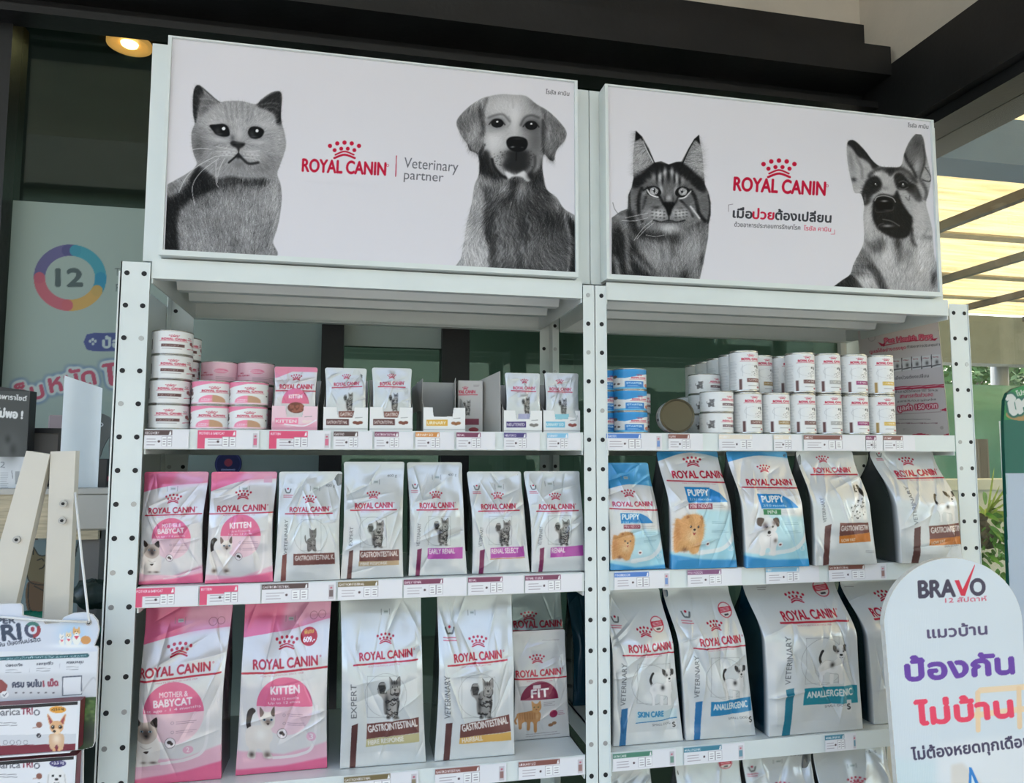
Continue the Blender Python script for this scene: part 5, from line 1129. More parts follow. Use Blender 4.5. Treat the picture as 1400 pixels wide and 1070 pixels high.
# --- lower shelf, left bay
q = [(233,158),(702,158),(655,1105),(203,1110)]
c = art_pink(O9, q, K, (375,(470,310),290), (427,390,150,(222,532),(606,508),46,(215,551),(663,522),10), (410,722,166), [('MOTHER &',(335,635),(490,631),27,.03),('BABYCAT',(305,686),(514,676),37,.06),('1st age - 1 4 months',(252,716),(560,696),14,.02)], (pic_birman,262,870,150,255,True), 960, [lambda c: tick(c,392,230,55,32), lambda c: c.ring(598,258,22,2,(120,70,90)), lambda c: c.ring(642,256,20,2,(120,70,90)), lambda c: c.blob(487,926,28,22,(222,170,190),1,hard=1), lambda c: c.text('2',(478,938),(494,938),26,(238,230,234))])
bag('cat_food_bag', 'large pink bag with a lying brown faced cat, lower shelf by the left post', 'pet food bag', 'cat food bags on the lower shelf', c, O9, q, .035, ZC_, .11, (214,150,176), 41, amp=.004)
q = [(765,118),(1232,118),(1212,992),(732,1040)]
def sticker609(c):
    c.blob(1115,325,46,46,(176,20,40),1,hard=1); c.text('พิเศษ',(1090,314),(1142,308),20,(222,190,60),bold=.06); c.text('609.-',(1085,352),(1148,350),24,(238,236,236),bold=.08)
c = art_pink(O9, q, K, (330,(1000,290),235), (995,345,135,(818,480),(1168,462),46,(757,502),(1220,474),10), (990,667,152), [('KITTEN',(917,602),(1070,597),40,.07),('Up to 12 months',(918,634),(1068,628),14,0),('Up to 12 mois',(902,656),(1075,648),13,0)], (pic_birman,862,812,158,268,False), 905, [lambda c: tick(c,985,222,50,28), lambda c: c.ring(1137,222,20,2,(120,70,90)), lambda c: c.ring(1183,218,20,2,(120,70,90)), sticker609, lambda c: c.blob(1132,824,26,24,(224,176,196),1,hard=1), lambda c: c.text('3',(1122,838),(1142,838),28,(240,234,236))])
bag('cat_food_bag', 'large pink bag with a round red 609 price sticker on the lower shelf', 'pet food bag', 'cat food bags on the lower shelf', c, O9, q, .045, ZC_, .12, (210,170,186), 42, amp=.0045)
q = [(88,100),(497,98),(511,905),(88,938)]
c = art_vet(O10, q, K, (312,305,98,(180,408),(450,392),35,(150,428),(476,407),8), ('EXPERT',(165,682),(162,516),28), [(140,720),(172,708),(163,932),(135,936)], BR2, (pic_tabby,330,585,120,205,5), ([(217,714),(480,682),(480,755),(215,790)], BR, 'GASTROINTESTINAL', (225,756),(472,724),33), sub=([(215,790),(480,757),(480,800),(212,829)], (184,176,130), 'FIBRE RESPONSE', (225,820),(402,796),22), fc=(218,478,374,682,312,572,106), tk=(292,172,42,26))
bag('cat_food_bag', 'large silver bag with brown and olive bands on the lower shelf', 'pet food bag', 'cat food bags on the lower shelf', c, O10, q, .034, ZC_, .12, (168,176,176), 43, amp=.0055)
q = [(577,92),(956,85),(946,868),(553,902)]
c = art_vet(O10, q, K, (770,318,104,(645,416),(888,398),37,(612,432),(916,408),8), ('VETERINARY',(624,690),(620,478),28), [(603,715),(635,708),(625,895),(595,900)], BR2, (pic_tabby,785,590,120,195,6), ([(675,715),(924,672),(931,752),(672,782)], BR, 'GASTROINTESTINAL', (685,750),(918,714),33), sub=([(672,782),(931,755),(932,796),(670,813)], (210,166,88), 'HAIRBALL', (685,806),(788,795),22), mark=(630,270,42), fc=(680,486,850,682,768,575,106), tk=(728,178,36,24))
bag('cat_food_bag', 'large silver bag with brown and amber bands on the lower shelf', 'pet food bag', 'cat food bags on the lower shelf', c, O10, q, .032, ZC_, .12, (166,174,174), 44, amp=.0055)
q = [(930,82),(1192,80),(1216,790),(930,800)]
c = art_vet(O10, q, K, (1024,205,92,(945,268),(1190,268),34,(930,285),(1200,283),7), None, None, None, None, None, bg=(176,190,190), extra=[lambda c: smalltext(c,1015,90,100,1,8)])
bag('cat_food_bag', 'grey silver bag standing behind the pouch with the ginger cat', 'pet food bag', 'cat food bags on the lower shelf', c, O10, q, .20, ZC_, .09, (150,160,160), 45, amp=.004)
q = [(938,270),(1206,264),(1217,836),(938,828)]
def fitart(c):
    m = np.clip((97-np.hypot(c.xx-1065, c.yy-620))*c.k+.5, 0, 1)*(c.yy < 620); c.put(m, (126,24,62)); c.text('FIT',(1022,607),(1112,604),42,(238,232,232),bold=.05); c.rect(1030,540,1070,560,(226,224,222),.9)
    pic_orange(c,1012,706,135,165); c.blob(1136,700,21,21,(140,34,70),1,hard=1); c.blob(1122,760,13,9,(130,90,60),1,hard=1); c.blob(1140,752,12,9,(140,100,66),1,hard=1); smalltext(c,1085,635,60,3,9); smalltext(c,1160,690,36,3,9,(150,70,90)); smalltext(c,1000,800,180,2,12); smalltext(c,1090,320,95,1,8)
c = art_vet(O10, q, K, (1058,408,88,(946,498),(1178,495),32,(938,508),(1206,511),8), None, None, None, None, None, bg=(198,196,195), extra=[fitart])
bag('cat_food_bag', 'flat grey pouch with a plum half circle and a ginger cat', 'pet food bag', 'cat food bags on the lower shelf', c, O10, q, .11, ZC_, .05, (176,172,172), 46, amp=.0022, bulge=.008)
q = [(1222,82),(1330,82),(1335,748),(1236,752)]
c = art_vet(O10, q, K, (1400,200,60,(1380,268),(1480,268),24), None, None, None, None, None, bg=(20,74,96))
bag('cat_food_bag', 'dark teal bag deep on the lower shelf, tucked behind the middle post', 'pet food bag', 'cat food bags on the lower shelf', c, O10, q, .31, ZC_, .09, (14,66,88), 47, amp=.003)

# --- lower shelf, right bay
q = [(270,125),(578,112),(642,852),(290,890)]
def skin(c):
    c.poly([(400,710),(615,690),(615,742),(400,766)], (186,208,214), .9, soft=4); c.text('SKIN CARE',(410,738),(540,727),28,(30,120,168),bold=.05); c.line([(400,768),(613,735)],4,(24,104,158),sm=False); c.text('SMALL DOG',(485,780),(580,768),11,(100,100,104)); c.rect(588,756,612,788,(222,222,222)); c.text('S',(593,784),(608,782),24,(40,40,42),bold=.05)
c = art_vet(O11, q, K, (455,310,92,(358,410),(588,394),36,(328,426),(613,408),7), ('VETERINARY',(342,682),(342,465),22), [(325,700),(355,692),(350,886),(318,890)], (26,100,150), (pic_terrier,525,575,135,185), None, mark=(320,262,34), bdg=(532,280,36), fc=(400,465,580,665,470,570,100), extra=[skin])
bag('dog_food_bag', 'large silver bag with pale blue lettering and a terrier, beside the middle post', 'pet food bag', 'dog food bags on the lower shelf', c, O11, q, .030, ZC_, .13, (20,84,116), 51, amp=.007, taper=(.62, .5))
q = [(592,108),(936,96),(1008,828),(658,860)]
def aller(x, y): return lambda c: (c.text('SMALL DOG',(x,y),(x+98,y-8),11,(100,100,104)), c.rect(x+104,y-34,x+128,y+22,(216,216,216)), c.text('S',(x+108,y+12),(x+124,y+10),26,(40,40,42),bold=.05))
c = art_vet(O11, q, K, (815,280,94,(720,378),(940,362),35,(692,393),(974,378),7), ('VETERINARY',(714,642),(712,430),22), [(700,665),(730,655),(725,858),(695,860)], BLUE, (pic_terrier,890,555,130,175), ([(772,657),(986,633),(989,700),(772,731)], (30,124,172), 'ANALLERGENIC', (785,698),(966,682),30), mark=(683,235,36), bdg=(894,215,36), fc=(770,435,925,630,845,540,100), extra=[aller(862,745)])
bag('dog_food_bag', 'large silver bag with a solid blue band and a terrier on the lower shelf', 'pet food bag', 'dog food bags on the lower shelf', c, O11, q, .028, ZC_, .13, (18,90,128), 52, amp=.007, taper=(.62, .5))
q = [(135,140),(586,132),(622,835),(178,848)]
c = art_vet(O12, q, K, (370,215,98,(262,312),(530,304),36,(240,320),(573,320),8), ('VETERINARY',(264,602),(262,375),24), [(243,625),(280,618),(272,846),(235,848)], TEAL, (pic_terrier,462,512,155,190), ([(330,622),(598,622),(598,705),(328,703)], (22,130,148), 'ANALLERGENIC', (345,670),(572,666),30), bdg=(508,180,38), fc=(332,385,505,602,420,500,112), extra=[aller(436,722), lambda c: smalltext(c,200,172,50,2,10)])
bag('dog_food_bag', 'widest silver bag on the lower shelf, with a teal band and a terrier', 'pet food bag', 'dog food bags on the lower shelf', c, O12, q, .010, ZC_, .17, (14,84,112), 53, amp=.008, taper=(.62, .5))
q = [(612,138),(960,130),(1000,815),(675,826)]
c = art_vet(O12, q, K, (800,210,98,(694,302),(960,290),34,(690,312),(980,306),8), ('VETERINARY',(800,600),(790,375),24), [(760,620),(790,614),(785,822),(752,824)], TEAL, (pic_terrier,880,512,140,190), ([(800,622),(990,618),(990,705),(800,705)], (22,130,148), 'ANALLERGENIC', (812,670),(980,664),28), extra=[lambda c: smalltext(c,632,170,60,1,8)])
bag('dog_food_bag', 'silver bag with dark teal side, half hidden behind the arched standee', 'pet food bag', 'dog food bags on the lower shelf', c, O12, q, .03, ZC_, .17, (14,84,112), 54, amp=.006, taper=(.62, .5))

# --- bottom shelf, right bay: only the tops show
def plainart(org, q, ex): return art_vet(org, q, .9, ((q[0][0]+q[1][0])/2, q[0][1]+190, 98, (q[0][0]+60, q[0][1]+290), (q[1][0]-60, q[0][1]+285), 34, (q[0][0]+40, q[0][1]+302), (q[1][0]-40, q[0][1]+300), 8), None, None, None, None, None, extra=ex)
for org, q, lab, ex, sd in ((O11, [(285,1022),(520,1010),(560,2050),(300,2060)], 'silver bag on the bottom shelf beside the middle post, only its rounded top showing', [], 61),
    (O11, [(645,985),(985,970),(975,2010),(655,2020)], 'silver bag on the bottom shelf with a red round badge near its top', [lambda c: badge(c,908,1035,36)], 62),
    (O12, [(104,972),(440,962),(436,1900),(120,1910)], 'silver bag on the bottom shelf under the widest teal banded bag', [lambda c: c.text('1.5 kg',(345,1002),(400,1000),14,(90,90,92)), lambda c: tick(c,255,1015,42,22), lambda c: vet_mark(c,145,1055,34)], 63),
    (O12, [(447,945),(800,930),(810,1880),(455,1890)], 'silver bag on the bottom shelf next to the arched standee', [lambda c: c.text('1.5 kg',(700,985),(750,982),15,(90,90,92)), lambda c: tick(c,595,1040,42,22)], 64)):
    bag('dog_food_bag', lab, 'pet food bag', 'dog food bags on the bottom shelf', plainart(org, q, ex), org, q, .03, ZD_, .13, (150,156,156), sd, amp=.007, res=.7)
# ---------------------------------------------------------------- cans, pouch trays and the poster on the top shelf
ZA = 1.503
def can_art(w, h, fn, bg):
    c = Canvas(0, 0, w, h, 1.0, bg); fn(c); return c
def can_mesh(name, R, H, cv, span=1.0, n=132, nv=44):
    """label tube; the drawing is wrapped round the front with its centre facing the aisle"""
    th = np.linspace(0, 2*math.pi, n+1)[:-1]; z = np.linspace(.05*H, .95*H, nv+1)
    T, Z = np.meshgrid(th, z); X = R*np.sin(T); Y = -R*np.cos(T)
    uu = ((T+math.pi) % (2*math.pi)-math.pi)/math.pi*.5+.5
    col = cv.sample(cv.x0+uu*cv.W/cv.k, cv.y0+(1-(Z/H))*cv.H/cv.k).reshape(-1, 3)
    j, i = np.meshgrid(np.arange(nv), np.arange(n), indexing='ij'); F = np.stack([j*n+i, j*n+(i+1) % n, (j+1)*n+(i+1) % n, (j+1)*n+i], -1).reshape(-1, 4)
    o = mk(name, np.stack([X.ravel(), Y.ravel(), Z.ravel()], 1), F, M['can'], None, cols=col, smooth=True)
    me = o.data; bpy.data.objects.remove(o); return me
def lid_mesh(R, H, m='tin'):
    mb = MB().lathe((0, 0, 0), [(0, H-.004), (R*.86, H-.004), (R*.92, H-.0035), (R*.95, H), (R*1.01, H), (R*1.02, H-.002), (R*1.0, H*.95), (R*.999, H*.95-.0005)], 40)
    o = mb.build('can_lid', M[m], None, True); l = o.data; bpy.data.objects.remove(o)
    o = MB().lathe((0, 0, 0), [(R*.999, H*.05), (R*1.015, H*.03), (R*1.01, 0.0), (R*.95, 0.0), (R*.9, .003), (0, .003)], 40).build('can_base', M[m], None, True); b = o.data; bpy.data.objects.remove(o)
    return l, b
def can(kind, label, loc, rot=0.0, group=None):
    body, (lid, base) = kind
    t = thing('food_can', label, 'can', loc, group); t.rotation_euler = (0, 0, rot-.85*math.atan2(loc[0]-CAM[0], loc[1]-CAM[1]))
    for nm, me in (('can_label', body), ('can_lid', lid), ('can_base', base)):
        o = bpy.data.objects.new(nm, me); C.objects.link(o); o.parent = t
    return t
# the label drawings run all round: 360 degrees = width; the front half is 90..270
def a_white(c):        # small white can: red crown and name, brown band
    for k in (0,):
        c.crown(130, 34, 22, RED); c.text('ROYAL CANIN', (104, 48), (156, 48), 9, RED, bold=.08); c.line([(100, 52), (160, 52)], 1.6, RED, sm=False)
        c.rect(104, 66, 152, 80, BR2); c.text('RECOVERY', (107, 77), (140, 77), 7, (225, 222, 220)); smalltext(c, 106, 88, 40, 1, 4); vet_mark(c, 166, 34, 9)
        c.blob(172, 58, 6, 9, (120, 50, 56), .9, hard=1); c.blob(178, 66, 6, 5, (150, 80, 80), .9, hard=1); c.line([(160, 86), (190, 82)], 2.4, RED, sm=False); c.text('VET', (66, 88), (66, 60), 9, (70, 70, 72), bold=.05); c.rect(70, 40, 76, 90, (60, 60, 62), .8)
        smalltext(c, 196, 30, 40, 12, 5, (150, 150, 150), 1.5); smalltext(c, 20, 30, 40, 12, 5, (150, 150, 150), 1.5)
def a_pink(c):
    c.poly([(0,0),(260,0),(260,30),(200,12),(130,14),(80,34),(0,60)], (214, 120, 150)); c.rect(0, 104, 260, 116, (224, 190, 200))
    c.crown(135, 42, 24, RED); c.text('ROYAL CANIN', (108, 55), (164, 55), 9, RED, bold=.08); c.line([(104, 59), (168, 59)], 1.6, RED, sm=False)
    m = np.clip(30-np.hypot(c.xx-130, c.yy-100), 0, 1); c.put(m*(c.xx < 130)*(c.yy < 104), (222, 130, 156)); c.put(m*(c.xx >= 130)*(c.yy < 104), (180, 140, 110)); c.text('KITTEN', (107, 94), (128, 94), 6, (240, 230, 232)); smalltext(c, 107, 98, 20, 1, 3, (240, 220, 226), 1.3)
    c.blob(76, 62, 8, 11, (86, 70, 66), .95, hard=1); c.blob(74, 46, 7, 7, (66, 54, 52), .95, hard=1); c.line([(82, 84), (70, 96)], 3, (100, 84, 80)); c.blob(188, 40, 7, 7, (226, 160, 180), 1, hard=1); smalltext(c, 196, 60, 40, 8, 5, (170, 140, 150), 1.5); c.blob(178, 70, 4, 4, (60, 50, 50), .9, hard=1)
def a_pinkback(c):
    c.rect(0, 0, 260, 116, (216, 176, 188)); c.blob(130, 50, 16, 12, (210, 110, 140), 1, hard=1); smalltext(c, 112, 46, 34, 3, 5, (240, 220, 226), 1.5); c.text('ROYAL CANIN', (74, 74), (112, 74), 7, RED, bold=.05); c.crown(92, 62, 14, RED)
    smalltext(c, 120, 80, 60, 4, 6, (140, 110, 116), 1.6); c.rect(176, 70, 200, 96, (230, 226, 226)); 
    for i in range(9): c.line([(178+i*2.4, 72), (178+i*2.4, 94)], .9, (60, 56, 58), sm=False)
    c.poly([(60, 116), (70, 100), (110, 96), (130, 116)], (150, 100, 86))
def a_starter(c):
    c.poly([(0,0),(260,0),(260,20),(180,30),(120,54),(60,44),(0,30)], (40, 132, 190)); c.rect(0, 0, 260, 16, (46, 138, 196)); c.poly([(0,104),(260,96),(260,116),(0,116)], (86, 170, 210))
    c.crown(158, 42, 20, RED); c.text('ROYAL CANIN', (136, 56), (180, 56), 8, RED, bold=.08); c.line([(132, 60), (184, 60)], 1.4, RED, sm=False)
    c.rect(120, 70, 170, 104, (24, 110, 180)); c.text('STARTER', (124, 86), (164, 86), 9, (228, 236, 240), bold=.06); smalltext(c, 126, 93, 36, 2, 5, (200, 220, 236), 1.4)
    c.blob(92, 70, 12, 22, (220, 216, 212), 1, hard=1); c.blob(88, 44, 10, 9, (92, 76, 66), 1, hard=1); c.blob(98, 58, 9, 8, (226, 222, 218), 1, hard=1); c.blob(86, 82, 6, 5, (70, 54, 48), .9, hard=1); c.blob(102, 84, 5, 5, (70, 54, 48), .9, hard=1); c.blob(184, 92, 10, 10, (190, 120, 96), 1, hard=1)
def a_small(c):        # small white can, sitting puppy
    c.crown(160, 36, 20, RED); c.text('ROYAL CANIN', (138, 50), (184, 50), 8, RED, bold=.08); c.line([(134, 54), (188, 54)], 1.4, RED, sm=False); c.rect(138, 66, 186, 80, (84, 52, 56)); c.text('DIGESTIVE', (141, 77), (178, 77), 7, (224, 220, 220))
    pic_kitten_tabby(c, 108, 64, 22, 44); smalltext(c, 138, 90, 40, 1, 4); smalltext(c, 40, 30, 44, 11, 5, (160, 160, 160), 1.4); smalltext(c, 200, 30, 44, 11, 5, (160, 160, 160), 1.4)
def a_tall(col, word):
    def f(c):
        c.crown(148, 34, 24, RED); c.text('ROYAL CANIN', (120, 52), (176, 52), 11, RED, bold=.08); c.line([(116, 57), (182, 57)], 1.8, RED, sm=False)
        c.line([(122, 76), (122, 136)], .8, (130, 132, 134), .7, sm=False); c.ring(142, 100, 24, .8, (130, 132, 134), .7)
        pic_sitdog(c, 158, 104, 34, 60); c.rect(134, 146, 182, 166, col); c.text(word, (138, 161), (172, 161), 10, (228, 224, 220)); c.rect(112, 150, 120, 206, BR2 if col != (196, 162, 70) else (150, 120, 60)); smalltext(c, 138, 184, 34, 1, 4); c.blob(174, 192, 7, 5, (150, 70, 76), .9, hard=1)
        smalltext(c, 78, 60, 28, 26, 5.4, (160, 164, 166), 1.4); smalltext(c, 14, 40, 50, 28, 5.4, (170, 172, 174), 1.4); smalltext(c, 204, 40, 46, 28, 5.4, (170, 172, 174), 1.4)
    return f
WH = (212, 213, 212); RS, HS, RT_, HT = .0405, .0515, .0355, .1035
KS = lambda fn: (can_mesh('can_label', RS, HS, can_art(260, 116, fn, WH)), lid_mesh(RS, HS))
k_white, k_pink, k_pinkb, k_start, k_small = KS(a_white), KS(a_pink), KS(a_pinkback), KS(a_starter), KS(a_small)
KT = {w: (can_mesh('can_label', RT_, HT, can_art(260, 216, a_tall(cl, w), WH), nv=84), lid_mesh(RT_, HT)) for w, cl in (('GASTRO', BR), ('HEPATIC', (140, 112, 66)), ('CARDIAC', (150, 150, 148)), ('RENAL', (130, 24, 86)), ('URINARY', (196, 162, 70)), ('LOW FAT', (96, 56, 52)))}
ORD = ['bottom', 'second from the bottom', 'third from the bottom', 'topmost']
def px_x(px, Y, pyy=560): return at(px, pyy, Y)[0]
def stack(kind, px, Y, n, H, labs, group, rot=0.0, jit=0, z0=ZA):
    x = px_x(px, Y); r = np.random.default_rng(int(px))
    for k in range(n): can(kind, labs[k], (x+(r.uniform(-1, 1)*.002+.0012*k)*jit, Y+r.uniform(-1, 1)*.002*jit, z0+.0003+k*(H+.0006)), rot+r.uniform(-.05, .05)*jit, group)
stack(k_white, 231, .048, 4, HS, ['small white can by the left post, %s of the front stack' % o for o in ORD], 'white cans by the left post', .06, 1)
stack(k_white, 243, .138, 4, HS, ['white can hidden behind the front white stack, %s of its stack' % o for o in ORD], 'white cans by the left post', .3, 1)
for i, px in enumerate((287.5, 338.5)):
    w = ('next to the white cans', 'next to the pink pouch tray')[i]
    stack(k_pink, px, .048, 2, HS, ['small pink can in the front stack %s, %s one' % (w, o) for o in ('lower', 'upper')], 'pink cans on the top shelf', .0, 1)
    stack(k_pinkb, px+9, .140, 3, HS, ['small pink can in the rear stack %s, %s one' % (w, o) for o in ('lowest', 'middle', 'topmost')], 'pink cans on the top shelf', .1, 1)
for i, px in enumerate((822, 861)):
    w = ('half behind the middle post', 'beside the lying can')[i]
    stack(k_start, px, (.092, .048)[i], 3, HS*.985, ['blue and white can %s, %s of three' % (w, o) for o in ('lowest', 'middle', 'topmost')], 'blue cans on the top shelf', -.1, 1)
stack(k_small, 866, .14, 2, HS, ['small white can just behind the blue can stack, %s one' % o for o in ('lower', 'upper')], 'white cans on the right bay', .2, 1)
# the can lying on its side, gold end to the aisle
gold = lid_mesh(RS, .085, 'gold'); body = can_mesh('can_label', RS, .085, can_art(260, 116, a_white, WH))
t = can((body, gold), 'can lying on its side with its dark gold end facing the aisle', (px_x(913, .11), .085, ZA+RS*1.021)); t.rotation_euler = (math.radians(90), 0, math.radians(-16))
for rr_ in (.6, .8): pass
# small white cans in front of the tall ones
GW = 'white cans on the right bay'
for (px, Y, n, nm) in ((979, .048, 2, 'front'), (963, .135, 3, 'middle'), (946, .222, 2, 'back')):
    stack(k_small, px, Y, n, HS, ['short white can in the %s stack beside the tall cans, %s one' % (nm, o) for o in (('lower', 'upper', 'topmost') if n == 3 else ('lower', 'upper'))], GW, .15, 1)
# tall cans, six abreast and two high; the first file goes back to the glass
names = ['GASTRO', 'HEPATIC', 'LOW FAT', 'CARDIAC', 'RENAL', 'URINARY']; look = ['brown band', 'olive brown band', 'dark brown band', 'grey band', 'plum band', 'gold band']
for i, px in enumerate((1021.5, 1059.5, 1095, 1130.5, 1167, 1203)):
    for k in range(2):
        can(KT[names[i]], 'tall white can with %s, %s row, %s from the short cans' % (look[i], ('lower', 'upper')[k], ('first', 'second', 'third', 'fourth', 'fifth', 'sixth')[i]), (px_x(px-(4 if k and i in (0,) else 0), .048)+(0, .002)[k], .048+.002*k, ZA+.0003+k*(HT+.0006)), .05, 'tall cans on the right bay') if not (k == 1 and i == 1) else None
for i, n in ((0, 4), (1, 1), (2, 2)):
    px = (1021.5, 1059.5, 1095)[i]; x = px_x(px, .048)
    for q in range(1, n+1):
        for k in range(2):
            can(KT[names[i]], 'tall white can %s places behind the %s front can with %s, %s layer' % (('', 'one', 'two', 'three', 'four')[q], ('first', 'second', 'third')[i], look[i], ('lower', 'upper')[k]), (x+.003*q*(i == 0), .048+.0735*q, ZA+.0003+k*(HT+.0006)), .2, 'tall cans on the right bay')

# pouches and their cardboard trays
def pouch(label, pxl, pxr, pyt, Y, cv, org, quad, group, seed, zb=ZA+.004):
    return bag('food_pouch', label, 'pouch', group, cv, org, quad, Y, zb, .018, (180, 184, 184), seed, amp=.0024, taper=(.35, .4), bulge=.007, m='pouch', res=1.4)
def tray(label, pxl, pxr, pyt, pyf, art, org, group, depth=.13, bg=(214, 214, 212), Y=.030, notch=(.30, .70, .45), back=None, flaps=None):
    xl, xr = at(pxl, 570, Y)[0], at(pxr, 570, Y)[0]; z0 = ZA+.0004; zf = at((pxl+pxr)/2, pyf, Y)[2]; zt = at((pxl+pxr)/2, pyt, Y)[2] if back is None else back
    t = thing('pouch_tray', label, 'tray', ((xl+xr)/2, Y+depth/2, z0), group); w = xr-xl; th = .0012
    # front panel: printed sheet with a rounded notch
    n0, n1, nd = notch
    def keep(cx, cy):
        px, py = org[0]+cx/org[2], org[1]+cy/org[2]; f = (px-pxl)/(pxr-pxl); v = (py-pyf)/(587-pyf)
        return ~((f > n0+.08*v) & (f < n1-.08*v) & (v < nd))
    plane_print('front_panel', art, org, xl, xr, z0, zf, Y, .0011, t, M['paper'], keep=keep)
    MB().box(xl, xr, Y+.0002, Y+th, z0, z0+(zf-z0)*(1-nd)).box(xl, xl+w*n0, Y+.0002, Y+th, z0, zf).box(xl+w*n1, xr, Y+.0002, Y+th, z0, zf).build('front_wall', M['white'], t)
    for x in (xl, xr-th): MB().hexa([(x, Y+th, z0), (x+th, Y+th, z0), (x+th, Y+depth, z0), (x, Y+depth, z0), (x, Y+th, zf), (x+th, Y+th, zf), (x+th, Y+depth, zt-.02), (x, Y+depth, zt-.02)]).build('side_wall', M['carton'], t)
    MB().box(xl, xr, Y+depth, Y+depth+th, z0, zt-.02).build('back_wall', M['carton'], t); MB().box(xl, xr, Y+th, Y+depth, z0, z0+th).build('tray_floor', M['carton'], t)
    if flaps:
        for x, dx, zz in flaps: MB().hexa([(x, Y+depth*.25, zf-.004), (x+th, Y+depth*.25, zf-.004), (x+dx+th, Y+depth*.95, zf-.004), (x+dx, Y+depth*.95, zf-.004), (x, Y+depth*.25, zz-.006), (x+th, Y+depth*.25, zz-.006), (x+dx+th, Y+depth*.95, zz-.016), (x+dx, Y+depth*.95, zz-.016)]).build('flap', M['carton'], t)
    return t
OA, OB = (190, 340, 3.822), (480, 340, 3.822)
GP, GT = 'food pouches on the top shelf', 'pouch trays on the top shelf'
def pouch_art(org, quad, logo, pic=None, bnd=None, bg=(200, 203, 204), extra=()):
    return art_vet(org, quad, 2.2, logo, None, None, None, pic, bnd, bg=bg, extra=extra)
def tray_art(org, x0, y0, x1, y1, col, word, blob, bg=(216, 216, 214), ex=()):
    c = Canvas(x0-8, y0-8, x1+8, y1+8, 2.4/org[2], bg); w = x1-x0
    c.rect(x0+w*.07, y0+(y1-y0)*.52, x0+w*.58, y0+(y1-y0)*.80, col); c.text(word, (x0+w*.09, y0+(y1-y0)*.73), (x0+w*.54, y0+(y1-y0)*.73), (y1-y0)*.13, (232, 228, 222), bold=.05)
    for i in range(3): c.blob(x0+w*(.78+.06*(i-1)), y0+(y1-y0)*(.68+.03*(i % 2)), w*.055, (y1-y0)*.07, blob, 1, hard=1)
    c.line([(x0+w*.72, y0+(y1-y0)*.47), (x0+w*.88, y0+(y1-y0)*.45)], 2.5, (110, 108, 108)); c.line([(x0, y1-4), (x1, y1-4)], 4, (170, 168, 166), sm=False)
    for e in ex: e(c)
    return c
# kitten tray
q = [(705,615),(935,615),(930,935),(690,935)]
def kit(c):
    c.poly([(705,615),(935,615),(935,640),(800,640),(720,672),(705,675)], (214,130,156)); m = np.clip(78-np.hypot(c.xx-818,c.yy-806)*1.0,0,1)*(c.yy<806); c.put(m,(216,110,142)); c.text('KITTEN',(782,780),(856,778),18,(240,230,234),bold=.08); c.blob(822,828,48,28,(110,62,52),1,hard=1)
    for i in range(22): r_=np.random.default_rng(i); c.blob(822+r_.uniform(-38,38),828+r_.uniform(-20,20),7,6,(150,90,74),.9,hard=1)
pouch('pink and white pouch with gravy chunks, standing in the pink tray', 0,0,0, .036, pouch_art(OA, q, (822,668,66,(730,733),(910,730),24,(707,742),(930,740),6), extra=[kit], bg=(206,202,204)), OA, q, GP, 71)
c = tray_art(OA, 694, 822, 932, 940, (222, 120, 150), 'KITTEN', (226, 200, 196), (220, 188, 196), [lambda c: c.poly([(694,900),(780,930),(932,905),(932,948),(694,948)],(208,140,160),.8,soft=4), lambda c: c.line([(760,915),(860,925),(925,895)],6,(232,216,220))])
tray('pink cardboard tray holding a pink pouch beside the pink cans', 371.5, 434, 500, 555, c, OA, GT)
# two brown trays
for (pl, pr, org, X0, X1, lab, lab2, sd, lg, pc) in ((442, 503, OA, 962, 1194, 'silver cat pouch in the brown banded tray next to the pink tray', 'white tray with brown band next to the pink tray', 72, (1084,664,50,(1015,714),(1152,710),17,(1003,722),(1170,718),5), (1095,795,54,90)),
                                    (505.5, 564, OB, 100, 322, 'silver cat pouch in the brown banded tray next to the empty tray', 'white tray with brown band next to the empty tray', 73, (212,662,50,(148,710),(278,708),17,(136,715),(288,722),5), (222,795,54,90))):
    q = [(X0+8,616),(X1-2,626),(X1+2,935),(X0+4,930)]
    pouch(lab, 0,0,0, .036, pouch_art(org, q, lg, (pic_tabby,*pc,sd), ([(pc[0]-56,842),(pc[0]+34,842),(pc[0]+20,875),(pc[0]-50,875)],(120,80,74),'GASTRO',(pc[0]-46,866),(pc[0]+22,866),16)), org, q, GP, sd)
    c = tray_art(org, X0, 828, X1, 945, BR2, 'GASTROINTESTINAL', (112, 60, 44))
    tray(lab2, pl, pr, 500, 556.5, c, org, GT)
# empty tray with raised flaps, then the plum box behind it
c = tray_art(OB, 378, 832, 596, 948, (206, 160, 62), 'URINARY', (140, 92, 56))
xa = at(578, 560, .03)[0]
tray('empty open tray with amber band and grey flaps raised', 579, 636, 512, 557, c, OB, GT, depth=.20, notch=(.22, .72, .40), back=at(600, 512, .23)[2], flaps=[(at(579, 560, .03)[0]+.001, -.015, at(575, 512, .05)[2]), (at(626, 560, .03)[0], .012, at(634, 512, .06)[2])])
def box_pack(name, label, pl, pr, pt, Y, depth, cv, org, group, m='carton', parts=True):
    xl, xr = at(pl, 560, Y)[0], at(pr, 560, Y)[0]; z0 = ZA+.0004; zt = at((pl+pr)/2, pt, Y)[2]
    t = thing(name, label, 'box', ((xl+xr)/2, Y+depth/2, z0), group)
    MB().box(xl, xr, Y, Y+depth, z0, zt, bev=.001).build('carton', M[m], t)
    plane_print('front_panel', cv, org, xl+.001, xr-.001, z0+.001, zt-.001, Y-.0004, .0012, t, M['paper']); return t
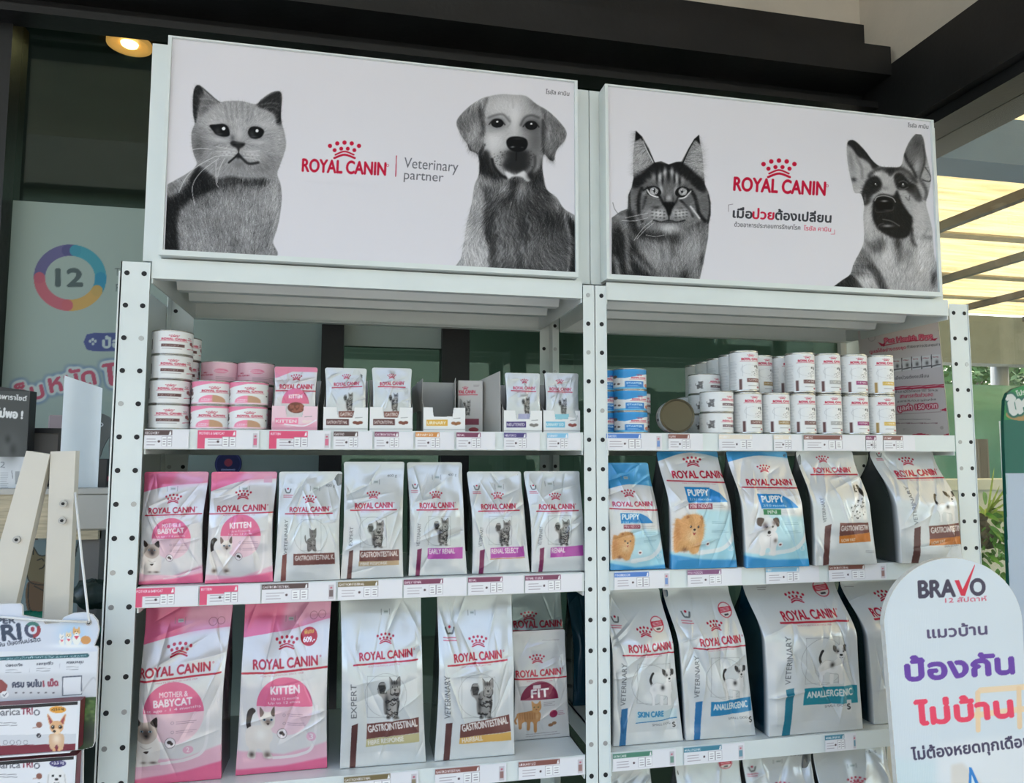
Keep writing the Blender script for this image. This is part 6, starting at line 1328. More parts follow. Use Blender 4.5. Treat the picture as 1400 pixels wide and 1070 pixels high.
c = Canvas(560, 680, 700, 960, .6, (172, 170, 168)); c.crown(597, 735, 30, RED); c.text('ROYAL CANIN', (540, 755), (648, 755), 16, RED, bold=.06); c.line([(560, 763), (660, 763)], 4, RED, sm=False); pic_tabby(c, 605, 830, 40, 80); c.rect(560, 888, 668, 920, (110, 40, 60)); c.blob(640, 945, 26, 12, (130, 40, 50), 1, hard=1); smalltext(c, 640, 712, 34, 2, 6)
box_pack('pouch_carton', 'grey carton with plum band and red name, behind the empty tray', 626, 660, 520, .10, .10, c, OB, 'cartons on the top shelf')
xx = at(661, 560, .05)[0]
t = thing('open_flap_carton', 'plain grey carton with one tall flap folded out, beside the silver pouches', 'box', (xx+.02, .11, ZA), 'cartons on the top shelf')
zf = at(672, 510, .06)[2]
MB().hexa([(xx, .14, ZA+.0004), (xx+.0015, .14, ZA+.0004), (xx+.0415, .05, ZA+.0004), (xx+.040, .05, ZA+.0004), (xx, .14, zf-.012), (xx+.0015, .14, zf-.012), (xx+.0395, .05, zf+.004), (xx+.038, .05, zf+.004)]).build('flap', M['carton'], t)
MB().box(xx, xx+.03, .142, .20, ZA+.0004, zf-.03).build('carton', M['carton'], t)
for k in range(0): MB().box(xx+.052, xx+.054, .04, .14, ZA+.0004, ZA+.055).build('side_wall', M['carton'], t)
# trays by the middle post
for (pl, pr, X0, X1, col, word, blob, lab, lab2, sd, lg, pc) in ((689, 741, 797, 1000, (62, 48, 104), 'NEUTERED', (120, 116, 110), 'silver cat pouch in the navy banded tray', 'white tray with a navy band on the top shelf', 74, (908,688,46,(845,732),(964,734),15,(832,738),(970,744),5), (912,815,48,84)),
                                                        (743, 793, 1004, 1200, (110, 176, 200), 'URINARY S/O', (130, 64, 56), 'silver cat pouch in the light blue banded tray by the middle post', 'white tray with a light blue band by the middle post', 75, (1092,690,46,(1035,736),(1150,740),15,(1025,742),(1158,748),5), (1102,820,48,84))):
    q = [(X0+8,645),(X1-6,650),(X1-2,945),(X0+6,940)]
    pouch(lab, 0,0,0, .036, pouch_art(OB, q, lg, (pic_tabby,*pc,sd), ([(pc[0]-50,856),(pc[0]+40,856),(pc[0]+26,886),(pc[0]-40,886)],(170,174,200) if sd == 74 else (140,196,212),'',(0,0),(1,0),1) if False else None, extra=[lambda c, pc=pc, sd=sd: c.rect(pc[0]-44,858,pc[0]+34,884,(160,164,196) if sd == 74 else (136,194,210))]), OB, q, GP, sd)
    c = tray_art(OB, X0, 845, X1, 955, col, word, blob)
    tray(lab2, pl, pr, 508, 561, c, OB, GT)
# leaning poster in the back corner of the right bay
OP = (1180, 430, 5.633)
A, B = at(1184, 590, .335), at(1297, 590, .07); zt = at(1186, 452, .335)[2]
c = Canvas(0, 40, 720, 940, 1.0, (196, 188, 188)); PK = (176, 40, 72)
c.ring(66, 178, 26, 3, (150, 140, 140)); c.poly([(112,210),(150,225),(172,215),(165,245),(140,242)], PK); c.poly([(530,185),(575,180),(555,200),(520,200)], PK); c.line([(150,238),(350,205),(540,195)], 7, PK)
hx(c,168,218,535,180,'Pet Health First',34,(214,120,140),bold=.05,outline=[(3,PK)]); hx(c,52,298,330,262,'ดูแลได้อย่างตรงจุด',22,(186,60,90),bold=.06); hx(c,338,258,670,232,'ด้วยอาหารประกอบการรักษา',20,(80,72,74),bold=.03); smalltext(c,580,108,80,2,14,(120,60,70),5)
for i in range(5):
    x = 224+i*76; y = 342-i*8; c.poly([(x,y),(x+66,y-6),(x+70,y+90),(x+2,y+98)], (206,204,204)); c.line([(x-3,y),(x,y+98)], 6, (50,46,48), sm=False); c.line([(x+8,y+84),(x+66,y+74)], 9, (80,74,76), sm=False); c.blob(x+40,y+54,12,16,(70,66,66),.9); smalltext(c,x+10,y+16,46,1,6,(150,60,70),5)
hx(c,245,500,505,480,'เมื่อป่วยต้องเปลี่ยน',22,(84,74,78),bold=.03); c.line([(215,570),(640,546)], 26, PK, sm=False); c.line([(230,566),(630,544)], 4, (220,180,190), sm=False)
hx(c,245,604,575,588,'ผ่านการวินิจฉัยของ VET Service',20,(90,80,84),bold=.02); hx(c,285,642,538,626,'สามารถรับส่วนลด',26,(190,70,96),bold=.05); hx(c,265,676,560,660,'อาหารประกอบการรักษาโรค',16,(90,80,84),bold=.02)
hx(c,270,738,570,716,'มูลค่า 150 บาท',34,(226,206,210),bold=.05,outline=[(6,PK)]); c.poly([(590,735),(655,712),(650,745)], PK); c.line([(250,768),(600,748)], 2, (150,120,126))
smalltext(c,275,806,250,1,8,(130,120,122),5); smalltext(c,240,835,370,1,8,(120,80,90),6); smalltext(c,310,880,60,2,9); c.blob(606,870,14,14,(170,160,160),1,hard=1); c.poly([(380,922),(440,912),(520,925),(520,940),(370,940)], PK); c.poly([(620,925),(720,895),(720,940),(610,940)], PK)
t = thing('promotion_poster', 'white poster with red Thai lettering leaning in the corner behind the tall cans', 'poster', ((A[0]+B[0])/2, .22, ZA))
n1, n2 = 150, 200
u, v = np.meshgrid(np.linspace(0, 1, n1+1), np.linspace(0, 1, n2+1)); u, v = u.ravel(), v.ravel()
P = np.stack([A[0]+(B[0]-A[0])*u, A[1]+(B[1]-A[1])*u+.02*v, ZA+.001+(zt-ZA)*v], 1)
ppx, ppy = pj(P[:, 0], P[:, 1], P[:, 2]); col = c.sample((ppx-OP[0])*OP[2], (ppy-OP[1])*OP[2])
mk('poster_sheet', P, grid_faces(n1, n2), M['paper'], t, cols=col)
nr = np.array([-(B[1]-A[1]), (B[0]-A[0]), 0]); nr /= np.linalg.norm(nr)
k = [0, n1, (n1+1)*n2+n1, (n1+1)*n2]; Q = P[k]+nr*.0006
MB().hexa(list(Q[:2])+list(Q[:2][::-1]+nr*.003)+[Q[3], Q[2], Q[2]+nr*.003, Q[3]+nr*.003]).build('backing_board', M['carton'], t)
# ---------------------------------------------------------------- price cards along the shelf edges
LOOK = dict(dark=(72, 52, 52), pink=(206, 70, 108), plum=(112, 48, 78), amber=(196, 128, 60), navy=(64, 52, 112), sky=(122, 176, 206), blue=(70, 116, 186), brown=(122, 74, 66), olive=(110, 96, 62), green=(70, 120, 100), tealc=(60, 120, 140), pale=(216, 206, 190), plumblue=(120, 70, 110))
def price_card(label, px0, px1, zc, col, head, r_, group, photo=False, fullhead=False, tone=(212, 211, 214)):
    zt, zb = zc-.0015, zc-.0405; Y = -.0012
    x0, x1 = at(px0, 600, Y)[0], at(px1, 600, Y)[0]
    zm = (zt+zb)/2; py = pj((x0+x1)/2, Y, zm)[1]; x0, x1 = at(px0, py, Y)[0], at(px1, py, Y)[0]
    w = (x1-x0)*2000; h = (zt-zb)*2000
    c = Canvas(0, 0, w, h, 1.1, tone); hc = LOOK[col]; hw = w*(.62 if w > 95 else .9)
    c.rect(0, 2, hw, h*.30, hc); c.text(head, (4, h*.24), (min(hw-14, 4+len(head)*6.6), h*.24), 10, (228, 222, 224), bold=.04)
    if col == 'pink': c.rect(0, 2, hw, h*.44, hc); c.rect(0, h*.40, w*.12, h-1, hc); c.text(head, (6, h*.24), (min(hw*.7, 6+len(head)*6.6), h*.24), 10, (236, 220, 226), bold=.04)
    c.poly([(hw-13, h*.28), (hw-9, h*.10), (hw-5, h*.06), (hw-3, h*.28)], (226, 222, 222))
    rr = np.random.default_rng(int(px0)); smalltext(c, w*.06 if col != 'pink' else w*.17, h*.50, w*.24, 3, h*.15, (116, 100, 110), 2.2, int(px0)); c.blob(w*.33, h*.62, 5, 5, (70, 50, 56), 1, hard=1)
    for i in range(2):
        a = w*(.40+.115*i); c.rect(a, h*.36, a+w*.105, h*.88, (222, 221, 223)); 
        for y in (.36, .88): c.line([(a, h*y), (a+w*.105, h*y)], 1.2, (140, 132, 140), sm=False)
        for xx in (a, a+w*.105): c.line([(xx, h*.36), (xx, h*.88)], 1.2, (140, 132, 140), sm=False)
        smalltext(c, a+w*.025, h*.50, w*.06, 3, h*.13, (96, 84, 92), 2.4, i)
    if photo: c.rect(w*.90, h*.16, w*.975, h*.92, (186, 180, 184)); c.rect(w*.91, h*.44, w*.965, h*.8, hc, .7); c.blob(w*.937, h*.32, 4, 3.4, RED, .9)
    o = flat_print('price_card', c, x0, x1, zb, zt, Y, (max(20, int((px1-px0)*1.25)), 36), None, M['card'])
    return tag(o, label, 'price card', group)
GA, GB, GC = 'price cards on the top shelf', 'price cards on the middle shelf', 'price cards on the lower shelf'
for px0, px1, col, hd, lab, ph in ((197, 258, 'dark', 'RECOVERY', 'price card with dark brown header under the white can stack', 0), (270, 354, 'pink', 'MOTHER & BABYCAT', 'pink price card under the pink cans', 1), (368, 452, 'pink', 'KITTEN', 'pink price card under the pink pouch tray', 1), (456, 509, 'dark', 'GASTRO', 'price card with dark header under the first brown banded tray', 0), (512, 565, 'plum', 'GASTROINTESTINAL', 'price card with brown plum header under the second brown banded tray', 0), (568, 621, 'amber', 'URINARY S/O', 'price card with amber header under the empty tray', 0), (624, 677, 'plum', 'RENAL', 'price card with plum header under the folded flap carton', 0), (689, 738, 'navy', 'NEUTERED', 'price card with navy header under the navy banded tray', 0), (748, 794, 'sky', 'URINARY', 'price card with light blue header by the middle post, top shelf', 0)):
    price_card(lab, px0, px1, 1.503, col, hd, 0, GA, bool(ph))
for px0, px1, col, hd, lab, ph in ((829, 905, 'blue', 'STARTER', 'blue price card under the blue cans', 1), (914, 961, 'brown', 'PUPPY', 'price card with thin brown header under the short white cans', 0), (983, 1056, 'pale', 'MOBILITY', 'pale price card under the first tall cans', 0), (1058, 1096, 'pale', 'HEPATIC', 'narrow pale price card under the third tall can', 0), (1099, 1183, 'brown', 'CARDIAC', 'long price card with brown header under the middle of the tall cans', 0), (1184, 1207, 'plum', 'RENAL', 'small price card with plum header under the plum banded can', 0), (1208, 1251, 'brown', 'URINARY', 'price card with orange brown header under the gold banded can', 0)):
    price_card(lab, px0, px1, 1.503, col, hd, 0, GA, bool(ph))
for px0, px1, col, hd, lab, ph in ((184, 271, 'pink', 'MOTHER & BABYCAT', 'pink price card below the small pink bag by the left post', 0), (273, 356, 'pink', 'KITTEN', 'pink price card below the small bag with the walking cream kitten', 0), (358, 459, 'dark', 'GASTROINTESTINAL', 'price card with dark header and small pack photo below the tabby kitten bag', 1), (462, 550, 'olive', 'GASTROINTESTINAL', 'price card with olive and brown header below the tallest silver cat bag', 0), (552, 638, 'plum', 'EARLY RENAL', 'price card with plum header below the first purple banded bag', 0), (640, 716, 'plum', 'RENAL', 'price card with plum header below the bag underlined in orange', 0), (718, 796, 'plum', 'RENAL SELECT', 'price card with plum header on the middle shelf against the middle post', 0),
        (840, 916, 'blue', 'MINI INDOOR', 'blue price card below the smallest blue and white bag', 1), (940, 1014, 'plumblue', 'MINI INDOOR', 'plum and blue price card below the bag with the plum label', 0), (1047, 1120, 'sky', 'MINI', 'pale blue price card below the bag with the green label', 0), (1133, 1212, 'brown', 'GASTROINTESTINAL', 'price card with brown header below the sitting spotted dog bag', 1)):
    price_card(lab, px0, px1, 1.184, col, hd, 0, GB, bool(ph))
for px0, px1, col, hd, lab, ph in ((470, 572, 'olive', 'GASTROINTESTINAL', 'price card with olive header below the brown and olive banded bag', 1), (595, 692, 'brown', 'GASTROINTESTINAL', 'price card with brown header below the brown and amber banded bag', 1), (709, 799, 'brown', 'URINARY S/O', 'price card with brown header below the pouch with the ginger cat', 1), (838, 924, 'green', 'SKIN CARE', 'price card with green header below the pale blue lettered bag', 1), (935, 1018, 'tealc', 'ANALLERGENIC', 'price card with blue header below the solid blue banded bag', 1), (1128, 1171, 'tealc', 'ANALLERGENIC', 'price card with teal header below the widest teal banded bag', 1)):
    price_card(lab, px0, px1, .784, col, hd, 0, GC, bool(ph))
# ---------------------------------------------------------------- sticker film on the left pane
def outline_print(name, cv, org, poly, Y, step, parent, m, thick, edge_mat, edge_name, gain=None):
    """flat board cut to a traced outline (crop frame org): a printed front and a solid body behind it"""
    W_ = [at(org[0]+a/org[2], org[1]+b/org[2], Y) for a, b in poly]
    xz = [(p[0], p[2]) for p in W_]; xs = [p[0] for p in xz]; zs = [p[1] for p in xz]
    MB().prism(xz, Y+.0006, Y+thick).build(edge_name, edge_mat, parent)
    E_ = np.array(xz); Q_ = np.roll(E_, -1, 0)
    nu, nv = int((max(xs)-min(xs))/step), int((max(zs)-min(zs))/step)
    X, Z = np.meshgrid(np.linspace(min(xs), max(xs), nu+1), np.linspace(min(zs), max(zs), nv+1)); X, Z = X.ravel(), Z.ravel()
    ins = np.zeros(len(X), bool)
    for (ax, az), (bx, bz) in zip(E_, Q_):
        if az == bz: continue
        k = ((az > Z) != (bz > Z)) & (X < (bx-ax)*(Z-az)/(bz-az)+ax); ins ^= k
    px, py = pj(X, np.full_like(X, Y), Z); col = cv.sample((px-org[0])*org[2], (py-org[1])*org[2])
    F = grid_faces(nu, nv); F = F[ins[F].all(1)]; u = np.unique(F); rm = np.full(len(X), -1); rm[u] = np.arange(len(u))
    return mk(name, np.stack([X, np.full_like(X, Y), Z], 1)[u], rm[F], m, parent, cols=col[u], gain=gain)
OF = (0, 300, 3.343)
YF = YB+.008
c = Canvas(-20, -80, 760, 1800, .75, (150, 168, 160))
for a0, a1, colr in ((-180,-95,(84,80,130)),(-95,-80,(70,70,120)),(-80,0,(44,140,158)),(0,28,(20,128,160)),(28,95,(190,150,74)),(95,180,(180,84,100))):
    P = [(320+140*math.cos(math.radians(t)), 266+126*math.sin(math.radians(t))) for t in np.linspace(a0, a1, 24)]; c.line(P, 52, colr, .92, sm=False)
c.text('12', (257, 303), (376, 303), 76, (66, 84, 84), bold=.07); c.text('TRUE', (526, 256), (620, 256), 34, (84, 96, 96)); c.text('PRO', (530, 328), (620, 328), 34, (84, 96, 96))
c.poly([(382,560),(396,525),(430,518),(600,518),(600,602),(430,602),(396,594)], (58, 72, 128), sm=False); c.text('ป้อง', (470, 585), (592, 585), 42, (176, 192, 190), bold=.08)
for a, b in ((412,556),(424,548),(436,556),(425,568)): c.blob(a, b, 6, 7, (176,190,190), 1, hard=1)
out = [(7, (196, 206, 204)), (0, (196, 206, 204))]
ol = [(15,(70,104,150)), (11,(186,198,196))]
for s_, x0, y0, x1, y1, h in (('เก็บ',40,850,205,810,70),('หมัด',232,790,440,750,76),('ไร',480,760,620,740,80)):
    c.text(s_, (x0, y0), (x1, y1), h, (178, 74, 98), bold=.05, outline=ol)
c.blob(330, 1200, 180, 60, (96, 160, 170), .7)
a, b = at(1, 312, YF), at(452, 330, YF); zt = at(100, 279, YF)[2]
t = thing('window_sticker', 'pale teal window film with a coloured ring around 12 and red Thai words', 'sticker', ((a[0]+b[0])/2, YF, 0))
plane_print('film_print', c, OF, xj+.014, xs[1]-.02, .30, zt, YF, .0022, t, M['paper'], gain=.9)
# dark blue round seals lower on the film, seen between the shelves
OS = (170, 610, 4.242)
for nm, px, py, r, lb in (('round_sticker', 284, 607, 15, 'dark blue round sticker on the shop glass, upper of two'), ('round_sticker', 312, 634, 18.5, 'dark blue round sticker with a red mark on the shop glass, lower of two')):
    p = at(px, py, YF-.004); e = at(px+r, py, YF-.004); R_ = e[0]-p[0]
    cc = Canvas(-1, -1, 1, 1, 40, (30, 36, 84)); cc.ring(0, 0, .9, .06, (60, 70, 130)); cc.blob(0, -.1, .3, .3, (150, 60, 80) if py > 620 else (70, 80, 140), 1, hard=1); cc.line([(-.5, .45), (.5, .45)], .1, (150, 160, 200), sm=False)
    th = np.linspace(0, 2*math.pi, 41)[:-1]; V = []; cl = []
    for q in np.linspace(0, 1, 22):
        for t_ in th: V.append((p[0]+R_*q*math.cos(t_), YF-.002, p[2]+R_*q*math.sin(t_))); cl.append((q*math.cos(t_), -q*math.sin(t_)))
    cl = np.array(cl); F = np.array([[k*40+j, k*40+(j+1) % 40, (k+1)*40+(j+1) % 40, (k+1)*40+j] for k in range(21) for j in range(40)])
    tag(mk(nm, V, F, M['paper'], None, cols=cc.sample(cl[:, 0], cl[:, 1])), lb, 'sticker', 'round stickers on the shop glass')

# ---------------------------------------------------------------- left: shelf ledge, boxes and the easel
YL = .24
zl = at(75, 668, YL)[2]; zb = at(75, 738, YL)[2]; xa, xb = at(-60, 700, YL)[0], at(149, 700, YL)[0]
t = thing('side_table', 'low wooden ledge table with grey front behind the white easel legs', 'table', ((xa+xb)/2, YL+.15, 0))
MB().box(xa, xb, YL, YL+.32, zl-.012, zl).build('table_top', M['ledge'], t)
xm = at(103, 700, YL)[0]
MB().box(xa, xm, YL+.004, YL+.02, zb+.004, zl-.012).build('apron', M['wood'], t); MB().box(xm, xb, YL+.002, YL+.02, zb+.02, zl-.012, bev=.004).build('apron', M['ledge'], t); MB().box(xm-.01, xb-.02, YL-.004, YL+.02, zb, zb+.02).build('apron', M['wood'], t)
for x in (xa+.03, xb-.04):
    for y in (YL+.03, YL+.29): MB().box(x-.02, x+.02, y-.02, y+.02, 0, zl-.012).build('leg', M['grey'], t)
# printed carton at the left edge: black upper part, white lower part
OG = (0, 490, 5.629)
c = Canvas(-420, 150, 250, 1080, .7, (62, 64, 62))
c.poly([(-420,756),(222,756),(222,1010),(-420,1010)], (196, 198, 200)); c.poly([(-420,1010),(222,1010),(222,1080),(-420,1080)], (172, 152, 108))
c.blob(70,690,90,120,(88,90,88),.8); c.blob(60,620,24,34,(40,42,40),.9); c.blob(100,700,30,50,(40,42,40),.8)
c.text('มีเอ็นโดพาราไซต์',(-150,296),(204,326),34,(206,206,204),bold=.05); c.text('ยังไม่พอ !',(-110,440),(172,462),56,(206,206,204),bold=.09)
c.text('2',(0,836),(36,840),44,(110,112,116)); c.line([(90,862),(98,922)],5,(100,102,106),sm=False); c.rect(116,868,152,966,(130,132,132),.7); smalltext(c,4,880,60,8,16,(140,142,146),4)
x0, x1 = at(-60, 600, YL+.05)[0], at(38, 600, YL+.05)[0]; z1 = at(30, 534, YL+.05)[2]
t = thing('display_carton', 'black carton with white Thai lettering and white base, on the ledge', 'box', ((x0+x1)/2, YL+.10, zl))
MB().hexa([(x0, YL+.052, zl), (x1, YL+.052, zl), (x1, YL+.085, zl), (x0, YL+.085, zl), (x0, YL+.052, z1+.02), (x1, YL+.052, z1), (x1, YL+.085, z1), (x0, YL+.085, z1+.02)]).build('carton', M['blackbox'], t)
plane_print('front_panel', c, OG, x0+.001, x1-.001, zl+.0005, z1-.001, YL+.0505, .0013, t, M['paper'])
# black picture frame
Y = YL+.13; x0, x1 = at(41, 600, Y)[0], at(84, 600, Y)[0]; z1 = at(60, 585, Y)[2]; f = .0075
t = thing('photo_frame', 'black framed grey panel standing on the ledge behind the curved white sheet', 'frame', ((x0+x1)/2, Y+.006, zl))
MB().box(x0, x0+f, Y, Y+.015, zl, z1).box(x1-f, x1, Y, Y+.015, zl, z1).box(x0+f, x1-f, Y, Y+.015, zl, zl+f).box(x0+f, x1-f, Y, Y+.015, z1-f*1.6, z1).build('frame', M['blackbox'], t); MB().box(x0+f, x1-f, Y+.006, Y+.012, zl+f, z1-f*1.6).build('panel', M['grey'], t)
Y = YL+.24; x0, x1 = at(66, 570, Y)[0], at(90, 570, Y)[0]; z1 = at(70, 567, Y)[2]
tag(MB().box(x0, x1, Y, Y+.02, zl, z1, bev=.003).build('card_stand', M['blushcard']), 'dull pink card standing behind the black photo frame', 'card')
# curved white acrylic sheet with a slanting top
Y = YL+.03; V = []; F = []; n = 24
xa_, xb_ = at(83.5, 600, Y)[0], at(131, 600, Y)[0]
for s_ in (0, 1):
    for i in range(n+1):
        q = i/n; x = xa_+(xb_-xa_)*q; y = Y+.035*math.sin(q*2.2)*q+s_*.002; zt_ = at(84, 513, Y)[2]*(1-q)+at(131, 529, Y)[2]*q
        V += [(x, y, zl+.0003), (x, y, zt_)]
N2 = 2*(n+1)
for i in range(n): F += [[2*i, 2*i+2, 2*i+3, 2*i+1], [N2+2*i+1, N2+2*i+3, N2+2*i+2, N2+2*i], [2*i+1, 2*i+3, N2+2*i+3, N2+2*i+1], [2*i, N2+2*i, N2+2*i+2, 2*i+2]]
F += [[0, 1, N2+1, N2], [2*n, N2+2*n, N2+2*n+1, 2*n+1]]
tag(mk('curved_sheet', V, F, M['pearl'], None, smooth=False), 'tall curved pale sheet with slanting top, standing on the ledge beside the rack', 'display')
# grey arch-shaped animal cut-out with an eye
Y = YL+.14
arch = [(735,425),(790,425),(840,450),(872,490),(880,520),(868,560),(872,640),(868,770),(838,770),(836,660),(842,600),(815,640),(790,690),(775,740),(760,775),(750,740),(742,700)]
pts = [at(a/5.629, 490+b/5.629, Y) for a, b in arch]
t = thing('animal_cutout', 'grey arched animal cut-out with one eye, peeking beside the rack post', 'cutout', (pts[0][0], Y, zl))
MB().prism([(p[0], p[2]) for p in pts], Y, Y+.006).build('cutout_body', M['elephant'], t)
p = at(778/5.629, 490+508/5.629, Y-.001); MB().disc((p[0], Y-.0008, p[2]), .0052, 'y', 20, .0006, 0).disc((p[0]-.001, Y-.002, p[2]), .0030, 'y', 16, .0005, 1).build('eye', [M['white'], M['hole']], t)
MB().box(pts[0][0]-.01, pts[7][0], Y-.01, Y+.03, zl, zl+.012).build('base', M['grey'], t)
Y = YL+.06; x0, x1 = at(130, 640, Y)[0], at(146, 640, Y)[0]; z1 = at(138, 627, Y)[2]
t = thing('small_carton', 'small black carton with a pink tab on the ledge by the rack post', 'box', ((x0+x1)/2, Y+.02, zl)); MB().box(x0, x1, Y, Y+.04, zl, z1, bev=.001).build('carton', M['blackbox'], t); MB().box(x1, x1+.008, Y+.01, Y+.02, zl+.015, zl+.026).build('tab', M['pink'], t)
# things under the ledge
OC = (0, 640, 5.094)
Y = YL+.20; x0, x1 = at(25, 800, Y)[0], at(134, 800, Y)[0]; z1, z0 = at(60, 738, Y)[2], at(60, 900, Y)[2]
c = Canvas(60, 490, 760, 1400, .7, (134, 154, 156)); 
c.poly([(190,690),(215,560),(235,552),(270,604),(330,604),(380,640),(390,720),(360,800),(290,815),(210,790),(185,740)], (128,116,84), sm=True); c.poly([(190,800),(300,800),(360,830),(370,1010),(200,1000)], (112,86,58), sm=True)
for L_ in ([(190,690),(215,560),(235,552),(272,604),(330,606)],[(190,690),(186,740),(215,795),(300,812),(360,790)],[(260,640),(290,630),(305,645)],[(275,700),(300,690),(310,670)],[(200,800),(196,900),(210,1000)],[(240,820),(300,850)],[(235,570),(232,600)]): c.line(L_, 8, (40,40,34))
c.poly([(500,640),(550,490),(548,520),(520,650)], (40,50,52)); c.poly([(620,470),(650,560),(670,520),(700,480)], (50,58,60))
for s_ in (0,1): c.line([(625+s_*14,480),(650+s_*10,570)],5,(30,34,36))
t = thing('cat_board', 'pale blue board with a drawn striped cat, standing on the floor under the ledge', 'board', ((x0+x1)/2, Y, 0))
MB().box(x0, x1, Y+.001, Y+.012, .2, z1).build('backing_board', M['carton'], t); plane_print('printed_front', c, OC, x0, x1, z0, z1, Y, .0016, t, M['paper'], gain=.8); MB().box(x0+.02, x0+.05, Y+.002, Y+.10, 0, .22).box(x1-.05, x1-.02, Y+.002, Y+.10, 0, .22).build('stand_foot', M['grey'], t)
def crumple(name, label, cat, px, py, Y, R_, m, seed, sq=.6):
    p = at(px, py, Y); r_ = np.random.default_rng(seed); n1, n2 = 20, 12; V = []
    for j in range(n2+1):
        ph = math.pi*j/n2
        for i in range(n1):
            th = 2*math.pi*i/n1; k = R_*(1+.28*math.sin(3*th+seed)*math.sin(ph)+r_.uniform(-.14, .14)); V.append((p[0]+k*math.sin(ph)*math.cos(th), p[1]+k*.6*math.sin(ph)*math.sin(th), p[2]+k*sq*math.cos(ph)))
    F = [[j*n1+i, (j+1)*n1+i, (j+1)*n1+(i+1) % n1, j*n1+(i+1) % n1] for j in range(n2) for i in range(n1)]
    return V, F
zs_ = at(90, 850, .14)[2]
t = thing('crate', 'dark crate heaped with green plastic bags under the ledge, behind the easel', 'crate', (at(95, 850, .16)[0], .18, 0))
x0, x1 = at(24, 850, .12)[0], at(152, 850, .12)[0]; MB().box(x0, x1, .10, .24, .0, zs_-.05).build('crate_body', M['darkgreen'], t)
for nm, lab, px, py, R_, m, sd in (('plastic_bag', 'bright green crumpled plastic bag on the dark crate, left of the easel post', 40, 838, .055, 'green', 2), ('plastic_bag', 'green crumpled plastic bag on the dark crate, beside the cord', 116, 848, .036, 'green', 4), ('plastic_bag', 'dark green crumpled bag beside the left rack post', 129, 812, .05, 'darkgreen', 7)):
    V, F = crumple(nm, lab, 'bag', px, py, .17, R_, M[m], sd); V = np.array(V); V[:, 2] += (zs_-.052)-V[:, 2].min() if m == 'green' else 0
    tag(mk(nm, V, F, M[m], None, smooth=True), lab, 'bag', 'crumpled bags under the ledge')
# the white A-frame easel
YE = -.02
t = thing('easel', 'white painted wooden easel with two front legs and bolts, holding the hanging display', 'easel', (at(60, 800, YE)[0], YE, 0))
def leg2d(px, name, th, y0, m='ivory'):
    P = [at(a, b, y0) for a, b in px]; return MB().prism([(p[0], p[2]) for p in P], y0, y0+th).build(name, M[m], t)
def ext(p, q, z):    # continue the edge p -> q down to height z
    k = (z-p[2])/(q[2]-p[2]); return p+(q-p)*k
def leg(tl, tr, bl, br, y0, th):
    A_, B_, C_, D_ = at(*tl, y0), at(*tr, y0), at(*br, y0), at(*bl, y0)
    C2, D2 = ext(B_, C_, .0), ext(A_, D_, .0)
    return MB().prism([(p[0], p[2]) for p in (A_, B_, C2, D2)], y0, y0+th).build('leg', M['ivory'], t)
leg((69, 617), (103.5, 616), (60, 850), (93, 850), YE, .022)
leg((36, 616), (68, 621), (-26, 830), (22, 824), YE-.004, .022)
pt, pb = at(96, 640, YE+.30), at(104, 640, YE+.02); MB().bar(at(86, 620, YE+.03), at(40, 1500, YE+.09)*[1, 1, 0], .04, .02).build('rear_leg', M['ivory'], t)
for a, b in ((88, 688), (86.5, 711), (24.5, 737)):
    p = at(a, b, YE-.001); MB().lathe((0, 0, 0), [(0, .005), (.004, .0045), (.0065, .002), (.007, 0)], 18)
    mb = MB(); mb.disc((p[0], YE-.006, p[2]), .0068, 'y', 20, .002, 0).disc((p[0], YE-.0085, p[2]), .0032, 'y', 6, .0006, 1); mb.build('bolt', [M['bolt'], M['hole']], t)
# hanging promotion display with two medicine boxes
YD = -.10; OD = (0, 810, 4.113)
c = Canvas(-340, 60, 570, 1420, .8, (196, 200, 210))
c.poly([(-340,330),(560,330),(560,600),(-340,600)], (206,208,212)); c.poly([(-340,455),(560,455),(560,600),(-340,600)], (190,192,196), .9, soft=10)
c.text('SUPER',(-95,176),(86,170),30,(60,70,88),bold=.10); c.text('TRI',(-80,278),(118,258),84,(52,64,84),bold=.07)
for a0, a1, col in ((-150,-20,(60,110,104)),(-20,100,(140,50,62)),(100,210,(64,70,92))): c.line([(183+36*math.cos(math.radians(q)),208+36*math.sin(math.radians(q))) for q in np.linspace(a0,a1,14)],20,col,sm=False)
c.poly([(172,196),(183,190),(194,196),(192,214),(183,222),(174,214)],(150,60,76))
c.text('ครบ 3 ชั้น ป้องกันปรสิต',(-110,318),(228,272),22,(56,62,78),bold=.05)
c.blob(415,230,85,70,(150,186,216),.8); c.blob(400,300,110,14,(228,230,234),.9)
for x,y,s_,wcol in ((348,262,26,(222,218,212)),(386,256,30,(218,196,160)),(430,240,38,(206,160,104))):
    c.blob(x,y+s_*.6,s_*.6,s_*.8,(228,222,214),1,hard=1); c.blob(x,y-s_*.5,s_*.55,s_*.5,wcol,1,hard=1); c.poly([(x-s_*.55,y-s_*.7),(x-s_*.4,y-s_*1.4),(x-s_*.1,y-s_*.8)],wcol); c.poly([(x+s_*.55,y-s_*.7),(x+s_*.4,y-s_*1.4),(x+s_*.1,y-s_*.8)],wcol); c.blob(x,y-s_*.2,s_*.3,s_*.25,(236,230,222),1,hard=1); c.blob(x,y-s_*.32,s_*.1,s_*.08,(30,24,24),1,hard=1); c.poly([(x-s_*.4,y+.1*s_),(x+s_*.4,y+.1*s_),(x,y+s_*.6)],(200,60,84))
    for q in (-.2,.2): c.blob(x+q*s_,y-s_*.6,s_*.07,s_*.07,(30,24,24),1,hard=1)
c.blob(482,266,28,24,(196,140,84),1,hard=1)
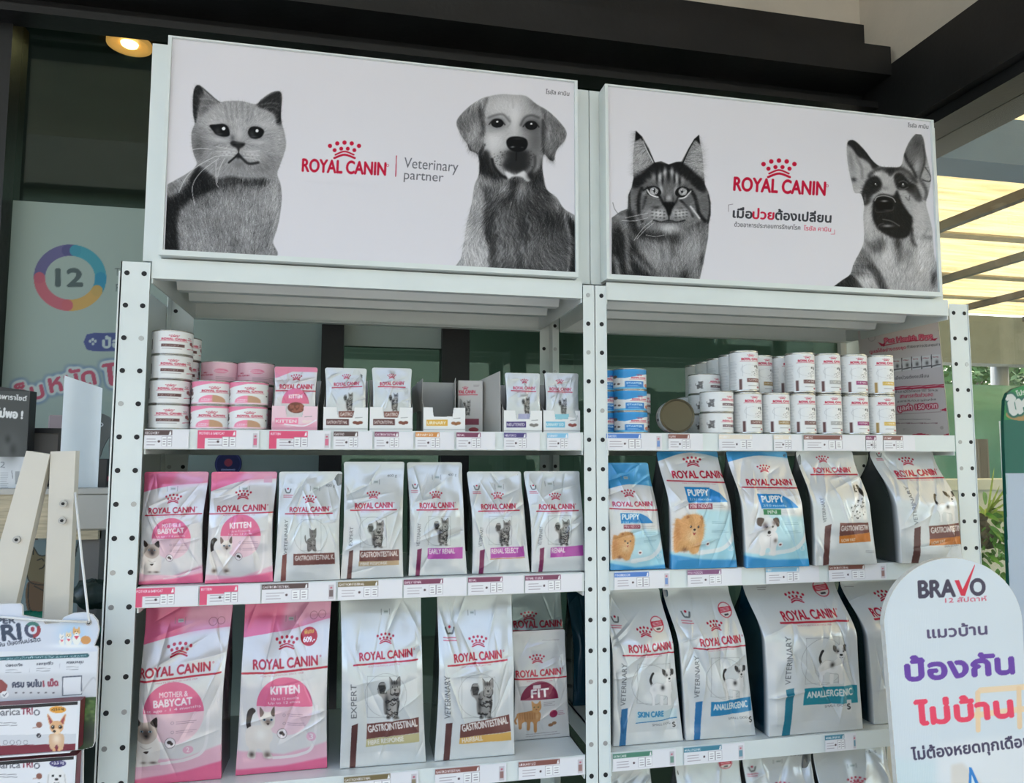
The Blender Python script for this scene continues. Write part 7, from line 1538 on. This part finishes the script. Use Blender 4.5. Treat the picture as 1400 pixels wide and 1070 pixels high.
c.line([(-340,384),(490,352)],22,(40,84,92),sm=False); c.text('ให้การปกป้องที่ครอบคลุมปรสิตทั้งภายในและภายนอก',(-300,386),(486,358),10,(170,200,206))
for x,s_ in ((78,'ปลอดภัย'),(250,'ออกฤทธิ์ไว'),(420,'ครอบคลุม')): c.text(s_,(x-44,416-(x-78)*.05),(x+48,412-(x-78)*.05),15,(70,74,84),bold=.06); smalltext(c,x-46,434-(x-78)*.05,92,2,14,(120,122,130),3)
for x in (165,336): c.line([(x,398),(x,448)],1.5,(170,172,180),sm=False)
c.text('ครบ จบใน',(70,532),(232,528),34,(60,66,86),bold=.08); c.text('1 เม็ด',(244,528),(326,522),32,(140,60,78),bold=.10); c.poly([(-60,480),(10,488),(44,520),(30,560),(-60,575)],(136,72,70)); c.blob(26,572,22,20,(222,222,226),1,hard=1); c.line([(16,572),(24,582),(38,562)],4,(60,66,80),sm=False)
for i in range(6): c.blob(90+i*42,562,7,4,(90,92,98),1,hard=1)
c.rect(350,470,460,578,(206,208,212))
for a,b in (((352,474),(458,468)),((352,578),(458,572)),((352,474),(352,578)),((458,468),(458,572))): c.line([a,b],5,(48,58,74),sm=False)
c.poly([(430,590),(560,585),(560,880),(430,880)],(70,94,60)); r_=np.random.default_rng(4)
for i in range(70): c.blob(r_.uniform(430,545),r_.uniform(590,720),14,9,[(96,128,70),(56,78,48),(120,146,90)][i%3],.8)
c.blob(500,800,60,80,(52,56,54),.9); c.line([(460,560),(520,480),(545,500)],10,(176,178,182))
edge = [(-320,66),(112,62),(124,74),(126,128),(240,150),(255,176),(335,168),(360,136),(410,116),(470,110),(520,124),(548,160),(556,210),(545,258),(528,300),(546,304),(550,316),(532,840),(520,868),(474,880),(466,890),(462,1420),(-320,1420)]
zt_ = at(60, 830, YD)[2]
t = thing('hanging_display', 'white hanging display board with a round picture of three small dogs', 'display', (at(30, 950, YD)[0], YD, at(30, 1130, YD)[2]))
disp = t
outline_print('printed_front', c, OD, edge, YD, .0013, t, M['board'], .006, M['white'], 'board')
# cord from the easel to the board
e1, e2 = at(103, 673, YE-.004), at(121.5, 849, YD-.003)
tag(MB().tube([e1, (e1+e2)/2+[0, -.002, 0], e2, e2+[.0, -.002, -.002]], .0022, 8).build('cord', M['rope'], None, True), 'thin white cord running from the easel leg down to the display board', 'cord', 'white cords of the hanging display')
e3 = at(-20, 841, YD-.004); tag(MB().tube([e2+[-.002, -.004, .0], (e2+e3)/2+[0, -.004, -.002], e3], .0022, 8).build('cord', M['rope'], None, True), 'thin white cord lying level across the top of the display board', 'cord', 'white cords of the hanging display')
p = at(121.5, 851, YD-.001); t2 = MB().disc((p[0], YD-.0012, p[2]), .0050, 'y', 18, .0009, 0).disc((p[0], YD-.0024, p[2]), .0028, 'y', 12, .0004, 1).build('eyelet', [M['bolt'], M['hole']], t)
def med(label, px_r, y0, y1, oval, ovt, dogf, zoff):
    Yb = YD-.030; x0, x1 = at(-70, 1000, Yb)[0], at(px_r, 1000, Yb)[0]; z1, z0 = at(60, y0, Yb)[2], at(60, y1, Yb)[2]
    c = Canvas(-300, (y0-810)*4.113-40, 460, (y1-810)*4.113+60, .8, (212, 212, 214)); yt = (y0-810)*4.113; yb = (y1-810)*4.113; hh = yb-yt
    c.poly([(-300,yb-hh*.33),(460,yb-hh*.38),(460,yb),(-300,yb)],(188,190,194),.8); c.poly([(-300,yb-hh*.11),(460,yb-hh*.18),(460,yb+50),(-300,yb+50)],(112,34,50)); 
    c.text('Simparica',(-105,yt+hh*.27),(114,yt+hh*.235),38,(70,70,78),bold=.02); c.text('TRI',(120,yt+hh*.233),(184,yt+hh*.225),37,(128,36,58),bold=.04); c.ring(207,yt+hh*.19,14,6,(70,72,84))
    smalltext(c,-60,yt+hh*.40,190,2,14,(110,108,112),4); c.blob(220,yt+hh*.44,17,17,(130,84,70),1,hard=1); c.line([(185,yt+hh*.50),(210,yt+hh*.49)],4,(150,110,100)); c.blob(218,yt+hh*.66,13,13,(40,40,48),1,hard=1); c.text('3',(213,yt+hh*.69),(223,yt+hh*.69),14,(220,220,222))
    for i in range(4): c.ring(70+i*38-40,yb-hh*.20,12,3,(120,120,128))
    c.blob(325,yt+hh*.13,47,20,oval,1,hard=1); c.text(ovt,(290,yt+hh*.16),(360,yt+hh*.13),14,(226,222,220) if oval[0]<100 else (60,40,20),bold=.06)
    dogf(c, 318, yt+hh*.58)
    tt = thing('medicine_box', label, 'box', ((x0+x1)/2, YD-.015, z0), 'medicine boxes on the hanging display')
    MB().box(x0, x1, Yb+.001, YD-.004, z0, z1).build('box_body', M['boxred'], tt); plane_print('front_panel', c, OD, x0, x1-.004, z0, z1, Yb+.0004, .0013, tt, M['card'])
    MB().box(x1-.004, x1, Yb, Yb+.0035, z0, z1).build('corner_edge', M['white'], tt); MB().box(x0, x1-.004, Yb-.0003, Yb+.0003, z1-.006, z1-.0005).build('top_edge', M['blackbox'], tt)
    return z0
M['boxred'] = mat('maroon_carton', (.16, .02, .035), .35)
def chi(c, x, y):
    f = (206,160,116)
    for s_ in (-1, 1): c.poly([(x+s_*14,y-48),(x+s_*50,y-98),(x+s_*40,y-44)], (150,70,70), sm=True); c.line([(x+s_*14,y-48),(x+s_*50,y-98),(x+s_*40,y-42)],5,f)
    c.poly([(x-36,y+14),(x+34,y+14),(x+42,y+60),(x+34,y+100),(x+18,y+100),(x,y+72),(x-18,y+100),(x-36,y+92),(x-42,y+50)],(196,160,126),sm=True); c.blob(x,y+40,24,30,(224,206,186),.9); c.blob(x,y-26,38,36,f,1,hard=1); c.blob(x,y-2,20,16,(222,190,152),1,hard=1)
    for s_ in (-1,1): c.blob(x+s_*21,y-26,11,11,(40,24,20),1,hard=1); c.blob(x+s_*21-3,y-30,3,3,(225,225,225),1,hard=1); c.blob(x+s_*14,y+104,8,14,f,1,hard=1)
    c.blob(x-12,y-2,9,7,(40,28,26),1,hard=1)
def malt(c, x, y):
    c.poly([(x-50,y+20),(x-58,y-10),(x-40,y-60),(x,y-80),(x+40,y-60),(x+58,y-10),(x+60,y+90),(x-60,y+90)],(214,212,210),sm=True)
    for s_ in (-1,1): c.blob(x+s_*20,y-34,7,7,(26,24,24),1,hard=1); c.line([(x+s_*44,y-40),(x+s_*50,y+10),(x+s_*44,y+50)],8,(188,186,184))
    c.blob(x,y-14,10,8,(24,22,22),1,hard=1); c.line([(x-14,y+4),(x,y+8),(x+14,y+4)],4,(90,80,80))
zA_ = med('white and maroon medicine box with a chihuahua and orange oval on the hanging display', 107.5, 961, 1028, (214,150,54), '>2.5-5 kg', chi, 0)
zB_ = med('white and maroon medicine box with a fluffy white dog and navy oval, lower one', 106, 1036, 1092, (54,46,100), '>2.5 kg', malt, 0)

for z_ in (zA_, zB_): MB().box(at(-60, 1000, YD)[0], at(106, 1000, YD)[0], YD-.033, YD-.0005, z_-.0032, z_-.0006).build('ledge', M['white'], disp)

# ---------------------------------------------------------------- right: arched standee and the tall green one
OV = (1180, 740, 3.241); YV = -.20
c = Canvas(60, 40, 760, 1500, .95, (196, 204, 210))
c.poly([(60,960),(330,975),(330,1500),(60,1500)], (186,206,210), .6, soft=14); c.poly([(330,900),(760,860),(760,1500),(330,1500)], (212,214,216), .8, soft=20)
r_ = np.random.default_rng(12)
for i in range(30): x = 110+i*7.5; c.line([(x,300),(x+24,1070)], 1.5, (212,218,222), .35, sm=False)
for P in ([(520,660),(760,640)],[(495,770),(760,735)]): c.line(P, 26, (226,196,160), .9, sm=False)
for P in ([(508,670),(510,835)],[(690,650),(694,820)]): c.line(P, 22, (222,190,150), .9, sm=False)
c.blob(470,960,60,60,(214,216,218),.9); c.poly([(390,990),(440,980),(520,1060),(520,1500),(390,1500)],(206,200,192),.9,soft=6); c.poly([(470,1000),(480,1000),(512,1070),(530,1200),(465,1200)],(40,120,190)); c.poly([(480,1030),(500,1080),(500,1200),(482,1200)],(200,214,224))
PU = (96, 56, 150); RE = (222, 62, 92)
c.text('BRA',(248,248),(408,242),72,(58,52,72),bold=.06); c.text('O',(478,238),(541,235),70,(58,52,72),bold=.06); c.poly([(405,172),(425,170),(441,212),(494,102),(496,106),(452,240),(434,240)],(196,34,62))
c.text('12 สัปดาห์',(364,271),(548,262),19,(190,70,96),bold=.03); c.text('แมวบ้าน',(286,428),(550,410),44,(74,64,98),bold=.05)
c.text('ป้องกัน',(192,616),(668,582),84,PU,bold=.075); c.text('ไม่บ้าน',(236,812),(664,774),86,RE,bold=.075); c.text('ไม่ต้องหยดทุกเดือน',(218,968),(745,905),46,(58,52,80),bold=.05)
ar = []
for q in np.linspace(180, 0, 30): ar.append((400+308*math.cos(math.radians(q))-8*(1-abs(q-90)/90), 372-300*math.sin(math.radians(q))))
edge = [(178,1480),(150,1070),(96,400)]+ar+[(742,1070),(760,1480)]
pts0 = at(OV[0]+400/OV[2], 1070, YV)
t = thing('arched_standee', 'white arched foam standee with purple and red Thai lettering in front of the rack', 'sign', (pts0[0], YV, 0))
outline_print('printed_front', c, OV, edge, YV, .0014, t, M['board'], .012, M['foam'], 'foam_board')
zlow = at(1230, 1190, YV)[2]; xl_ = at(1180+178/3.241, 1190, YV)[0]; xr_ = at(1180+760/3.241, 1190, YV)[0]
MB().box(xl_, xr_, YV+.0006, YV+.012, .02, zlow).build('lower_board', M['foam'], t); MB().box(xl_+.05, xr_-.05, YV-.08, YV+.12, 0, .02).build('foot', M['white'], t)
# tall green standee
YG = .06; OGn = (1300, 380, 2.55)
c = Canvas(150, 370, 420, 1900, 1.1, (30, 140, 110))
c.poly([(150,370),(420,370),(420,495),(150,495)], (40,146,80)); c.poly([(150,495),(420,490),(420,680),(150,680)],(4,106,92)); c.poly([(150,680),(420,680),(420,1900),(150,1900)],(196,212,232)); c.line([(193,690),(186,1010)],8,(150,200,196),.6,soft=4,sm=False)
c.text('โปร',(230,412),(262,404),16,(216,226,220),bold=.08); c.blob(250,475,58,22,(200,150,96),.9,hard=1); c.text('ใหม่',(206,474),(330,450),50,(226,232,232),bold=.16,outline=[(5,(30,110,96))])
gx = [(184,505),(188,425),(198,400),(220,384),(260,372),(420,350)]
edge = gx+[(420,1880),(228,1880),(203,1070)]
t = thing('tall_standee', 'tall green and lavender standee behind the arched one, cut by the picture edge', 'sign', (at(1395, 900, YG)[0], YG, 0))
outline_print('printed_front', c, OGn, edge, YG, .0016, t, M['board'], .010, M['teal'], 'standee_board', gain=.8)
MB().box(at(1300+228/2.55, 1110, YG)[0]-.0, at(1300+420/2.55, 1110, YG)[0], YG-.06, YG+.1, 0, .03).box(at(1300+230/2.55, 1110, YG)[0], at(1300+415/2.55, 1110, YG)[0], YG+.001, YG+.01, .03, at(1395, 380+1880/2.55, YG)[2]).build('foot', M['teal'], t)
